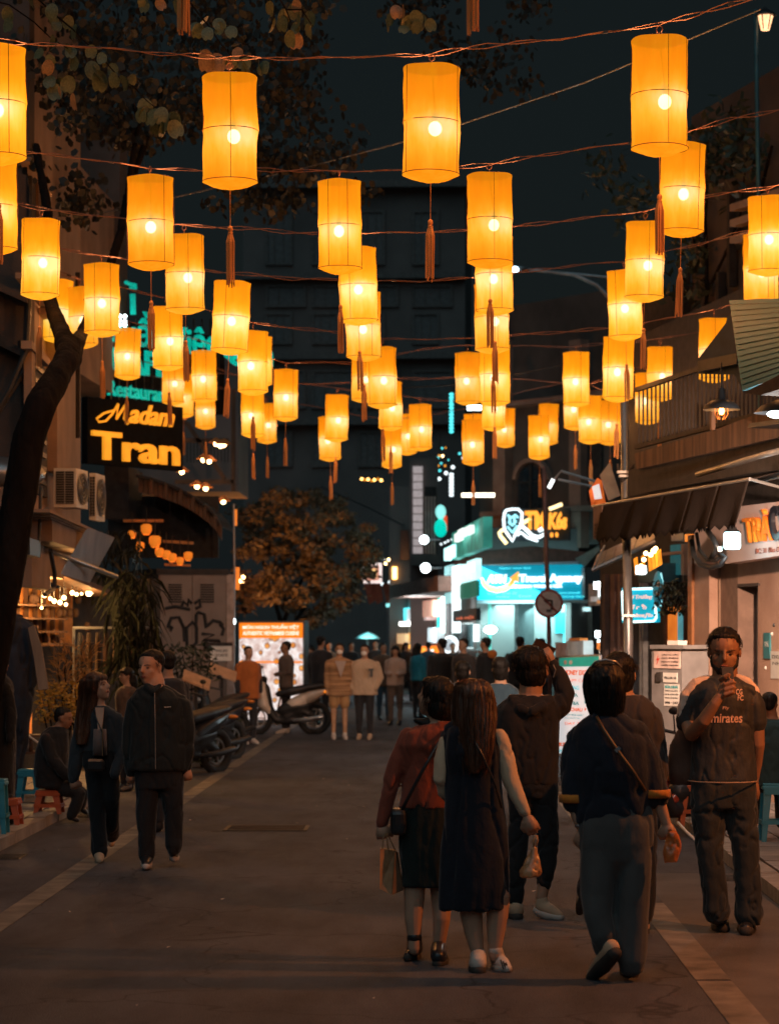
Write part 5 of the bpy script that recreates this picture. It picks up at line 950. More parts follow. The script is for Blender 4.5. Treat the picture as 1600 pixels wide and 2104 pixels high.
text(fw2, 'TRÀ', 1528, 1052, 1588, 1116, m_or, 'raised_letters', t2, .42, .03, -.28, .01, rise=0); text(fw2, 'CHANH', 1584, 1040, 1700, 1112, M('black raised letter', (.02, .022, .03), .3), 'raised_letters', t2, .42, .03, -.28, .02)
text(fw2, 'ĐC: 31 Đào Duy Từ', 1550, 1127, 1622, 1141, M('brown small print', (.25, .08, .05), .6), 'small_print', t2, .41, .003)
for (x0, y0, x1, y1, txt) in ((1582, 1338, 1620, 1394, 'CHO THUÊ'),): slab(fw, t, x0, y0, x1, y1, .003, .012, m_white, 'paper_notice'); text(fw, txt, x0 + 3, y0 + 6, x1 - 2, y0 + 15, m_black, 'lettering', t, .014, .001); text(fw, 'NHÀ', x0 + 4, y0 + 20, x1 - 8, y0 + 28, m_black, 'lettering', t, .014, .001)
slab(fw, t, 1567, 1300, 1580, 1353, .003, .02, M('teal tape strip', (.04, .22, .26), .5), 'poster_strip'); text(fw, 'VN', 1569, 1318, 1577, 1330, m_white, 'lettering', t, .022, .001)
for (x, y) in ((1590, 1284), (1586, 1302), (1573, 1372)): g = MB(); g.ell(fw.at(x, y), (.02, .01, .02)); g.build('stain', m_black if y < 1300 else m_white, t)
t = thing('round_lamp', 'bright cyan-white drum lamp on the wall beneath the tea shop sign', 'lamp', fw.at(1503, 1128, .6)); c = fw.at(1503, 1110, .75); g = MB(); g.lathe(c - V((0, 0, .09)), [(.07, 0), (.085, .02), (.085, .15), (.07, .17)], 16, cap=True); g.build('diffuser', E('cyan white glass', (.55, .95, 1), 7), t, True); g = MB(); g.lathe(c + V((0, 0, .082)), [(.09, 0), (.05, .03), (.01, .1)], 12, cap=True); g.build('fitting', m_black, t)
L = bpy.data.lights.new('drum_lamp_light', 'POINT'); L.energy = 5; L.color = (.55, .9, 1); L.shadow_soft_size = .09; lo = bpy.data.objects.new('lamp_light', L); C.objects.link(lo); lo.parent = t; lo.location = c + V((0, -.12, -.2)) - org(t)
t = thing('coiled_hose', 'black coiled cable loops hanging from the awning by the drum lamp', 'cable', fw.at(1460, 1165, .8)); g = MB(); o_ = lambda x, y: fw.at(x, y, .8)
g.tube([o_(1420, 1110), o_(1424, 1140), o_(1438, 1160), o_(1460, 1166), o_(1480, 1160), o_(1488, 1145), o_(1478, 1140)], .028, 8); g.tube([o_(1430, 1095), o_(1436, 1130), o_(1452, 1150), o_(1470, 1152), o_(1484, 1140)], .02, 8); g.tube([o_(1452, 1090), o_(1466, 1110), o_(1472, 1125), o_(1460, 1148)], .03, 8); g.build('hose', M('black rubber', (.025, .03, .035), .4), t, True); g = MB(); g.box(o_(1478, 1128), (.05, .04, .05)); g.build('connector', m_white, t)
t = thing('sign_spotlight', 'small spotlight on an arm above the tea shop sign', 'lamp', fw.at(1640, 1000, .9)); c = fw.at(1690, 930, 1.9); g = MB(); g.tube([fw.at(1560, 990, .1), fw.at(1600, 980, .9), c], .015, 6); g.build('arm', m_steel, t, True); g = MB(); g.lathe(c - V((0, 0, .05)), [(.07, 0), (.06, .06), (.02, .1)], 12); g.build('hood', m_black, t, True); g = MB(); g.ell(c - V((0, 0, .05)), (.04, .04, .03)); g.build('bulb', e_white, t)
L = bpy.data.lights.new('sign_light', 'SPOT'); L.energy = SPOT_W; L.color = (1, .62, .42); L.shadow_soft_size = .06; L.spot_size = math.radians(58); L.spot_blend = .7; lo = bpy.data.objects.new('lamp_light', L); C.objects.link(lo); lo.parent = t; lo.location = c - V((0, 0, .12)) - org(t); lo.rotation_euler = (fw.at(1560, 1300) - c).to_track_quat('-Z', 'Y').to_euler()
# awning
fA = Fr(1217, 28.0, 1540, 23.2)
t = thing('brown_awning', 'brown canvas awning with a zigzag hem over the right shops', 'awning', fA.at(1380, 1110))
def hem(x): return 1113 - (x - 1240) * 33 / 300.0
edge = [(1217, 1041), (1537, 985)]; 
for x0, x1 in ((1236, 1303), (1303, 1365), (1365, 1422), (1422, 1478), (1478, 1539)):
    g = MB(); top = lambda x: 1041 - (x - 1217) * 56 / 320.0; n = 10; rows = 8; k = 0
    grid = []
    for j in range(rows + 1):
        for i in range(n + 1):
            x = x0 + (x1 - x0) * i / n; yb = hem(x) - (5 if i % 2 == 0 else -5); y = top(x) + (yb - top(x)) * j / rows
            bulge = .10 * (j / rows) + .035 * math.sin(i / n * math.pi * 2 + x0) * j / rows
            grid.append(fA.at(x, y) + fA.n * bulge)
    g.add(grid, [(j * (n + 1) + i, j * (n + 1) + i + 1, (j + 1) * (n + 1) + i + 1, (j + 1) * (n + 1) + i) for j in range(rows) for i in range(n)])
    o = g.build('valance_panel', m_canvas, t, True); md = o.modifiers.new('s', 'SOLIDIFY'); md.thickness = .006
g = MB(); a, b = fA.at(1217, 1041), fA.at(1540, 984.5); up = V((.35, 0, 0)) ; bk = -fA.n * 1.25
cz = V((0, 0, .33)); g.add([a, b, b + bk + cz, a + bk + cz, a - V((0, 0, .01)), b - V((0, 0, .01)), b + bk + cz - V((0, 0, .01)), a + bk + cz - V((0, 0, .01))], [(0, 1, 2, 3), (7, 6, 5, 4), (0, 4, 5, 1), (2, 6, 7, 3), (1, 5, 6, 2), (0, 3, 7, 4)]); g.build('canopy', m_canvas, t)
g = MB(); g.tube([a, b], .018, 8); g.tube([b, b + bk - V((0, 0, .3))], .015, 6); g.build('frame_rod', m_steel, t)
g = MB(); fA.quad(g, 1218, 1041, 1236, 1108, -.05, .02); g.build('end_flap', M('canvas flap', (.16, .10, .07), .9, var=.3), t)
for i in range(4): text(fA, ('01', '234', '567', '89')[i], 1220, 1076 + i * 8, 1232, 1082 + i * 8, m_dark, 'lettering', t, .024, .001)
# balcony over awning
fB = Fr(1290, 28.4, 1640, 22.4)
t = thing('old_balcony', 'old timber balcony with thin railings above the brown awning', 'balcony', fB.at(1450, 930)); g = MB(); fB.poly(g, [(1302, 932), (1459, 886), (1588, 838), (1660, 812), (1660, 884), (1600, 898), (1459, 930), (1307, 964)], -.3, 0); g.build('fascia', M('peeling timber fascia', (.10, .055, .032), .85, var=.55, scale=3, stretch=(3, 3, .25), bump=.6, bscale=8), t)
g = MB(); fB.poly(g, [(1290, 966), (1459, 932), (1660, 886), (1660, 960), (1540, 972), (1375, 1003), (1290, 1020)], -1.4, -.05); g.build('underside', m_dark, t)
railb = lambda x: 918 - (x - 1310) * 40 / 149.0; railt = lambda x: 800 - (x - 1310) * .33
for i in range(40):
    x = 1312 + i * 8.6; g = MB(); g.bar(fB.at(x, railb(x), -.1), fB.at(x, railt(x), -.1), .02); g.build('baluster', m_dark, t)
g = MB(); g.bar(fB.at(1306, railb(1306), -.1), fB.at(1655, railb(1655), -.1), .05); g.bar(fB.at(1306, railt(1306), -.1), fB.at(1655, railt(1655), -.1), .05); g.build('rail', m_dark, t)
g = MB(); fB.poly(g, [(1538, 870), (1620, 858), (1660, 855), (1660, 862), (1534, 880)], .01, .3); g.build('bracket', m_black, t); g = MB(); fB.quad(g, 1457, 844, 1461, 884, .0, .04); g.build('stay', m_wood, t)
g = MB(); g.tube([fB.at(1432, 975, .2), fB.at(1500, 955, .2), fB.at(1566, 935, .2), fB.at(1660, 912, .2)], .03, 8); solo('white_pipe', g, m_steel, 'pale pipe running under the old balcony', 'pipe', smooth=True)
g = MB(); fB.quad(g, 1290, 700, 1660, 1000, -3.2, -3.0); g.build('back_wall', m_dark, t)
# teal corrugated sheet + dark awning tip + pendant
t = thing('corrugated_sheet', 'turquoise corrugated roofing sheet jutting in at the right edge', 'roof sheet', P(1560, 800, 20.5)); fT = Fr(1500, 21, 1660, 20)
tl, tr, bl_, br = (1497, 617), (1690, 610), (1524, 805), (1690, 742)
for i in range(16):
    a, b = i / 16, (i + .78) / 16; mixp = lambda p, q, s_: (p[0] + (q[0] - p[0]) * s_, p[1] + (q[1] - p[1]) * s_)
    g = MB(); fT.poly(g, [mixp(tl, bl_, a), mixp(tr, br, a), mixp(tr, br, b), mixp(tl, bl_, b)], .02, .035 + .01 * (i % 2)); g.build('corrugation', M('turquoise sheet', (.004, .22, .30), .3, var=.25, scale=2, spec=.8) if i == 0 else bpy.data.materials['turquoise sheet'], t)
g = MB(); fT.poly(g, [(1498, 618), (1690, 611), (1690, 744), (1524, 803)], -.01, .02); g.build('sheet', bpy.data.materials['turquoise sheet'], t)
g = MB(); fT.poly(g, [(1524, 808), (1560, 790), (1590, 775), (1690, 720), (1690, 760), (1600, 800), (1560, 812)], .05, .3); g.build('torn_edge', m_dark, t)
t = thing('dark_roof_tip', 'dark pointed awning corner beside the turquoise sheet', 'awning', P(1480, 780, 22)); fT2 = Fr(1430, 22.2, 1530, 21.4); g = MB(); fT2.poly(g, [(1493, 652), (1504, 640), (1526, 806), (1508, 770), (1434, 768), (1430, 742), (1490, 664)], -.03, .0); g.build('cloth', M('navy cloth', (.02, .04, .06), .7, var=.3), t); g = MB(); fT2.quad(g, 1432, 742, 1512, 764, .002, .06); g.build('beam', m_black, t)
t = thing('pendant_lamp', 'black enamel pendant lamp with a caged glowing bulb over the balcony', 'lamp', P(1481, 850, 21.5)); Y = 21.5; c = P(1481, 842, Y); g = MB(); g.lathe(c, [(.165, 0), (.15, .035), (.10, .075), (.04, .10), (.035, .18), (.01, .20)], 24); g.build('shade', m_black, t, True); g = MB(); g.tube([c + V((0, 0, .2)), P(1481, 745, Y)], .008, 6); g.build('flex', m_black, t)
g = MB(); g.ell(c + V((0, 0, -.01)), (.028, .028, .035)); g.build('bulb', e_warm2, t, True); g = MB()
for a in range(6): g.tube([c + V((.055 * math.cos(a * 1.05), .055 * math.sin(a * 1.05), .02)), c + V((.058 * math.cos(a * 1.05), .058 * math.sin(a * 1.05), -.04)), c + V((.03 * math.cos(a * 1.05), .03 * math.sin(a * 1.05), -.085))], .003, 4)
g.build('cage', M('copper wire', (.5, .2, .06), .4, metal=.6), t); L = bpy.data.lights.new('pendant_light', 'POINT'); L.energy = 12; L.color = (1, .42, .12); L.shadow_soft_size = .03; lo = bpy.data.objects.new('lamp_light', L); C.objects.link(lo); lo.parent = t; lo.location = c + V((0, 0, -.10)) - org(t)
t = thing('pendant_lamp', 'bright white pendant lamp cut by the right edge of the picture', 'lamp', P(1596, 858, 21)); Y = 21; g = MB(); g.ell(P(1598, 851, Y), (.10, .08, .035), 14, 8); g.build('diffuser', e_white, t, True); g = MB(); g.lathe(P(1600, 846, Y), [(.22, -.01), (.16, .05), (.03, .1)], 20); g.build('shade', m_black, t, True)
L = bpy.data.lights.new('pendant_light', 'POINT'); L.energy = PEND_W; L.color = (1, .88, .80); L.shadow_soft_size = .10; lo = bpy.data.objects.new('lamp_light', L); C.objects.link(lo); lo.parent = t; lo.location = P(1600, 880, 20.9) - org(t)
# pole, brackets and hanging signs
t = thing('steel_pole', 'stout galvanised pole under the left end of the brown awning', 'pole', P(1291, 1303 + F * (EYE - .09) / 27.5, 27.5)); g = MB(); g.tube([P(1291, 1303 + F * (EYE - .09) / 27.5, 27.5), P(1290, 1300, 27.5), P(1287, 1143, 27.5), P(1284, 1030, 29.4), P(1281, 700, 29.4)], [.058, .056, .05, .05, .05], 12); g.build('shaft', m_steel, t, True); g = MB(); g.box(P(1291, 1530, 27.4), (.16, .14, .25)); g.box(P(1289, 1265, 27.4), (.135, .13, .03)); g.build('clamp', m_steel, t)
g = MB()
for i in range(5): g.tube([P(1268, 965 - i * 3, 29), P(1276, 975 + i * 4, 28.9), P(1290, 968 + i * 3, 28.9), P(1302, 955 + i * 5, 29)], .012, 5)
g.build('cable_knot', m_dark, t); g = MB(); g.box(P(1281, 970, 28.8), (.16, .1, .03)); g.box(P(1283, 978, 28.8), (.14, .1, .03)); g.build('insulator', m_white, t)
t = thing('sign_bracket', 'two horizontal steel rods holding a tilted red and white sign board', 'bracket', P(1220, 1010, 33)); Y = 33
g = MB(); g.tube([P(1138, 985, Y), P(1152, 968, Y), P(1225, 990, Y)], .02, 6); g.tube([P(1146, 985, Y), P(1214, 999, Y)], .018, 6); g.build('rod', m_steel, t); g = MB(); g.tube([P(1127, 1003, Y), P(1136, 985, Y)], .03, 6); g.build('lamp_tip', e_wt, t)
t = thing('tilted_sign', 'tilted red and white sign seen nearly edge on above the awning end', 'sign', P(1228, 1042, 32)); Y = 32; g = MB(); g.prism([P(1227, 982, Y), P(1236, 988, Y), P(1244, 1036, Y + .3), P(1216, 1041, Y), P(1210, 1008, Y)], V((0, .1, 0))); g.build('face', E('red white print', (1, .18, .03), .7, .9, 9), t); g = MB(); g.prism([P(1232, 976, Y - .2), P(1252, 950, Y - .2), P(1274, 1018, Y - .2), P(1250, 1028, Y - .2)], V((0, .08, 0))); g.build('back_panel', m_steel, t); g = MB(); g.prism([P(1216, 1000, Y - .05), P(1230, 994, Y - .05), P(1236, 1024, Y - .05), P(1221, 1026, Y - .05)], V((0, .03, 0))); g.build('print_patch', E('white patch', (.9, .9, .9), .7), t)
t = thing('small_pennants', 'small teal and white cloth pieces above the awning by the pole', 'cloth', P(1325, 1000, 28.6)); 
for (a, c_) in (([(1308, 970), (1320, 968), (1322, 990), (1310, 992)], (.5, .2, .14)), ([(1324, 970), (1336, 972), (1330, 996), (1318, 1000)], (.04, .35, .38)), ([(1338, 972), (1346, 968), (1350, 984), (1342, 988)], (.5, .4, .4))): g = MB(); g.prism([P(x, y, 28.6) for x, y in a], V((0, .02, 0))); g.build('cloth', M('scrap cloth', c_, .8), t)
# small metal awning under the brown one
t = thing('metal_awning', 'short tilted metal awning tucked under the brown canvas', 'awning', P(1270, 1165, 29.5)); g = MB()
for i in range(6):
    x0, x1 = 1218 + i * 21, 1238 + i * 21; y0 = 1168 - i * 9.5; y1 = y0 - 9.5; g = MB(); g.prism([P(x0, y0, 29.5), P(x1, y1, 29.5), P(x1 + 8, y1 - 26, 30.1), P(x0 + 8, y0 - 26, 30.1)], V((0, .02, .02))); g.build('metal_strip', m_steel, t)
g = MB(); g.tube([P(1216, 1172, 29.4), P(1345, 1113, 29.4)], .025, 6); g.tube([P(1216, 1172, 29.4), P(1242, 1120, 29.4)], .015, 6); g.build('frame', m_steel, t)
# house B behind: dark doorway zone
fD = Fr(1200, 34, 1420, 30)
t = thing('dark_shop_front', 'dark timber shop front between the pole and the salmon wall', 'shop', fD.at(1320, ground_py(fD, 1320, .09)))
slab(fD, t, 1232, 1090, 1425, ground_py(fD, 1330, .09), -.4, 0, M('near black timber', (.03, .03, .033), .6, var=.4), 'wall')
for x, w, c_ in ((1253, 8, (.16, .09, .07)), (1268, 5, (.2, .12, .09)), (1236, 6, (.10, .07, .06)), (1312, 2.5, (.3, .3, .3)), (1318, 2.5, (.3, .3, .3)), (1362, 5, (.1, .06, .05)), (1400, 4, (.15, .08, .05))): slab(fD, t, x, 1180, x + w, ground_py(fD, x, .09), .003, .07, M('door timber', c_, .7), 'door_stile')
slab(fD, t, 1371, 1248, 1391, 1330, .01, .05, E('orange lit doorway', (1, .25, .03), .75, .35, 4), 'lit_doorway'); slab(fD, t, 1391, 1258, 1401, 1330, .01, .08, E('blue lit strip', (.12, .42, .48), .7, .5, 4), 'lit_strip')
slab(fD, t, 1414, 1262, 1421, 1292, .01, .05, E('orange lit gap', (1, .25, .03), .5), 'lit_gap'); slab(fD, t, 1376, 1120, 1405, 1182, .01, .06, M('teal window', (.03, .14, .16), .3, emit=(.03, .2, .22), es=.3), 'window'); slab(fD, t, 1398, 1118, 1404, 1182, .06, .12, m_pink, 'window_frame'); slab(fD, t, 1355, 1136, 1402, 1142, .07, .14, m_pink, 'window_frame')
slab(fD, t, 1310, 1160, 1350, 1198, .01, .3, M('blue-grey box', (.08, .16, .18), .6), 'sign_box')
slab(fD, t, 1378, 1098, 1402, 1112, .2, .4, m_white, 'box_end')
for x in (1406, 1418): slab(fD, t, x, 1098, x + 8, 1113, .6, .8, E('orange lamp box', (1, .28, .04), .8), 'lamp_box')
# orange slatted lantern box
t = thing('slatted_lamp', 'orange slatted lamp box glowing under the metal awning', 'lamp', P(1340, 1175, 28.8)); 
for i in range(4): g = MB(); x = 1330 + i * 7; y = 1143 - i * 4; g.prism([P(x, y, 28.8 - i * .1), P(x + 6, y - 3, 28.8 - i * .1), P(x + 9, y + 28, 28.8 - i * .1), P(x + 3, y + 32, 28.8 - i * .1)], V((0, .03, 0))); g.build('slat', E('amber slat', (1, .33, .02), .9, .45, 6), t)
for i in range(2): g = MB(); x = 1301 + i * 14; g.prism([P(x, 1148 - i * 5, 29), P(x + 8, 1144 - i * 5, 29), P(x + 10, 1170, 29), P(x + 3, 1182, 29)], V((0, .03, 0))); g.build('slat', bpy.data.materials['amber slat'], t)
for x, y, r in ((1316, 1162, 4), (1322, 1150, 5), (1326, 1137, 5), (1336, 1140, 5), (1342, 1132, 6), (1346, 1127, 5)): g = MB(); g.ell(P(x, y, 28.5), (r * .0052,) * 3, 8, 6); g.build('bulb', e_warm, t)
t = thing('drum_lamp', 'bright white drum lamp in front of the slatted orange lamp', 'lamp', P(1316, 1180, 28.2)); g = MB(); g.lathe(P(1316, 1180, 28.2), [(.05, 0), (.062, .01), (.062, .09), (.05, .1)], 14, cap=True); g.build('diffuser', e_white, t, True); g = MB(); g.tube([P(1316, 1160, 28.2), P(1316, 1130, 28.3)], .006, 5); g.build('flex', m_black, t)
# blue neon framed sign
fq = Fr(1270, 30, 1360, 29.6)
t = thing('blue_neon_sign', 'bright blue square sign with white neon border behind the steel pole', 'sign', fq.at(1312, 1280)); slab(fq, t, 1277, 1208, 1348, 1279, -.08, 0, E('bright blue face', (.0, .34, .48), 1.0, .12, 3), 'board')
stroke(fq, t, [(1283, 1211), (1340, 1209), (1345, 1213), (1347, 1270), (1342, 1276), (1285, 1278), (1280, 1273), (1278, 1216), (1283, 1211)], .016, E('pale cyan neon', (.6, .97, 1), 2.2), 'neon_border', .03)
pk = E('pinkish letters', (1, .55, .45), .95); text(fq, 'Tư Trưởng', 1288, 1222, 1339, 1233, pk, 'lettering', t, .02, .004, .2, .02); text(fq, 'Vĩ r ᵗh', 1290, 1242, 1327, 1252, pk, 'lettering', t, .02, .004, .2, .02); text(fq, 'ookosƒfo', 1292, 1260, 1340, 1270, pk, 'lettering', t, .02, .004, .1, .02)
t = thing('round_blue_sign', 'round blue sign seen edge on with two pale squares', 'sign', P(1352, 1250, 29)); g = MB(); g.ell(P(1351, 1211, 29), (.06, .3, .22)); g.build('disc', M('blue round sign', (.02, .20, .28), .5, emit=(.02, .25, .35), es=.35), t, True)
for y in (1201, 1221): g = MB(); g.box(P(1351, y, 28.69), (.045, .01, .05)); g.build('square', m_pink, t)
g = MB(); g.tube([P(1357, 1177, 28.8), P(1360, 1195, 28.8), P(1360, 1225, 28.8), P(1356, 1247, 28.8)], .012, 6); g.build('rim', E('cyan rim', (.3, .75, .85), 1), t)
plant('dark hanging plant with orange glints beside the round blue sign', 'hanging_plant', 28.7, (1345, 1190, 1410, 1262), 260, m_leafd, .07, .015, .6, .25)
# shop counters, lamps behind crowd on the right
t = thing('drinks_counter', 'brightly lit drinks stall with jars and lamps left of the steel pole', 'stall', P(1240, 1480, 38)); fk = Fr(1205, 38.5, 1275, 37)
slab(fk, t, 1208, 1200, 1248, 1245, -.5, -.4, M('stall wall', (.25, .25, .25), .7), 'back_wall')
for x0, y0, x1, y1, m_ in ((1219, 1196, 1246, 1210, e_white), (1228, 1210, 1236, 1226, e_wt), (1258, 1176, 1268, 1200, M('pale bottle', (.6, .8, .8))), (1256, 1202, 1270, 1212, e_orange), (1212, 1226, 1262, 1236, M('steel shelf', (.5, .45, .43), .4)), (1226, 1232, 1244, 1240, M('orange bowl', (.8, .3, .1))), (1234, 1266, 1240, 1277, e_wt), (1236, 1276, 1252, 1312, M('white packets', (.75, .8, .8), var=.4, scale=8)), (1222, 1296, 1238, 1310, e_white), (1226, 1314, 1246, 1320, e_wt), (1225, 1320, 1246, 1334, M('orange cup', (.85, .2, .03))), (1230, 1334, 1240, 1350, m_pink), (1164, 1316, 1198, 1350, M('pale bucket', (.6, .62, .6), var=.2, scale=4)), (1140, 1320, 1162, 1350, M('pink carton', (.4, .3, .28), .7)), (1168, 1311, 1190, 1318, M('orange fruit', (.8, .25, .04)))): slab(fk, t, x0, y0, x1, y1, random.uniform(0, .1), .2, m_, 'lit_item')
slab(fk, t, 1140, 1350, 1275, 1480, -.4, -.1, m_dark, 'counter')
for x, y, e in ((1232, 1214, 45), (1222, 1303, 45), (1190, 1290, 30)): L = bpy.data.lights.new('stall_light', 'POINT'); L.energy = e; L.color = (.75, .95, 1); L.shadow_soft_size = .08; lo = bpy.data.objects.new('lamp_light', L); C.objects.link(lo); lo.parent = t; lo.location = fk.at(x, y, .7) - org(t)
# A board
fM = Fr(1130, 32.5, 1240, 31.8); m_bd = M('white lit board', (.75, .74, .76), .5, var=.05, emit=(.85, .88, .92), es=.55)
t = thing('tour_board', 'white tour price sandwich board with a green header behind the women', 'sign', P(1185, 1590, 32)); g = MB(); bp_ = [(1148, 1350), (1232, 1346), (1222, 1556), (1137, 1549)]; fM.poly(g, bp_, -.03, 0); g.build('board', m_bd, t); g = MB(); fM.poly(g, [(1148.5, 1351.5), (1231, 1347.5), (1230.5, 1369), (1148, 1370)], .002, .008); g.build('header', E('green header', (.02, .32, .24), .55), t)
for a, b in ((bp_[0], bp_[1]), (bp_[1], bp_[2]), (bp_[2], bp_[3]), (bp_[3], bp_[0])): g = MB(); g.bar(fM.at(*a), fM.at(*b), .025); g.build('frame', m_steel, t)
g = MB(); g.tube([fM.at(1139, 1550), fM.at(1136, 1588)], .012, 6); g.tube([fM.at(1222, 1556), fM.at(1222, 1592)], .012, 6); g.build('leg', m_steel, t)
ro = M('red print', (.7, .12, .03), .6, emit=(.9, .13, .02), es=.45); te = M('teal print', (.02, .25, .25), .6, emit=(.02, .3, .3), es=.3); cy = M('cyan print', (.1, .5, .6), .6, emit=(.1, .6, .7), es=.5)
def tb(s_, x0, y0, x1, y1, m_, b=.02): text(fM, s_, x0, y0, x1, y1, m_, 'lettering', t, .004, .001, 0, b)
tb('Trip', 1183, 1355, 1208, 1366, m_white); tb('MONEY EXCHANGE', 1158, 1376, 1232, 1387, ro, .04); tb('SIM CARD', 1168, 1394, 1216, 1401, ro, .0); tb('HA LONG', 1152, 1408, 1189, 1417, cy); tb('SAPA', 1158, 1424, 1187, 1432, te); tb('CAT BA', 1152, 1440, 1189, 1448, te); tb('MAI CHAU', 1154, 1453, 1196, 1461, ro, .04); tb('NINH BINH DAILY', 1160, 1466, 1198, 1470, te, 0); tb('DAY TRIP', 1160, 1483, 1205, 1489, ro, .01); tb('BUS', 1147, 1525, 1161, 1533, ro, .05); tb('TICKET', 1164, 1525, 1190, 1533, ro, .05); tb('FLIGHT', 1148, 1540, 1178, 1547, cy, .03); tb('Best price & visa', 1158, 1473, 1190, 1477, te, 0)
for y, m_ in ((1412, cy), (1429, te), (1443, te), (1457, ro)): g = MB(); fM.poly(g, [(1200, y - 4), (1200, y + 4), (1204, y)], .003, .005); g.build('arrow_print', m_, t)
for x in (1161, 1172): g = MB(); g.lathe(fM.at(x, 1361), [(.0, 0), (.0, 0)], 4); g = MB(); c = fM.at(x, 1361, .01); g.prism([c + fM.u * .03 * math.cos(i * .52) + V((0, 0, .03 * math.sin(i * .52))) for i in range(12)], fM.n * .003); g.build('wheel_print', m_white, t)
# meter box
fm = Fr(1337, 24.6, 1402, 24.2); gb = ground_py(fm, 1370, .09)
t = thing('electric_pillar', 'grey electrical pillar box with warning notices left of the phone man', 'utility box', fm.at(1370, gb)); m_gb = M('grey painted steel', (.21, .20, .20), .6, var=.18, scale=5)
slab(fm, t, 1338, 1332, 1400, gb, -.35, 0, m_gb, 'cabinet'); slab(fm, t, 1334, 1325, 1403, 1333, -.4, .04, m_gb, 'roof'); slab(fm, t, 1370, 1316, 1392, 1325, -.2, -.08, m_white, 'plastic_cup')
nb = slab(fm, t, 1342, 1338, 1396, 1373, .002, .012, M('pale pink notice', (.62, .47, .42), .6), 'warning_notice')
g = MB(); fm.poly(g, [(1351, 1345), (1347, 1357), (1350, 1356), (1347, 1366), (1354, 1352), (1350, 1353)], .013, .016); g.build('lightning_bolt', M('red bolt paint', (.6, .05, .03), .5), nb)
for s_, y in (('CẤM LẠI GẦN', 1345), ('CÓ ĐIỆN', 1352), ('NGUY HIỂM', 1359), ('CHẾT NGƯỜI', 1366)): text(fm, s_, 1358 if 'N' in s_ else 1366, y - 2, 1392, y + 2, m_black, 'lettering', nb, .014, .001, 0, .02)
q_ = slab(fm, t, 1361, 1382, 1390, 1402, .002, .01, m_white, 'label_plate'); text(fm, 'PILLAR 10', 1364, 1390, 1388, 1395, m_black, 'lettering', q_, .012, .001, 0, .03); slab(fm, t, 1347, 1381, 1356, 1400, .002, .03, m_dark, 'latch')
q_ = slab(fm, t, 1363, 1405, 1394, 1450, .002, .008, m_white, 'paper_advert'); text(fm, 'SỬA NHÀ', 1365, 1407, 1392, 1414, te, 'lettering', q_, .01, .001, 0, .05); text(fm, 'ĐIỆN NƯỚC', 1365, 1417, 1392, 1421, m_black, 'lettering', q_, .01, .001); text(fm, 'SƠN BẢ, CHỐNG THẤM', 1365, 1424, 1392, 1428, m_black, 'lettering', q_, .01, .001); text(fm, 'KHOAN CẮT BÊ TÔNG', 1365, 1431, 1392, 1435, m_black, 'lettering', q_, .01, .001); text(fm, '098 · 247', 1365, 1441, 1392, 1446, m_black, 'lettering', q_, .01, .001, 0, .03)
# red motorbike half hidden
motorbike(22.5, 1300, 1500, 1440, 1303 + F * EYE / 22.5, 'red motorbike parked between the tall woman and the phone man', (.35, .05, .02), lights=False, rot=48)
# plastic stools
m_bl = M('blue plastic', (.03, .22, .30), .4, var=.1); m_os = M('orange-red plastic', (.42, .09, .03), .4, var=.1)
def stool(x, ytop, Y, w, mat, label, h=None):
    t = thing('plastic_stool', label, 'stool', P(x, 1303 + F * (EYE - .09) / Y, Y)); b = org(t); H = P(x, ytop, Y).z - b.z; w2 = w * Y / F / 2
    g = MB(); g.box(b + V((0, 0, H - .015)), (w2 * 1.75, w2 * 1.75, .03)); g.box(b + V((0, 0, H - .04)), (w2 * 1.85, w2 * 1.85, .03)); o = g.build('seat', mat, t); md = o.modifiers.new('b', 'BEVEL'); md.width = .008; md.segments = 2
    for sx in (-1, 1):
        for sy in (-1, 1): g = MB(); a = b + V((sx * w2 * .82, sy * w2 * .82, H - .03)); e = b + V((sx * w2 * 1.02, sy * w2 * 1.02, 0)); g.prism([a, a - V((sx * .07, 0, 0)), e - V((sx * .04, 0, 0)), e], V((0, -sy * .03, 0))); g.build('leg', mat, t)
    z = b.z + H * .35
    for s_ in (-1, 1):
        g = MB(); g.box((b.x, b.y + s_ * w2 * .93, z), (w2 * 1.9, .02, .035)); g.build('brace', mat, t); g = MB(); g.box((b.x + s_ * w2 * .93, b.y, z), (.02, w2 * 1.9, .035)); g.build('brace', mat, t)
        g = MB(); g.box((b.x, b.y + s_ * w2 * .85, b.z + H * .86), (w2 * 1.6, .02, .05)); g.build('apron', mat, t)
    return t
stool(1590, 1608, 20.8, 60, m_bl, 'blue plastic stool at the right edge below the seated guest')
stool(1418, 1606, 22.5, 48, m_os, 'orange-red plastic stool behind the phone man nearer the wall')
stool(1381, 1600, 23.5, 46, m_os, 'orange-red plastic stool with bowls beside the red motorbike')
stool(102, 1622, 24.2, 56, m_os, 'orange-red plastic stool under the seated guest at the left')
stool(62, 1580, 25.5, 50, m_bl, 'tall blue plastic stool behind the orange one at the left')
stool(16, 1640, 22.6, 58, m_os, 'orange-red plastic stool at the far left edge')
stool(-8, 1600, 21.6, 50, m_bl, 'blue plastic stool cut by the left edge of the picture')
t = thing('snack_basket', 'orange basket stacked on a low stool by the red motorbike', 'basket', P(1380, 1600, 23.4)); g = MB(); g.lathe(P(1380, 1603, 23.4), [(.09, 0), (.12, .07), (.125, .075)], 16, cap=True); g.build('bowl', M('orange basket plastic', (.6, .14, .03), .5), t, True); g = MB(); g.lathe(P(1380, 1588, 23.4), [(.05, 0), (.09, .05), (.07, .09), (.01, .11)], 14); g.build('contents', m_white, t, True)
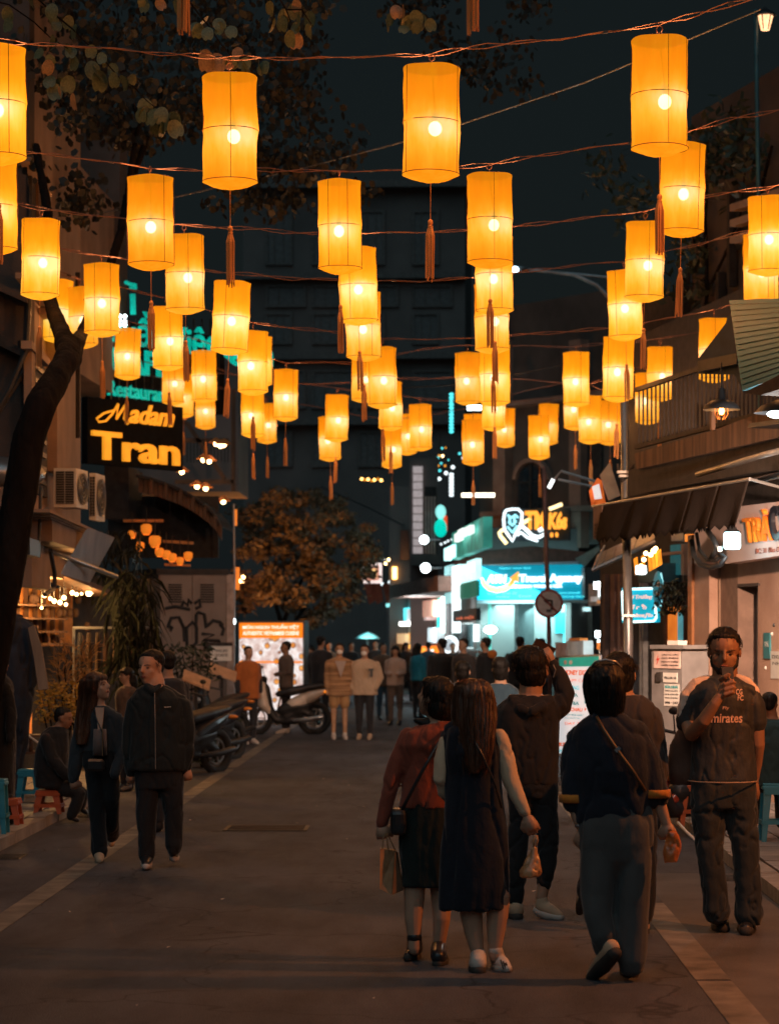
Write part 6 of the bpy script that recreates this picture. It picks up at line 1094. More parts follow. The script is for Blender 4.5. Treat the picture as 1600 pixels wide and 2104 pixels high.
g = MB(); g.tube([P(1392, 1690, 19), P(1412, 1712, 18.6), P(1440, 1737, 18.2)], .012, 6); solo('white_rod', g, m_white, 'white plastic rod lying on the pavement by the kerb', 'rod', smooth=True)
# ================================================================ PEOPLE
sk1 = M('warm skin', (.46, .27, .18), .5, var=.1, scale=12, spec=.4); sk2 = M('tanned skin', (.30, .155, .09), .5, var=.12, scale=12, spec=.4)
hb = M('black hair', (.011, .010, .0095), .5, var=.5, scale=30, stretch=(1, 1, .08), bump=.7, bscale=60, spec=.28); hr = M('chestnut hair', (.085, .035, .017), .4, var=.6, scale=26, stretch=(1, 1, .06), bump=.8, bscale=60, spec=.6)
def cloth(n, c, **k): 
    a = dict(rough=.9, var=.18, scale=6, bump=.6, bscale=17, sheen=.25, spec=.25, stretch=(1, 1, .55)); a.update(k); return M(n, c, **a)
m_eye = M('dark eye', (.015, .012, .01), .2); m_lip = M('lips', (.30, .10, .07), .5)
class Q:
    def __init__(s, label, Y, x, base=None, group=None, vox=.009):
        s.Y = Y; s.k = Y / F; by = base or VY + F * EYE / Y; s.t = thing('person', label, 'person', V((P(x, VY, Y).x, Y, 0)), group); s.vox = vox; s.body = MB()
    def w(s, p): return P(p[0], p[1], s.Y + (p[2] if len(p) > 2 else 0))
    def tube(s, mb, pts, sc=1.0, seg=12):
        return mb.tube([P(p[0], p[1], s.Y + (p[3] if len(p) > 3 else 0)) for p in pts], [p[2] * s.k * sc for p in pts], seg, cap='round')
    def loft(s, mb, rows, sc=1.0, dep=.62):
        return mb.loft([(P(r[0], r[1], s.Y + (r[4] if len(r) > 4 and r[4] else 0)), r[2] * s.k * sc, (r[3] if len(r) > 3 and r[3] else r[2] * s.k * dep) * sc) for r in rows], 24)
    def garment(s, name, mat, rows=None, tubes=(), fold=.006, dep=.62, fs=(7, 7, 3), core=True, vox=None, it=3, post=None, parent=None):
        g = MB(); it = 8 if name == 'trousers' else it; fold *= 1.05
        if rows: s.loft(g, rows, dep=dep)
        for p in tubes: s.tube(g, p)
        if core:
            if rows: s.loft(s.body, rows, .78, dep)
            for p in tubes: s.tube(s.body, [tuple([a[0], a[1], a[2] * .66] + list(a[3:])) for a in p])
        return blob(name, g, mat, parent or s.t, vox or s.vox * 1.15, fold, fs, it, post)
    def head(s, cx, cy, h, yaw, pitch=0, roll=0, neck=None, skin=None, face=True, nr=.30, lips=True, brow=None, eyes=True):
        m = h * s.k; c = s.w((cx, cy)); ya, pi_ = math.radians(yaw), math.radians(pitch)
        R = Matrix.Rotation(ya, 3, 'Z') @ Matrix.Rotation(-pi_, 3, 'X') @ Matrix.Rotation(math.radians(roll), 3, 'Y')   # local -Y is the face
        s.hc, s.hR, s.hm = c, R, m; b = s.body
        at = lambda x, y, z: c + R @ V((x * m, -y * m, z * m)); s.at = at
        b.ell(at(0, -.04, .13), (.33 * m, .405 * m, .355 * m), 20, 14, R); b.ell(at(0, .10, -.14), (.27 * m, .29 * m, .32 * m), 18, 12, R); b.ell(at(0, .20, -.36), (.14 * m, .14 * m, .12 * m), 12, 8, R)
        b.ell(at(0, .285, .10), (.21 * m, .065 * m, .05 * m), 12, 8, R)
        b.ell(at(0, .42, -.08), (.055 * m, .09 * m, .06 * m), 10, 8, R); b.tube([at(0, .36, .08), at(0, .44, -.06)], [.035 * m, .055 * m], 8, cap='round')
        for q in (-1, 1):
            b.ell(at(q * .335, -.02, -.02), (.04 * m, .075 * m, .11 * m), 10, 8, R); b.ell(at(q * .16, .235, -.10), (.11 * m, .085 * m, .10 * m), 10, 8, R)
        if neck: b.tube([at(0, -.05, -.12)] + [s.w(p) for p in neck], [nr * m * .8] + [nr * m * .82] * len(neck), 14, cap='round')
        if face:
            for q in (-1, 1):
                if eyes: g = MB(); g.ell(at(q * .145, .335, .015), (.045 * m, .032 * m, .015 * m), 10, 8, R); g.build('eye', m_eye, s.t, True)
                g = MB(); g.tube([at(q * .06, .385, .085), at(q * .15, .375, .105), at(q * .23, .31, .09)], [.009 * m, .012 * m, .006 * m], 6, cap='round'); g.build('eyebrow', brow or m_eye, s.t, True)
            if lips: g = MB(); g.ell(at(0, .375, -.235), (.095 * m, .035 * m, .022 * m), 12, 6, R); g.ell(at(0, .37, -.262), (.075 * m, .035 * m, .022 * m), 12, 6, R); g.build('mouth', m_lip, s.t, True)
    def cap(s, mat, kind='short', extra=(), fold=.004, vox=None, rows=None):
        m = s.hm; at = s.at; R = s.hR; g = MB()
        if kind == 'short': g.ell(at(0, -.12, .22), (.36 * m, .40 * m, .33 * m), 20, 12, R); g.ell(at(0, .11, .375), (.235 * m, .17 * m, .105 * m), 14, 8, R); g.ell(at(0, -.26, -.02), (.29 * m, .20 * m, .26 * m), 14, 8, R)
        if kind == 'bob': g.ell(at(0, -.09, .18), (.41 * m, .42 * m, .39 * m), 20, 12, R); g.ell(at(0, .16, .36), (.3 * m, .22 * m, .14 * m), 14, 8, R); g.ell(at(0, -.20, -.20), (.37 * m, .30 * m, .34 * m), 14, 8, R)
        if kind == 'fringe': g.ell(at(0, -.08, .19), (.40 * m, .42 * m, .37 * m), 20, 12, R); g.ell(at(0, .25, .27), (.26 * m, .16 * m, .14 * m), 14, 8, R)
        for p in extra: s.tube(g, p)
        if rows: s.loft(g, rows)
        return blob('hair', g, mat, s.t, vox or s.vox, fold, (60, 60, 6), 2)
    def strands(s, mat, rows, n=130, r=.0016, arc=(0, 6.283), dep=.115):
        g = MB(); rr = random.Random(len(rows) * 7 + n)
        for i in range(n):
            th = rr.uniform(*arc); k0 = rr.random() ** 2; m = len(rows); e = rr.uniform(.6, 1) * (m - 1); j = rr.uniform(0, m * .35); pts = []; k = rr.uniform(.97, 1.05)
            while j <= e:
                a = int(j); f_ = j - a; A = rows[a]; B = rows[min(a + 1, m - 1)]; ip = lambda q, d_=0: (A[q] if len(A) > q and A[q] is not None else d_) * (1 - f_) + (B[q] if len(B) > q and B[q] is not None else d_) * f_
                c = P(ip(0), ip(1), s.Y + ip(4)); pts.append(c + V((math.cos(th) * ip(2) * s.k * k, math.sin(th) * ip(3, dep) * k, 0))); j += .45
            if len(pts) > 2: g.tube(pts, [r * (1 - .6 * q / len(pts)) for q in range(len(pts))], 3)
        tag(g.build('hair_strands', mat, s.t), kind='stuff')
    def tufts(s, mat, n=170, L=.05, r=.0017, low=-.3):
        g = MB(); rr = random.Random(n); m = s.hm
        while n > 0:
            d = V((rr.gauss(0, 1), rr.gauss(0, 1), rr.gauss(0, 1))).normalized()
            if d.z < low or (d.y > .55 and d.z < .45): continue
            p = s.at(d.x * .37, -.06 + d.y * .40, .20 + d.z * .34); nn = s.hR @ V((d.x, -d.y, d.z)); dn = (V((rr.gauss(0, .3), rr.gauss(0, .3), -1)) + nn * (.5 if d.z < .6 else .2) + s.hR @ V((0, (.8 if d.z > .5 else .2), 0)))
            q = p + dn.normalized() * L * .5; e = q + (dn.normalized() + V((0, 0, -.3)) - nn * .25).normalized() * L * .5; g.tube([p - nn * .008, q, e], [r, r, r * .4], 3); n -= 1
        tag(g.build('hair_tufts', mat, s.t), kind='stuff')
    def hand(s, wr, tip, curl=.6, thumb=1, wd=.082, grip=None):
        a, e = s.w(wr), s.w(tip); d = (e - a); L = d.length; d.normalize(); side = d.cross(V((0, 1, 0))); side = side.normalized() if side.length > .2 else V((1, 0, 0)); n = side.cross(d).normalized() * (1 if curl >= 0 else -1); b = s.body; cu = abs(curl)
        pl = L * .5; b.tube([a, a + d * pl * .5, a + d * pl], [.022, .030, .030], 12, cap='round', adir=side, asp=1.25)
        for i, o in enumerate((-.033, -.011, .011, .032)):
            l = L * (.52, .58, .55, .44)[i]; p0 = a + d * pl * .85 + side * o; p1 = p0 + d * l * .45 + n * l * .12 * cu; p2 = p1 + (d * (1 - cu * .6) + n * cu * .8).normalized() * l * .35; p3 = p2 + (d * (1 - cu * 1.3) + n * cu * 1.1).normalized() * l * .28
            b.tube([p0, p1, p2, p3], [.0115, .0105, .0095, .008], 8, cap='round')
        q = a + d * pl * .35 + side * thumb * .03; q1 = q + (d * .7 + side * thumb * .6 + n * .35).normalized() * .038; b.tube([q, q1, q1 + (d + n * .6 - side * thumb * .2).normalized() * .032], [.015, .012, .010], 8, cap='round')
    def shoe(s, heel, toe, r, mat, sole=None, ankle=None, name='shoe', ar=.85, ground=True):
        def w(p):
            if ground and len(p) < 3: yy = F * EYE / (p[1] - VY); return V((P(p[0], p[1], yy).x, yy, r * s.k * .95 + .004))
            return s.w(p)
        a, e = w(heel), w(toe); m = r * s.k; g = MB(); mid = a.lerp(e, .5)
        g.tube([a, mid - V((0, 0, m * .1)), e - V((0, 0, m * .3))], [m * .95, m * .92, m * .62], 12, cap='round', adir=(e - a).cross(V((0, 0, 1))), asp=1.05)
        if ankle: g.tube([s.w(ankle), a + V((0, 0, m * .2))], [m * ar, m * max(ar, .95)], 12, cap='round')
        o = blob(name, g, mat, s.t, s.vox, 0, it=2)
        if sole:
            g = MB(); dn = V((0, 0, -m * .78)); dd = (e - a).normalized(); dn = (dn - dd * dn.dot(dd)); g.tube([a + dn - dd * m * .3, mid + dn, e + dn * .7 + dd * m * .3], [m * .78, m * .9, m * .62], 12, cap='round', adir=dd.cross(dn), asp=1.15)
            blob('sole', g, sole, o, s.vox, 0, it=1)
    def done(s, skin=sk1, vox=None):
        blob('body', s.body, skin, s.t, vox or s.vox, 0, it=2); return s.t
c_black = cloth('black cloth', (.017, .019, .022)); c_navy = cloth('near black dress cloth', (.012, .015, .024)); c_skirt = cloth('dark green-black skirt', (.014, .021, .020)); c_rust = cloth('rust red wool', (.24, .062, .038), bump=.5); c_cream = cloth('cream knit', (.62, .47, .32), var=.1)
m_wsh = M('white sneaker', (.55, .48, .42), .6, var=.15); m_bsh = M('black leather', (.02, .02, .022), .3, spec=.6); m_tan = M('cream suede', (.50, .34, .22), .8, var=.15); m_sole = M('dark sole', (.04, .035, .03), .8)
def strap(q, pts, r=.008, mat=None, name='strap'):
    g = MB(); g.tube([q.w(p) for p in pts], r, 6); return g.build(name, mat or m_bsh, q.t, True)

# -- woman in a rust jacket, back view
q = Q('woman in a rust red jacket and dark skirt seen from behind, head turned left', 13.9, 872)
q.garment('jacket', c_rust, [(905, 1482, 22, .07), (893, 1492, 42, .09), (880, 1504, 56, .11), (874, 1530, 60, .125), (876, 1570, 55), (878, 1605, 50), (876, 1640, 53), (874, 1660, 56)], [[(840, 1512, 20), (818, 1560, 19.5, -.02), (803, 1610, 18, -.02), (793, 1655, 15.5), (784, 1692, 13.5)], [(918, 1508, 18), (936, 1560, 17, .08), (938, 1620, 15, .16), (925, 1650, 13, .22)]], fold=.007)
q.garment('skirt', c_skirt, [(874, 1640, 50), (876, 1690, 57), (878, 1740, 59), (880, 1790, 56), (878, 1822, 55)], fold=.006, fs=(9, 9, 1.5))
for L_ in ([(852, 1790, 24), (851, 1850, 21), (849, 1885, 18.5), (851, 1930, 13.5), (851, 1950, 13)], [(903, 1790, 24, .03), (906, 1850, 21, .03), (907, 1890, 18), (902, 1935, 13.5), (902, 1960, 13)]): q.tube(q.body, L_)
q.head(893, 1434, 84, -122, 12, neck=[(897, 1478), (895, 1498)], face=False)
q.cap(hb, 'bob', [[(912, 1440, 34, .02), (908, 1470, 31, .02), (890, 1488, 18, .0), (866, 1486, 9, -.02), (854, 1480, 5, -.02)]])
q.tufts(hb, 320, .09, low=-.9); q.hand((784, 1696), (789, 1728), .7, 1)
for (h_, t_, an) in (((853, 1968), (838, 1975), (851, 1925)), ((900, 1984), (912, 1978), (901, 1945))): q.shoe(h_, t_, 14.5, m_bsh, m_sole, an, 'ankle_boot', ar=1.12)
strap(q, [(915, 1500, -.10), (905, 1520, -.15), (870, 1580, -.17), (838, 1640, -.14), (822, 1672, -.10)], .011); 
g = MB(); g.box(q.w((818, 1688, -.06)), (.09, .16, .15)); bt = solo('handbag', g, m_bsh, 'small black shoulder bag at the hip of the woman in rust red', 'bag'); md = bt.modifiers.new('b', 'BEVEL'); md.width = .03; md.segments = 3
q.done(sk1, .0062)
t = thing('paper_bag', 'brown paper carrier bag hanging from the hand of the woman in rust red', 'bag', P(805, 1835, 13.85)); m_pap = M('kraft paper', (.36, .19, .09), .7, var=.2, scale=10, bump=.5, bscale=20); Y = 13.82
g = MB(); a = [P(781, 1744, Y), P(812, 1748, Y + .05), P(829, 1828, Y + .05), P(803, 1838, Y), P(780, 1826, Y)]; g.prism(a, V((0, .10, 0))); g.build('bag_body', m_pap, t)
g = MB(); g.prism([P(812, 1749, Y - .002), P(817, 1752, Y + .04), P(829, 1829, Y + .04), P(806, 1839, Y - .004)], V((0, .03, 0))); g.build('gusset', M('shaded kraft paper', (.16, .09, .05), .8), t)
for dx in (0, 14): g = MB(); g.tube([P(785 + dx, 1746, Y + .02), P(787 + dx * .5, 1722, Y + .03), P(793 + dx * .2, 1712, Y + .04), P(797 + dx, 1746, Y + .06)], .0035, 6); g.build('handle', m_pap, t)

# -- woman in a long black dress, cream sleeves
q = Q('woman in a long black pinafore dress with cream sleeves and long brown hair', 13.55, 972)
q.garment('dress', c_navy, [(966, 1484, 30, .08), (965, 1494, 48, .10), (966, 1510, 59, .12), (968, 1545, 60, .13), (970, 1590, 57), (972, 1640, 60), (974, 1700, 67), (975, 1760, 71), (974, 1820, 72), (972, 1868, 70)], fold=.015, fs=(7, 7, .9))
q.garment('sleeve', c_cream, None, [[(920, 1522, 18), (909, 1560, 18), (906, 1600, 17), (912, 1628, 14, .06), (925, 1640, 12, .16)]], fold=.005)
q.garment('sleeve', c_cream, None, [[(1024, 1516, 18), (1036, 1550, 18.5), (1046, 1595, 16.5), (1060, 1630, 14.5), (1078, 1668, 12)]], fold=.006)
for L_ in ([(965, 1840, 27), (968, 1880, 23), (973, 1915, 19.5), (980, 1955, 14), (982, 1975, 13)], [(1022, 1840, 26), (1021, 1885, 22), (1018, 1915, 19), (1016, 1950, 14), (1016, 1965, 13)]): q.tube(q.body, L_)
q.head(970, 1440, 84, 176, 4, neck=[(969, 1480), (967, 1498)], face=False)
q.cap(hr, 'bob', [], rows=[(971, 1408, 36, .10), (972, 1440, 43, .115), (974, 1480, 43, .10, -.03), (976, 1515, 36, .06, -.08), (978, 1545, 31, .05, -.10), (976, 1572, 20, .035, -.11), (974, 1590, 8, .02, -.11)], fold=.003)
q.strands(hr, [(971, 1394, 16, .05), (971, 1402, 32, .09), (972, 1420, 41, .115), (973, 1450, 45, .12), (974, 1480, 45, .105, -.03), (976, 1515, 38, .07, -.08), (978, 1545, 33, .055, -.10), (977, 1572, 27, .045, -.11), (975, 1600, 20, .03, -.11)], 420, .0019); q.hand((1082, 1678), (1100, 1716), .5, -1)
q.shoe((982, 1998), (976, 1992), 18, m_wsh, m_sole, (982, 1962), 'sneaker', ar=.95); q.shoe((1022, 1990), (1040, 1997), 16, m_wsh, m_wsh, (1017, 1952), 'sneaker', ar=1.0)
for i in range(3): g = MB(); g.bar(q.w((1028 + i * 5, 1972 + i * 3, -.10)), q.w((1034 + i * 5, 1992, -.11)), .008); g.build('shoe_stripe', m_sole, q.t)
strap(q, [(962, 1500, -.13), (990, 1550, -.16), (1016, 1610, -.14), (1030, 1660, -.08)], .006)
q.done(sk1, .0062)
m_plas = M('orange tinted plastic bag', (.55, .30, .14), .3, var=.4, scale=9, bump=.8, bscale=12, spec=.8, alpha=.8)
def pbag(pts, Y, mat, label, top):
    t = thing('plastic_bag', label, 'bag', P(pts[-1][0], pts[-1][1], Y)); g = MB(); g.loft([(P(x, y, Y), w * Y / F, w * Y / F * .75) for x, y, w in pts], 16); blob('bag_body', g, mat, t, .008, .008, (18, 18, 8), 1)
    g = MB()
    for d in (-4, 4): g.tube([P(top[0], top[1], Y), P((top[0] + pts[0][0]) / 2 + d, (top[1] + pts[0][1]) / 2, Y), P(pts[0][0] + d * .5, pts[0][1] + 3, Y)], .007, 6)
    g.build('handle', mat, t, True)
pbag([(1098, 1738, 4), (1096, 1755, 9), (1093, 1775, 17), (1090, 1790, 23), (1088, 1802, 20)], 13.5, m_plas, 'tied orange-lit plastic bag in the right hand of the woman in the black dress', (1101, 1716))

# -- man in a dark hoodie, arm raised
q = Q('man in a dark hoodie raising a phone above his head, seen from behind', 16.0, 1090)
c_hood = cloth('charcoal hoodie cloth', (.024, .024, .026), bump=.5)
q.garment('hoodie', c_hood, [(1090, 1428, 36, .10), (1087, 1440, 56, .12), (1082, 1458, 66, .14), (1080, 1490, 69), (1083, 1530, 66), (1088, 1570, 60), (1093, 1600, 53), (1094, 1612, 51)], [[(1135, 1462, 24), (1152, 1448, 23, .0), (1160, 1425, 21, .02), (1148, 1392, 18, .03), (1135, 1366, 14, .03)], [(1030, 1470, 22), (1018, 1500, 20, .05), (1016, 1545, 18, .12), (1030, 1575, 14, .2)], [(1052, 1440, 13, -.06), (1068, 1456, 13, -.12), (1090, 1462, 13, -.14), (1112, 1454, 13, -.12), (1126, 1440, 13, -.06)]], fold=.010)
q.garment('trousers', c_black, [(1093, 1596, 50), (1093, 1620, 53), (1093, 1640, 52)], [[(1072, 1630, 28), (1065, 1700, 23), (1062, 1760, 21), (1060, 1810, 20), (1059, 1850, 16)], [(1117, 1630, 28), (1124, 1700, 24), (1126, 1740, 22), (1120, 1790, 20), (1118, 1815, 17)]], fold=.009, fs=(6, 6, 5))
q.head(1092, 1377, 98, 160, 6, neck=[(1090, 1425), (1088, 1445)], face=False)
q.cap(hb, 'short', [[(1090, 1360, 34, -.01), (1092, 1385, 33, -.02)]], fold=.006)
q.tufts(hb, 260, .055, low=-.7); q.hand((1134, 1362, .03), (1112, 1330, .02), .8, 1)
q.tube(q.body, [(1062, 1850, 12), (1060, 1872, 11)]); q.tube(q.body, [(1117, 1815, 13), (1112, 1845, 12)])
q.shoe((1060, 1888), (1052, 1882), 17, m_tan, m_sole, (1061, 1868), 'sneaker'); q.shoe((1112, 1862, .0), (1148, 1876, -.06), 15, m_tan, m_wsh, (1114, 1846), 'sneaker', ground=False)
g = MB(); g.tube([q.w((1136, 1392, -.12)), q.w((1141, 1376, -.13)), q.w((1136, 1366, -.12))], .004, 6); g.build('earring', m_steel, q.t)
q.done(sk1, .0062)
g = MB(); g.box(P(1116, 1332, 16.05), (.15, .012, .075), rz=.1, ry=.5); solo('phone', g, M('phone glass', (.05, .03, .02), .15), 'phone held up over the head of the man in the hoodie', 'phone')

# -- woman in a loose black tee
q = Q('short-haired woman in a loose black tee with yellow sleeve stripes and grey trousers', 13.1, 1260)
c_tee = cloth('blue-black tee cloth', (.014, .019, .030)); c_grey = cloth('grey trouser cloth', (.075, .078, .078), bump=.3); c_yel = cloth('yellow stripe', (.48, .18, .03))
q.garment('tee', c_tee, [(1243, 1462, 30, .08), (1243, 1476, 50, .10), (1246, 1492, 68, .12), (1252, 1530, 78, .15), (1256, 1580, 80, .16), (1258, 1630, 80), (1256, 1668, 76), (1248, 1690, 66)], [[(1186, 1510, 24), (1178, 1560, 28), (1176, 1610, 27), (1177, 1645, 26)], [(1306, 1506, 25), (1326, 1560, 29), (1338, 1610, 29), (1346, 1636, 28)]], fold=.011, fs=(5, 5, 2.5))
def ring(q, x, y, r, mat, h=.04, tilt=0, name='sleeve_stripe'):
    g = MB(); g.lathe(q.w((x, y)), [(r * q.k, -h / 2), (r * q.k * 1.02, 0), (r * q.k, h / 2)], 24); o = g.build(name, mat, q.t, True); o.modifiers.new('s', 'SOLIDIFY').thickness = .01; return o
ring(q, 1177, 1640, 29.5, c_yel, .045); ring(q, 1344, 1630, 32.5, c_yel, .045)
q.garment('trousers', c_grey, [(1264, 1650, 70), (1264, 1690, 77), (1264, 1730, 77, .12), (1265, 1765, 72, .10), (1265, 1795, 60, .06), (1266, 1815, 40, .03)], [[(1232, 1720, 41), (1228, 1780, 39), (1226, 1840, 36), (1228, 1880, 30, -.03), (1238, 1920, 27, -.05), (1244, 1946, 25, -.02)], [(1302, 1720, 39), (1301, 1800, 37), (1298, 1880, 35), (1297, 1940, 34), (1296, 1975, 33)]], fold=.009, fs=(6, 6, 1.5))
q.tube(q.body, [(1178, 1640, 15), (1186, 1680, 13), (1194, 1702, 10)]); q.hand((1195, 1706), (1205, 1745), .5, -1)
q.tube(q.body, [(1348, 1630, 15), (1360, 1670, 12.5), (1368, 1692, 10)]); q.hand((1369, 1694), (1377, 1728), .7, -1)
ring(q, 1192, 1696, 13, m_steel, .012, name='bracelet')
q.head(1242, 1412, 96, 172, 6, neck=[(1243, 1452), (1243, 1478)], face=False)
q.cap(hb, 'bob', [], rows=[(1241, 1385, 40, .12), (1241, 1415, 42, .125), (1243, 1445, 38, .11), (1245, 1470, 31, .09), (1246, 1482, 22, .06)], fold=.005)
q.strands(hb, [(1241, 1362, 14, .05), (1241, 1370, 30, .09), (1241, 1388, 41, .12), (1241, 1415, 43, .128), (1243, 1445, 39, .115), (1245, 1470, 33, .095), (1246, 1486, 25, .07)], 360, .0019); g = MB(); g.tube([q.w((1212, 1372, -.02)), q.w((1222, 1360, -.08)), q.w((1243, 1355, -.10)), q.w((1264, 1359, -.08)), q.w((1276, 1370, -.02))], .006, 6); g.build('sunglasses', M('pale rim', (.5, .5, .5), .2, metal=.6), q.t, True)
q.shoe((1256, 1950, -.10), (1214, 1998, .10), 18.5, m_tan, m_sole, (1246, 1945, -.03), 'sneaker', ground=False); q.shoe((1294, 2006), (1288, 1998), 20, m_tan, m_sole, (1295, 1978), 'sneaker')
strap(q, [(1225, 1472, -.10), (1240, 1500, -.15), (1270, 1545, -.19), (1300, 1585, -.19), (1325, 1625, -.15)], .009, M('brown strap', (.10, .06, .03), .5)); g = MB(); g.box(q.w((1268, 1540, -.19)), (.02, .012, .03), ry=.8); g.build('buckle', m_steel, q.t)
q.done(sk1, .0062)
pbag([(1380, 1708, 10), (1382, 1730, 15), (1379, 1752, 17), (1377, 1772, 13)], 13.0, M('orange plastic bag', (.60, .17, .04), .3, var=.4, scale=9, bump=.8, bscale=12, spec=.8, alpha=.85), 'orange plastic bag in the right hand of the woman in the black tee', (1374, 1704))

# -- man hidden behind her
q = Q('man in a grey shirt mostly hidden behind the woman in the black tee', 15.2, 1300)
q.garment('shirt', cloth('grey shirt cloth', (.05, .046, .046)), [(1285, 1428, 34, .10), (1290, 1445, 52, .12), (1298, 1470, 60, .14), (1306, 1520, 62), (1312, 1570, 60), (1312, 1620, 56)], [[(1342, 1470, 18), (1352, 1530, 18), (1358, 1590, 16), (1350, 1620, 14, .1)]], fold=.009)
q.garment('trousers', c_black, [(1300, 1610, 50), (1300, 1660, 54)], [[(1215, 1790, 20), (1200, 1830, 18)], [(1275, 1650, 30), (1250, 1720, 26), (1215, 1790, 22)], [(1320, 1650, 30), (1322, 1740, 27), (1322, 1850, 24), (1320, 1885, 20)]], fold=.006)
q.head(1272, 1388, 92, 168, 0, neck=[(1278, 1425), (1284, 1445)], face=False); q.cap(hb, 'short', [[(1272, 1380, 32, -.02), (1274, 1400, 30, -.02)]]); q.tufts(hb, 200, .05, low=-.7)
q.shoe((1196, 1845, .05), (1190, 1868, .1), 13, m_tan, m_sole, (1200, 1832, .05), 'sneaker', ground=False); q.shoe((1320, 1918), (1316, 1912), 15, m_tan, m_sole, (1320, 1888), 'sneaker')
q.done(sk1)

# -- man looking at his phone
q = Q('bearded man in a dark football shirt with orange shoulder stripes reading his phone', 15.2, 1485, vox=.008)
c_fb = cloth('dark football shirt', (.034, .036, .037), rough=.6, sheen=.1, spec=.4); c_or = cloth('orange-white shoulder panel', (.80, .62, .50), rough=.6)
def print_on(objname, par, body, x0, y0, x1, y1, mat, Y):
    def post(o):
        bv = BVHTree.FromPolygons([v.co for v in o.data.vertices], [tuple(p.vertices) for p in o.data.polygons]); fr = Fr(x0, Y, x1, Y); tx = text(fr, body, x0, y0, x1, y1, mat, objname, par, 0, .0, .1, .02)
        og = org(par)
        for v in tx.data.vertices:
            h = bv.ray_cast(v.co - V((0, 2, 0)), V((0, 1, 0)))
            if h[0]: v.co.y = h[0].y - .004
    return post
def prints(*fs):
    def post(o):
        for f_ in fs: f_(o)
    return post
m_prt = M('pink-white shirt print', (.75, .48, .38), .5)
q.garment('shirt', c_fb, [(1487, 1388, 24, .08), (1485, 1398, 44, .10), (1482, 1410, 60, .12), (1481, 1435, 66, .135), (1482, 1480, 64), (1484, 1530, 65), (1485, 1575, 68), (1485, 1606, 70)], [[(1428, 1422, 24), (1416, 1450, 24), (1410, 1482, 23)], [(1532, 1418, 23), (1548, 1450, 22), (1553, 1486, 21)]], fold=.008, fs=(7, 7, 4),
    post=prints(print_on('shirt_lettering', q.t, 'Emirates', 1452, 1466, 1528, 1486, m_prt, 15), print_on('shirt_lettering', q.t, 'Fly', 1486, 1452, 1500, 1460, m_prt, 15), print_on('shirt_crest', q.t, 'CG', 1514, 1416, 1528, 1428, m_prt, 15), print_on('shirt_crest', q.t, 'FC', 1517, 1429, 1530, 1440, m_prt, 15)))
q.garment('shoulder_panel', c_or, None, [[(1452, 1395, 9, -.01), (1428, 1405, 13, -.02), (1409, 1428, 13, -.03), (1400, 1470, 12, -.02)]], fold=.005, fs=(20, 20, 20), core=False); q.garment('shoulder_panel', c_or, None, [[(1512, 1392, 8, -.02), (1534, 1401, 11, -.02), (1552, 1420, 9, -.02)]], fold=.003, core=False)
ring(q, 1484, 1604, 71.5, M('pale hem', (.35, .25, .18), .8), .010, name='hem'); 
q.tube(q.body, [(1411, 1480, 17), (1420, 1508, 16, -.10), (1445, 1480, 14, -.24), (1468, 1445, 11, -.28), (1478, 1430, 9.5, -.28)]); q.hand((1478, 1430, -.28), (1502, 1392, -.28), -.55, -1)
for i, (y, x1) in enumerate(((1384, 1497), (1400, 1508), (1411, 1509), (1421, 1506))): q.tube(q.body, [(1478, y + 12, 4.2, -.28), (1488, y + 6, 4.2, -.315), (x1 - 2, y + 1, 3.8, -.32), (x1 + 1, y + 3, 3.3, -.30)], seg=8)
q.tube(q.body, [(1553, 1484, 16.5), (1556, 1530, 14.5), (1553, 1570, 12, .05), (1548, 1605, 9.5, .08)]); q.hand((1548, 1606, .08), (1545, 1650, .04), .5, -1)
q.garment('trousers', cloth('dark grey jogger cloth', (.032, .037, .038)), [(1486, 1596, 66), (1486, 1630, 69), (1486, 1660, 68)], [[(1453, 1650, 37), (1457, 1730, 30), (1463, 1800, 26), (1469, 1850, 26), (1470, 1872, 29)], [(1519, 1650, 37), (1529, 1730, 31), (1535, 1800, 27), (1538, 1850, 27), (1539, 1880, 30)]], fold=.011, fs=(6, 6, 5))
q.head(1487, 1340, 94, -6, -9, neck=[(1488, 1380), (1487, 1402)], nr=.34)
q.cap(hb, 'short', [[(1464, 1309, 7), (1487, 1298, 12, -.03), (1510, 1308, 8)]], fold=.004); q.tufts(hb, 260, .028)
g = MB(); at = q.at; R = q.hR; m_ = q.hm; g.ell(at(0, .19, -.37), (.215 * m_, .19 * m_, .15 * m_), 16, 10, R); g.tube([at(-.26, .05, -.12), at(-.24, .14, -.26), at(-.1, .30, -.36), at(.1, .30, -.36), at(.24, .14, -.26), at(.26, .05, -.12)], .07 * m_, 8, cap='round'); blob('beard', g, hb, q.t, .008, .003, (60, 60, 40), 1)
q.shoe((1476, 1908), (1484, 1916), 19, m_bsh, m_sole, (1474, 1885), 'shoe'); q.shoe((1534, 1902), (1532, 1922), 20, m_bsh, m_sole, (1537, 1886), 'shoe')
g = MB(); g.loft([(q.w((1418, 1492, .12)), .07, .05), (q.w((1408, 1530, .14)), .10, .07), (q.w((1404, 1580, .14)), .11, .08), (q.w((1410, 1612, .12)), .10, .07)], 16); 
q.done(sk2, .0062)
o = solo('shoulder_bag', g, cloth('brown bag cloth', (.13, .075, .055)), 'brown bag hanging behind the arm of the man with the phone', 'bag', smooth=True)
g = MB(); g.box(P(1495, 1393, 14.925), (.070, .010, .145), rx=-.45, rz=.05); ph = solo('phone', g, M('black phone', (.012, .012, .013), .55), 'black phone held in front of the bearded mans chin', 'phone')

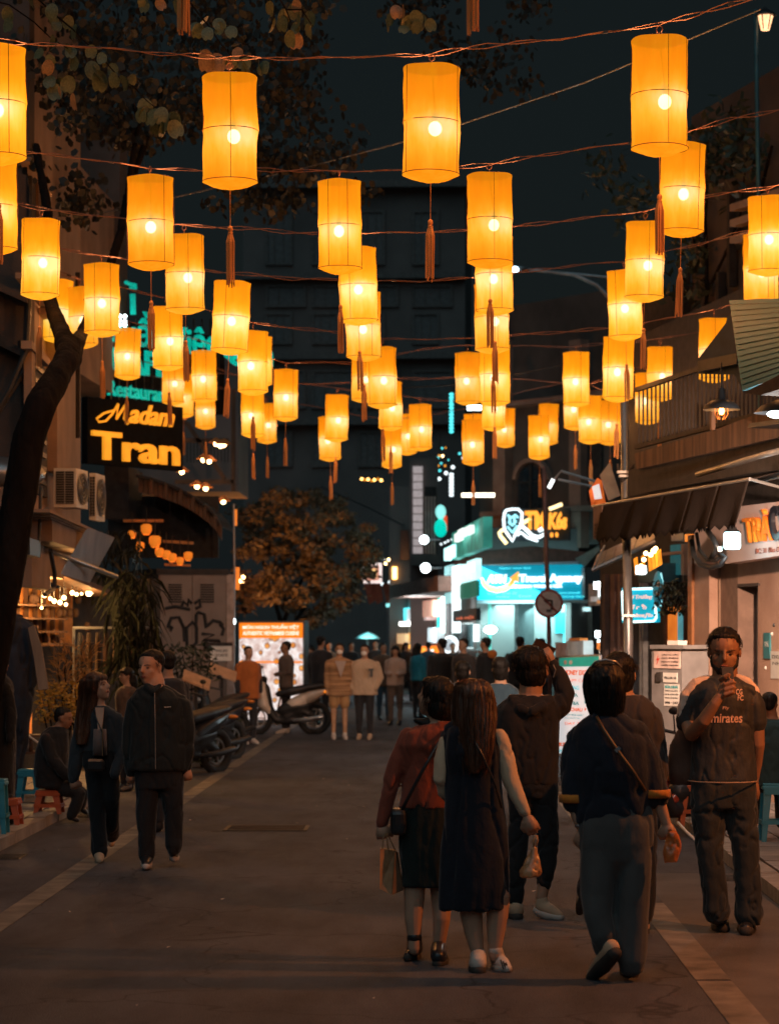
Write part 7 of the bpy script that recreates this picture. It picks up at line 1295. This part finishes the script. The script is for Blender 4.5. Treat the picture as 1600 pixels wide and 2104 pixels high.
# -- couple on the left
q = Q('middle-aged man in a dark zip jacket walking beside the long-haired woman', 19.4, 325)
c_jk = cloth('dark green jacket', (.013, .018, .019), rough=.75)
q.garment('jacket', c_jk, [(318, 1408, 24, .09), (320, 1418, 42, .11), (324, 1434, 58, .14), (326, 1470, 61), (327, 1520, 62), (325, 1560, 63), (324, 1582, 62)], [[(280, 1446, 19), (270, 1490, 18), (268, 1540, 16.5), (272, 1585, 14)], [(372, 1444, 19), (383, 1490, 18), (384, 1540, 16.5), (380, 1580, 14)], [(304, 1412, 9, -.09), (318, 1424, 8, -.13), (332, 1410, 9, -.09)]], fold=.009, fs=(5, 5, 3),
    post=prints(print_on('chest_logo', q.t, 'sport', 330, 1453, 344, 1457, m_white, 19)))
q.garment('trousers', c_black, [(327, 1570, 50), (328, 1600, 51), (328, 1620, 50)], [[(304, 1610, 26), (301, 1670, 21.5), (302, 1720, 18.5), (302, 1756, 18)], [(352, 1610, 26), (357, 1670, 21), (358, 1710, 18.5), (357, 1740, 18)]], fold=.006, fs=(6, 6, 3))
q.head(309, 1372, 70, -28, -2, neck=[(318, 1402), (320, 1424)], nr=.36); q.cap(hb, 'short', [[(298, 1346, 6), (312, 1342, 8, -.01)]], fold=.003); q.tufts(hb, 200, .03)
q.hand((268, 1586), (272, 1610), .5, 1); q.hand((386, 1582), (384, 1606), .5, -1)
q.shoe((303, 1762, .02), (300, 1773, -.16), 12, m_bsh, m_wsh, None, 'shoe', ground=False); q.shoe((357, 1748, .25), (359, 1758, .08), 11.5, m_bsh, m_wsh, None, 'shoe', ground=False)
g = MB(); g.tube([q.w((318, 1424, -.16)), q.w((319, 1480, -.20)), q.w((320, 1580, -.20))], .004, 5); g.build('zip', m_steel, q.t)
q.done(M('fair ruddy skin', (.55, .30, .19), .5, var=.08, spec=.35))  # one even, lighter skin tone
q = Q('long-haired woman in a grey blazer looking up at the man beside her', 20.0, 208, vox=.009)
c_bz = cloth('grey-blue blazer', (.034, .042, .050))
q.garment('blazer', c_bz, [(204, 1450, 20, .07), (205, 1460, 34, .085), (206, 1474, 42, .10), (207, 1510, 41), (206, 1545, 38)], [[(170, 1480, 15), (160, 1530, 16), (155, 1575, 15), (152, 1600, 12)], [(242, 1476, 14), (250, 1520, 14), (248, 1560, 13, -.05), (236, 1590, 10, -.12)]], fold=.006)
g = MB(); g.prism([q.w((196, 1454, -.135)), q.w((214, 1454, -.135)), q.w((210, 1500, -.19)), q.w((202, 1500, -.19))], V((0, .03, 0))); g.build('neckline_skin', sk1, q.t); g = MB(); q.loft(g, [(206, 1498, 13, .05, -.145), (206, 1530, 14, .05, -.13), (206, 1552, 15, .05, -.12)]); g.build('camisole', cloth('taupe camisole', (.15, .11, .10)), q.t, True)
q.garment('trousers', c_black, [(207, 1540, 36), (208, 1575, 39)], [[(196, 1570, 23), (198, 1640, 18.5), (202, 1700, 17.5), (205, 1748, 19)], [(224, 1570, 22), (230, 1640, 17), (229, 1690, 16, .15), (230, 1715, 17, .3)]], fold=.005)
q.head(201, 1412, 60, 68, 14, neck=[(203, 1440), (205, 1458)], nr=.25); q.cap(hr, 'fringe', [], rows=[(190, 1395, 24, .10), (186, 1430, 22, .10, .02), (178, 1470, 19, .08, -.02), (172, 1505, 16, .06, -.06), (168, 1530, 10, .04, -.08)]); q.strands(hr, [(194, 1386, 14, .05), (192, 1395, 25, .10), (188, 1412, 26, .11), (186, 1430, 24, .105, .02), (178, 1470, 21, .085, -.02), (172, 1505, 18, .065, -.06), (168, 1535, 12, .045, -.08)], 260, .0018)
q.shoe((204, 1756, .0), (205, 1765, -.15), 11, m_tan, None, None, 'shoe', ground=False); q.shoe((229, 1722, .5), (229, 1732, .4), 10, m_tan, None, None, 'shoe', ground=False)
q.hand((152, 1602), (156, 1622), .5, 1); strap(q, [(192, 1458, -.12), (200, 1480, -.17), (211, 1505, -.20), (214, 1555, -.17)], .006); g = MB(); g.box(q.w((196, 1572, -.20)), (.15, .06, .10)); hbg = solo('handbag', g, m_bsh, 'small black bag with a gilt clasp on the blazer woman', 'bag'); hbg.modifiers.new('b', 'BEVEL').width = .02
g = MB(); g.tube([q.w((211, 1490, -.21)), q.w((211, 1553, -.2))], .004, 5); g.build('chain', M('gilt chain', (.5, .35, .2), .3, metal=.8), q.t)
q.done(M('rosy skin', (.50, .27, .18), .45, var=.08, spec=.4))

# -- seated guests
q = Q('seated guest in black on an orange stool facing right behind the blazer woman', 24.2, 112, vox=.014)
q.garment('coat', c_black, [(118, 1492, 16, .08), (114, 1506, 28, .12), (108, 1540, 34, .16), (106, 1580, 35, .17), (108, 1618, 34, .17)], [[(96, 1520, 13, -.14), (108, 1560, 13, -.18), (135, 1590, 12, -.18), (148, 1600, 9, -.16)]], fold=.008)
q.garment('trousers', c_black, None, [[(110, 1616, 19), (145, 1622, 17, -.1), (165, 1630, 15, -.1), (155, 1660, 13, -.1), (148, 1676, 11, -.1)], [(110, 1616, 19, .1), (150, 1620, 16, .1), (172, 1630, 14, .1), (166, 1655, 12, .1)]], fold=.005)
q.head(132, 1476, 44, 80, -10, neck=[(124, 1492), (120, 1502)]); q.cap(hb, 'short', fold=.003); q.hand((148, 1601, -.16), (160, 1604, -.16), .6, 1)
q.shoe((146, 1678, -.1), (160, 1684, -.1), 7, m_bsh, None, None, 'shoe', ground=False); q.shoe((166, 1660, .1), (178, 1668, .1), 7, m_bsh, None, None, 'shoe', ground=False); q.done(sk2)
q = Q('guest in dark clothes seated at the far left edge facing right', 22.8, 2, vox=.014)
q.garment('coat', c_black, [(2, 1388, 12, .08), (0, 1402, 26, .13), (-2, 1450, 33, .17), (-2, 1520, 35, .17), (-4, 1600, 36, .18), (-4, 1640, 34, .18)], [[(14, 1415, 12, -.1), (24, 1470, 12, -.16), (22, 1520, 10, -.2)]], fold=.008)
q.garment('trousers', c_black, None, [[(-2, 1630, 18), (15, 1640, 16, -.1), (16, 1700, 13, -.1)]], fold=.005); q.head(0, 1362, 50, 60, -5, neck=[(2, 1386), (2, 1398)]); q.cap(hb, 'short', fold=.003); q.done(sk2)
q = Q('guest in a dark teal coat seated at the right edge with back to the street', 20.9, 1588, vox=.014)
q.garment('coat', cloth('dark teal coat', (.025, .055, .06)), [(1588, 1478, 22, .1), (1588, 1492, 34, .14), (1588, 1530, 40, .18), (1588, 1575, 41, .2), (1588, 1612, 42, .2)], [[(1556, 1510, 13), (1552, 1550, 13, .1), (1562, 1580, 11, .25)]], fold=.009)
q.garment('trousers', c_black, None, [[(1570, 1612, 20), (1566, 1622, 17, .4), (1566, 1690, 13, .45)], [(1604, 1612, 20), (1604, 1622, 17, .4), (1604, 1690, 13, .45)]], fold=.005); q.head(1580, 1448, 48, 165, -8, neck=[(1584, 1468), (1586, 1482)], face=False); q.cap(hb, 'short', fold=.003); q.done(sk2)

# -- generic walkers for the middle distance
def walker(label, x, head_top, Y, top, bot, yaw=0, hair=hb, hk='short', skin=sk1, H=None, slim=1.0, arms='down', skirt=None, leg=None, shoes=m_bsh, mask=False, longhair=False, stride=0.0, group=None, base=None, coat=None, hold=None, bag=None, sleeve=None, face=True, cap=None):
    by = base or VY + F * EYE / Y; h = by - head_top; u = h / 7.6; q = Q(label, Y, x, vox=max(.012, Y * .00034), group=group); s = slim
    y = lambda f_: head_top + h * f_; sh, hp = u * .98 * s, u * .80 * s; hem = coat or .50
    c, sn = abs(math.cos(math.radians(yaw))), abs(math.sin(math.radians(yaw))); k = q.k
    wx = lambda w, d: math.sqrt((w * c) ** 2 + (d * sn) ** 2); dp = lambda w, d: math.sqrt((w * sn) ** 2 + (d * c) ** 2) * k
    R_ = lambda f_, w, d=.62: (x, y(f_), wx(w * u, w * u * d), dp(w * u, w * u * d))
    cx = math.cos(math.radians(yaw)); sx = math.sin(math.radians(yaw)); fy = -cx; fx = sx
    def J(side, fwd, f_, r): return (x + (side * cx) * u + fx * fwd * u, y(f_), r * u, (side * sx * u + fy * fwd * u) * k)   # side/forward in head units
    arms_ = []
    for sd in (-1, 1):
        if arms == 'down': a = [J(sd * .88 * s, 0, .205, .27), J(sd * 1.02 * s, .0, .34, .25), J(sd * 1.0 * s, .15, .46, .2)]; hd = (J(sd * 1.0 * s, .15, .47, .1), J(sd * .98 * s, .2, .53, .1))
        elif arms == 'pockets': a = [J(sd * .88 * s, 0, .205, .28), J(sd * 1.15 * s, -.05, .35, .28), J(sd * .85 * s, .3, .46, .2)]; hd = None
        else: a = [J(sd * .88 * s, 0, .205, .27), J(sd * .98 * s, .0, .34, .24), J(sd * .45 * s, .75, .36, .18)]; hd = (J(sd * .42 * s, .8, .36, .1), J(sd * .2 * s, .95, .355, .1))
        arms_.append(a)
        if hd: q.tube(q.body, [hd[0][:2] + (u * .1,) + hd[0][3:], hd[1][:2] + (u * .1,) + hd[1][3:]]); 
    q.garment('top', top, [R_(.148, .42), R_(.165, .72), R_(.19, .92 * s), R_(.24, 1.02 * s), R_(.34, .95 * s), R_(.44, .92 * s), R_(hem, .96 * s)], arms_ if not sleeve else [a[:2] for a in arms_], fold=.006, it=2)
    if sleeve: 
        for a in arms_: q.garment('sleeve', sleeve, None, [a], fold=0, it=2)
    lp = []
    for sd in (-1, 1): st = sd * stride; lp.append([J(sd * .42, 0, .50, .44), J(sd * .44, st * .5 + .05, .72, .32), J(sd * .44, st, .93, .24)])
    if skirt: q.garment('skirt', bot, [R_(.44, .78), R_(.52, .9), R_(skirt, .95)], fold=.006, it=2); 
    if leg is not None or skirt:
        for a in lp: 
            if leg and not skirt: q.garment('shorts', bot, [R_(.46, .8), R_(.52, .86)], [[a[0], (a[0][0] * .4 + a[1][0] * .6, a[0][1] * .4 + a[1][1] * .6, a[1][2] * 1.3, a[1][3] * .6)] for a in lp], fold=.004, it=2); leg_done = True; break
        for a in lp: q.tube(q.body, [(p[0], p[1], p[2] * .72, p[3]) for p in a])
    else: q.garment('trousers', bot, [R_(.46, .8), R_(.52, .86)], lp, fold=.006, it=2)
    for i, sd in enumerate((-1, 1)):
        e = lp[i][-1]; hx, ty = J(sd * .44, sd * stride, .975, .2), J(sd * .46, sd * stride + .7, .985, .2); q.shoe((hx[0], hx[1] - u * .02, hx[3]), (ty[0], ty[1], ty[3]), u * .22, shoes, None, (e[0], e[1], e[3]), 'shoe', ground=False)
    q.head(x + fx * u * .08, y(.066), u * 1.0, yaw, 0, neck=[(x, y(.15))], face=face and c > .2 and cx > 0)
    lh = [(x - fx * u * .2, y(.06), u * .42, None, -fy * k * u * .2), (x - fx * u * .22, y(.12), u * .46, None, -fy * k * u * .25), (x - fx * u * .25, y(.2), u * .42, u * .2 * k, -fy * k * u * .45), (x - fx * u * .25, y(.25), u * .25, u * .12 * k, -fy * k * u * .5)] if longhair else None
    q.cap(hair, 'fringe' if longhair else hk, fold=.003, rows=lh)
    if mask: g = MB(); g.ell(q.at(0, .30, -.18), (.26 * q.hm, .22 * q.hm, .20 * q.hm), 14, 10, q.hR); g.build('face_mask', M('white face mask', (.75, .68, .62), .8), q.t, True)
    if cap: g = MB(); g.ell(q.at(0, 0, .30), (.37 * q.hm, .42 * q.hm, .24 * q.hm), 14, 8, q.hR); g.ell(q.at(0, .42, .22), (.26 * q.hm, .22 * q.hm, .04 * q.hm), 12, 6, q.hR); g.build('cap', cap, q.t, True)
    q.done(skin); return q
c_or2 = cloth('orange shirt', (.42, .12, .03)); c_dk = cloth('dark trousers', (.03, .03, .034)); c_gb = cloth('grey-brown tee', (.11, .085, .075)); c_bj = cloth('beige fleece jacket', (.52, .37, .25)); c_st = cloth('brown striped cardigan', (.36, .20, .10), var=.5, scale=9, stretch=(.2, .2, 3)); c_ch = cloth('tan shorts', (.42, .24, .11)); c_blu = cloth('blue shirt', (.02, .19, .27)); c_wh = cloth('pale top', (.42, .32, .27)); c_bt = cloth('blue jeans', (.04, .08, .12)); c_br = cloth('brown coat', (.13, .085, .06))
walker('boy in a loose orange tee over black sleeves looking down by the scooter', 510, 1328, 41.5, c_or2, c_dk, yaw=30, coat=.54, sleeve=c_dk, shoes=m_wsh)
q = walker('young man in a grey tee astride the scooter facing left', 588, 1318, 45.8, c_gb, c_dk, yaw=-75, arms='front', stride=.25, skin=sk2, shoes=m_wsh)
g = MB(); g.tube([q.w((578, 1425, -.16)), q.w((570, 1460, -.17)), q.w((568, 1490, -.15))], .018, 5); g.build('trouser_stripe', m_wsh, q.t)
q = walker('masked woman in a striped cardigan and tan shorts walking with the masked man', 697, 1322, 43.2, c_st, c_ch, yaw=5, mask=True, leg=True, shoes=m_wsh, coat=.55, stride=.12, skin=M('warm lit skin', (.5, .28, .16), .5)); 
g = MB(); g.prism([P(688, 1358, 43.03), P(711, 1358, 43.03), P(700, 1392, 42.98)], V((0, .06, 0))); g.build('white_top', c_wh, q.t)
q = walker('masked man in a beige jacket with a black chest patch and black trousers', 749, 1325, 43.2, c_bj, c_dk, yaw=-8, mask=True, arms='pockets', shoes=m_tan, slim=1.12, coat=.53, stride=.1)
g = MB(); g.box(P(763, 1384, 42.86), (.05, .03, .12)); g.box(P(762, 1376, 42.85), (.09, .03, .04)); g.build('chest_patch', m_black, q.t)
walker('man in a dark cap and long dark coat facing away by the poster', 659, 1308, 50, c_dk, c_dk, yaw=150, coat=.62, cap=M('olive cap', (.06, .05, .035), .9)); walker('woman in a pale brown coat beside the man with the dark cap', 640, 1326, 53, c_br, c_dk, yaw=-60, longhair=True, coat=.62)
walker('long-haired woman in a pale top with hands folded', 812, 1327, 50, c_wh, cloth('brown-grey trousers', (.11, .09, .08)), yaw=-12, longhair=True, arms='front', slim=.9); walker('person in a brown cardigan and blue jeans behind the long-haired woman', 788, 1322, 53, c_br, c_bt, yaw=15, coat=.56)
walker('person in a bright blue shirt walking away with bare ankles', 858, 1322, 54, c_blu, c_dk, yaw=130, hair=hb, longhair=True); walker('large man in a black padded coat with a backpack', 908, 1312, 45, c_black, c_dk, yaw=-140, slim=1.25, coat=.56)
walker('young man in a dark jacket over a pale shirt looking left', 952, 1312, 44, cloth('dark open jacket', (.05, .045, .045)), c_dk, yaw=-50, slim=1.1)
q = walker('person in black with an orange shoulder bag before the white lit poster', 998, 1310, 44, c_black, c_dk, yaw=-120, slim=1.05); g = MB(); g.ell(P(1011, 1344, 43.7), (.09, .06, .08), 12, 8); solo('orange_bag', g, cloth('orange bag cloth', (.45, .14, .03)), 'round orange bag on the shoulder before the white lit poster', 'bag', smooth=True)
walker('person in dark clothes turned right before the cyan window', 1068, 1308, 46, c_black, c_dk, yaw=160, slim=1.15)
walker('passer-by in a teal-lit dark coat at the right of the travel shop window', 1112, 1312, 50, c_bt, c_dk, yaw=190)
q = Q('seated man with a round dark head of hair low behind the two women', 27, 950, vox=.014); q.garment('jacket', c_dk, [(950, 1402, 18, .1), (950, 1412, 34, .13), (950, 1440, 40), (950, 1520, 40), (950, 1570, 40)], fold=.006); q.head(950, 1382, 46, 175, 0, neck=[(950, 1404)], face=False); q.cap(hb, 'short', [[(950, 1376, 15, -.02), (950, 1390, 14, -.02)]]); q.done(sk1)
q = Q('seated person in a dark shirt low between the black dress woman and the hooded man', 27, 1028, vox=.014); q.garment('shirt', c_bt, [(1028, 1404, 18, .1), (1028, 1416, 36, .13), (1028, 1450, 42), (1028, 1520, 42), (1028, 1570, 40)], fold=.006); q.head(1028, 1376, 50, 170, 0, neck=[(1028, 1402)], face=False); q.cap(hb, 'short', [[(1028, 1370, 17, -.02), (1028, 1386, 16, -.02)]]); q.done(sk1)
for i, (x, yt, Y, yw, tp, bt_, lab) in enumerate(((676, 1322, 62, 0, c_br, c_dk, 'distant walker in brown left of the masked couple'), (722, 1320, 66, 20, c_dk, c_bt, 'distant walker with a dark top between the masked couple'), (772, 1318, 64, -20, c_dk, c_dk, 'distant walker in black behind the beige jacket'), (834, 1320, 68, 10, c_dk, c_dk, 'distant walker in black left of the blue shirt'), (880, 1318, 66, 180, c_bt, c_dk, 'distant walker behind the orange food cart'), (930, 1320, 62, 0, c_dk, c_dk, 'distant walker under the round rimmed sign'), (975, 1322, 64, 30, c_br, c_dk, 'distant walker in brown near the barred gate'), (1150, 1330, 58, 180, c_dk, c_dk, 'dark customer inside the door of the travel shop'))): walker(lab, x, yt + random.uniform(-3, 5), Y, tp, bt_, yaw=yw + random.uniform(-25, 25), stride=random.uniform(.05, .4), arms=random.choice(('down', 'front', 'pockets')), slim=random.uniform(.85, 1.15), longhair=random.random() < .35)
walker('man in black right behind the man in the zip jacket', 345, 1338, 23, c_dk, c_dk, yaw=-150, slim=.85)
walker('guest standing in the dark by the cafe rack facing left', 262, 1372, 29, c_br, c_dk, yaw=-60, skin=sk1, longhair=True)
# market umbrella with cyan light over the crowd
t = thing('small_umbrella', 'small cyan-lit umbrella over the crowd beyond the masked couple', 'umbrella', P(755, 1400, 80)); g = MB(); g.lathe(P(755, 1312, 80), [(.42, 0), (.3, .1), (.1, .19), (.01, .22)], 16); g.build('canopy', M('cyan light tinted canopy', (.4, .8, .8), .7), t, True); L = bpy.data.lights.new('umbrella_lamp', 'POINT'); L.energy = 60; L.color = (.5, 1, 1); L.shadow_soft_size = .1; lo = bpy.data.objects.new('lamp_light', L); C.objects.link(lo); lo.parent = t; lo.location = P(755, 1306, 79.2) - org(t); g = MB(); g.tube([P(755, 1312, 80), P(755, 1400, 80)], .02, 6); g.build('pole', m_steel, t)  # canopy colour carries the cyan lamp light
finish_blobs()
bpy.context.view_layer.update()
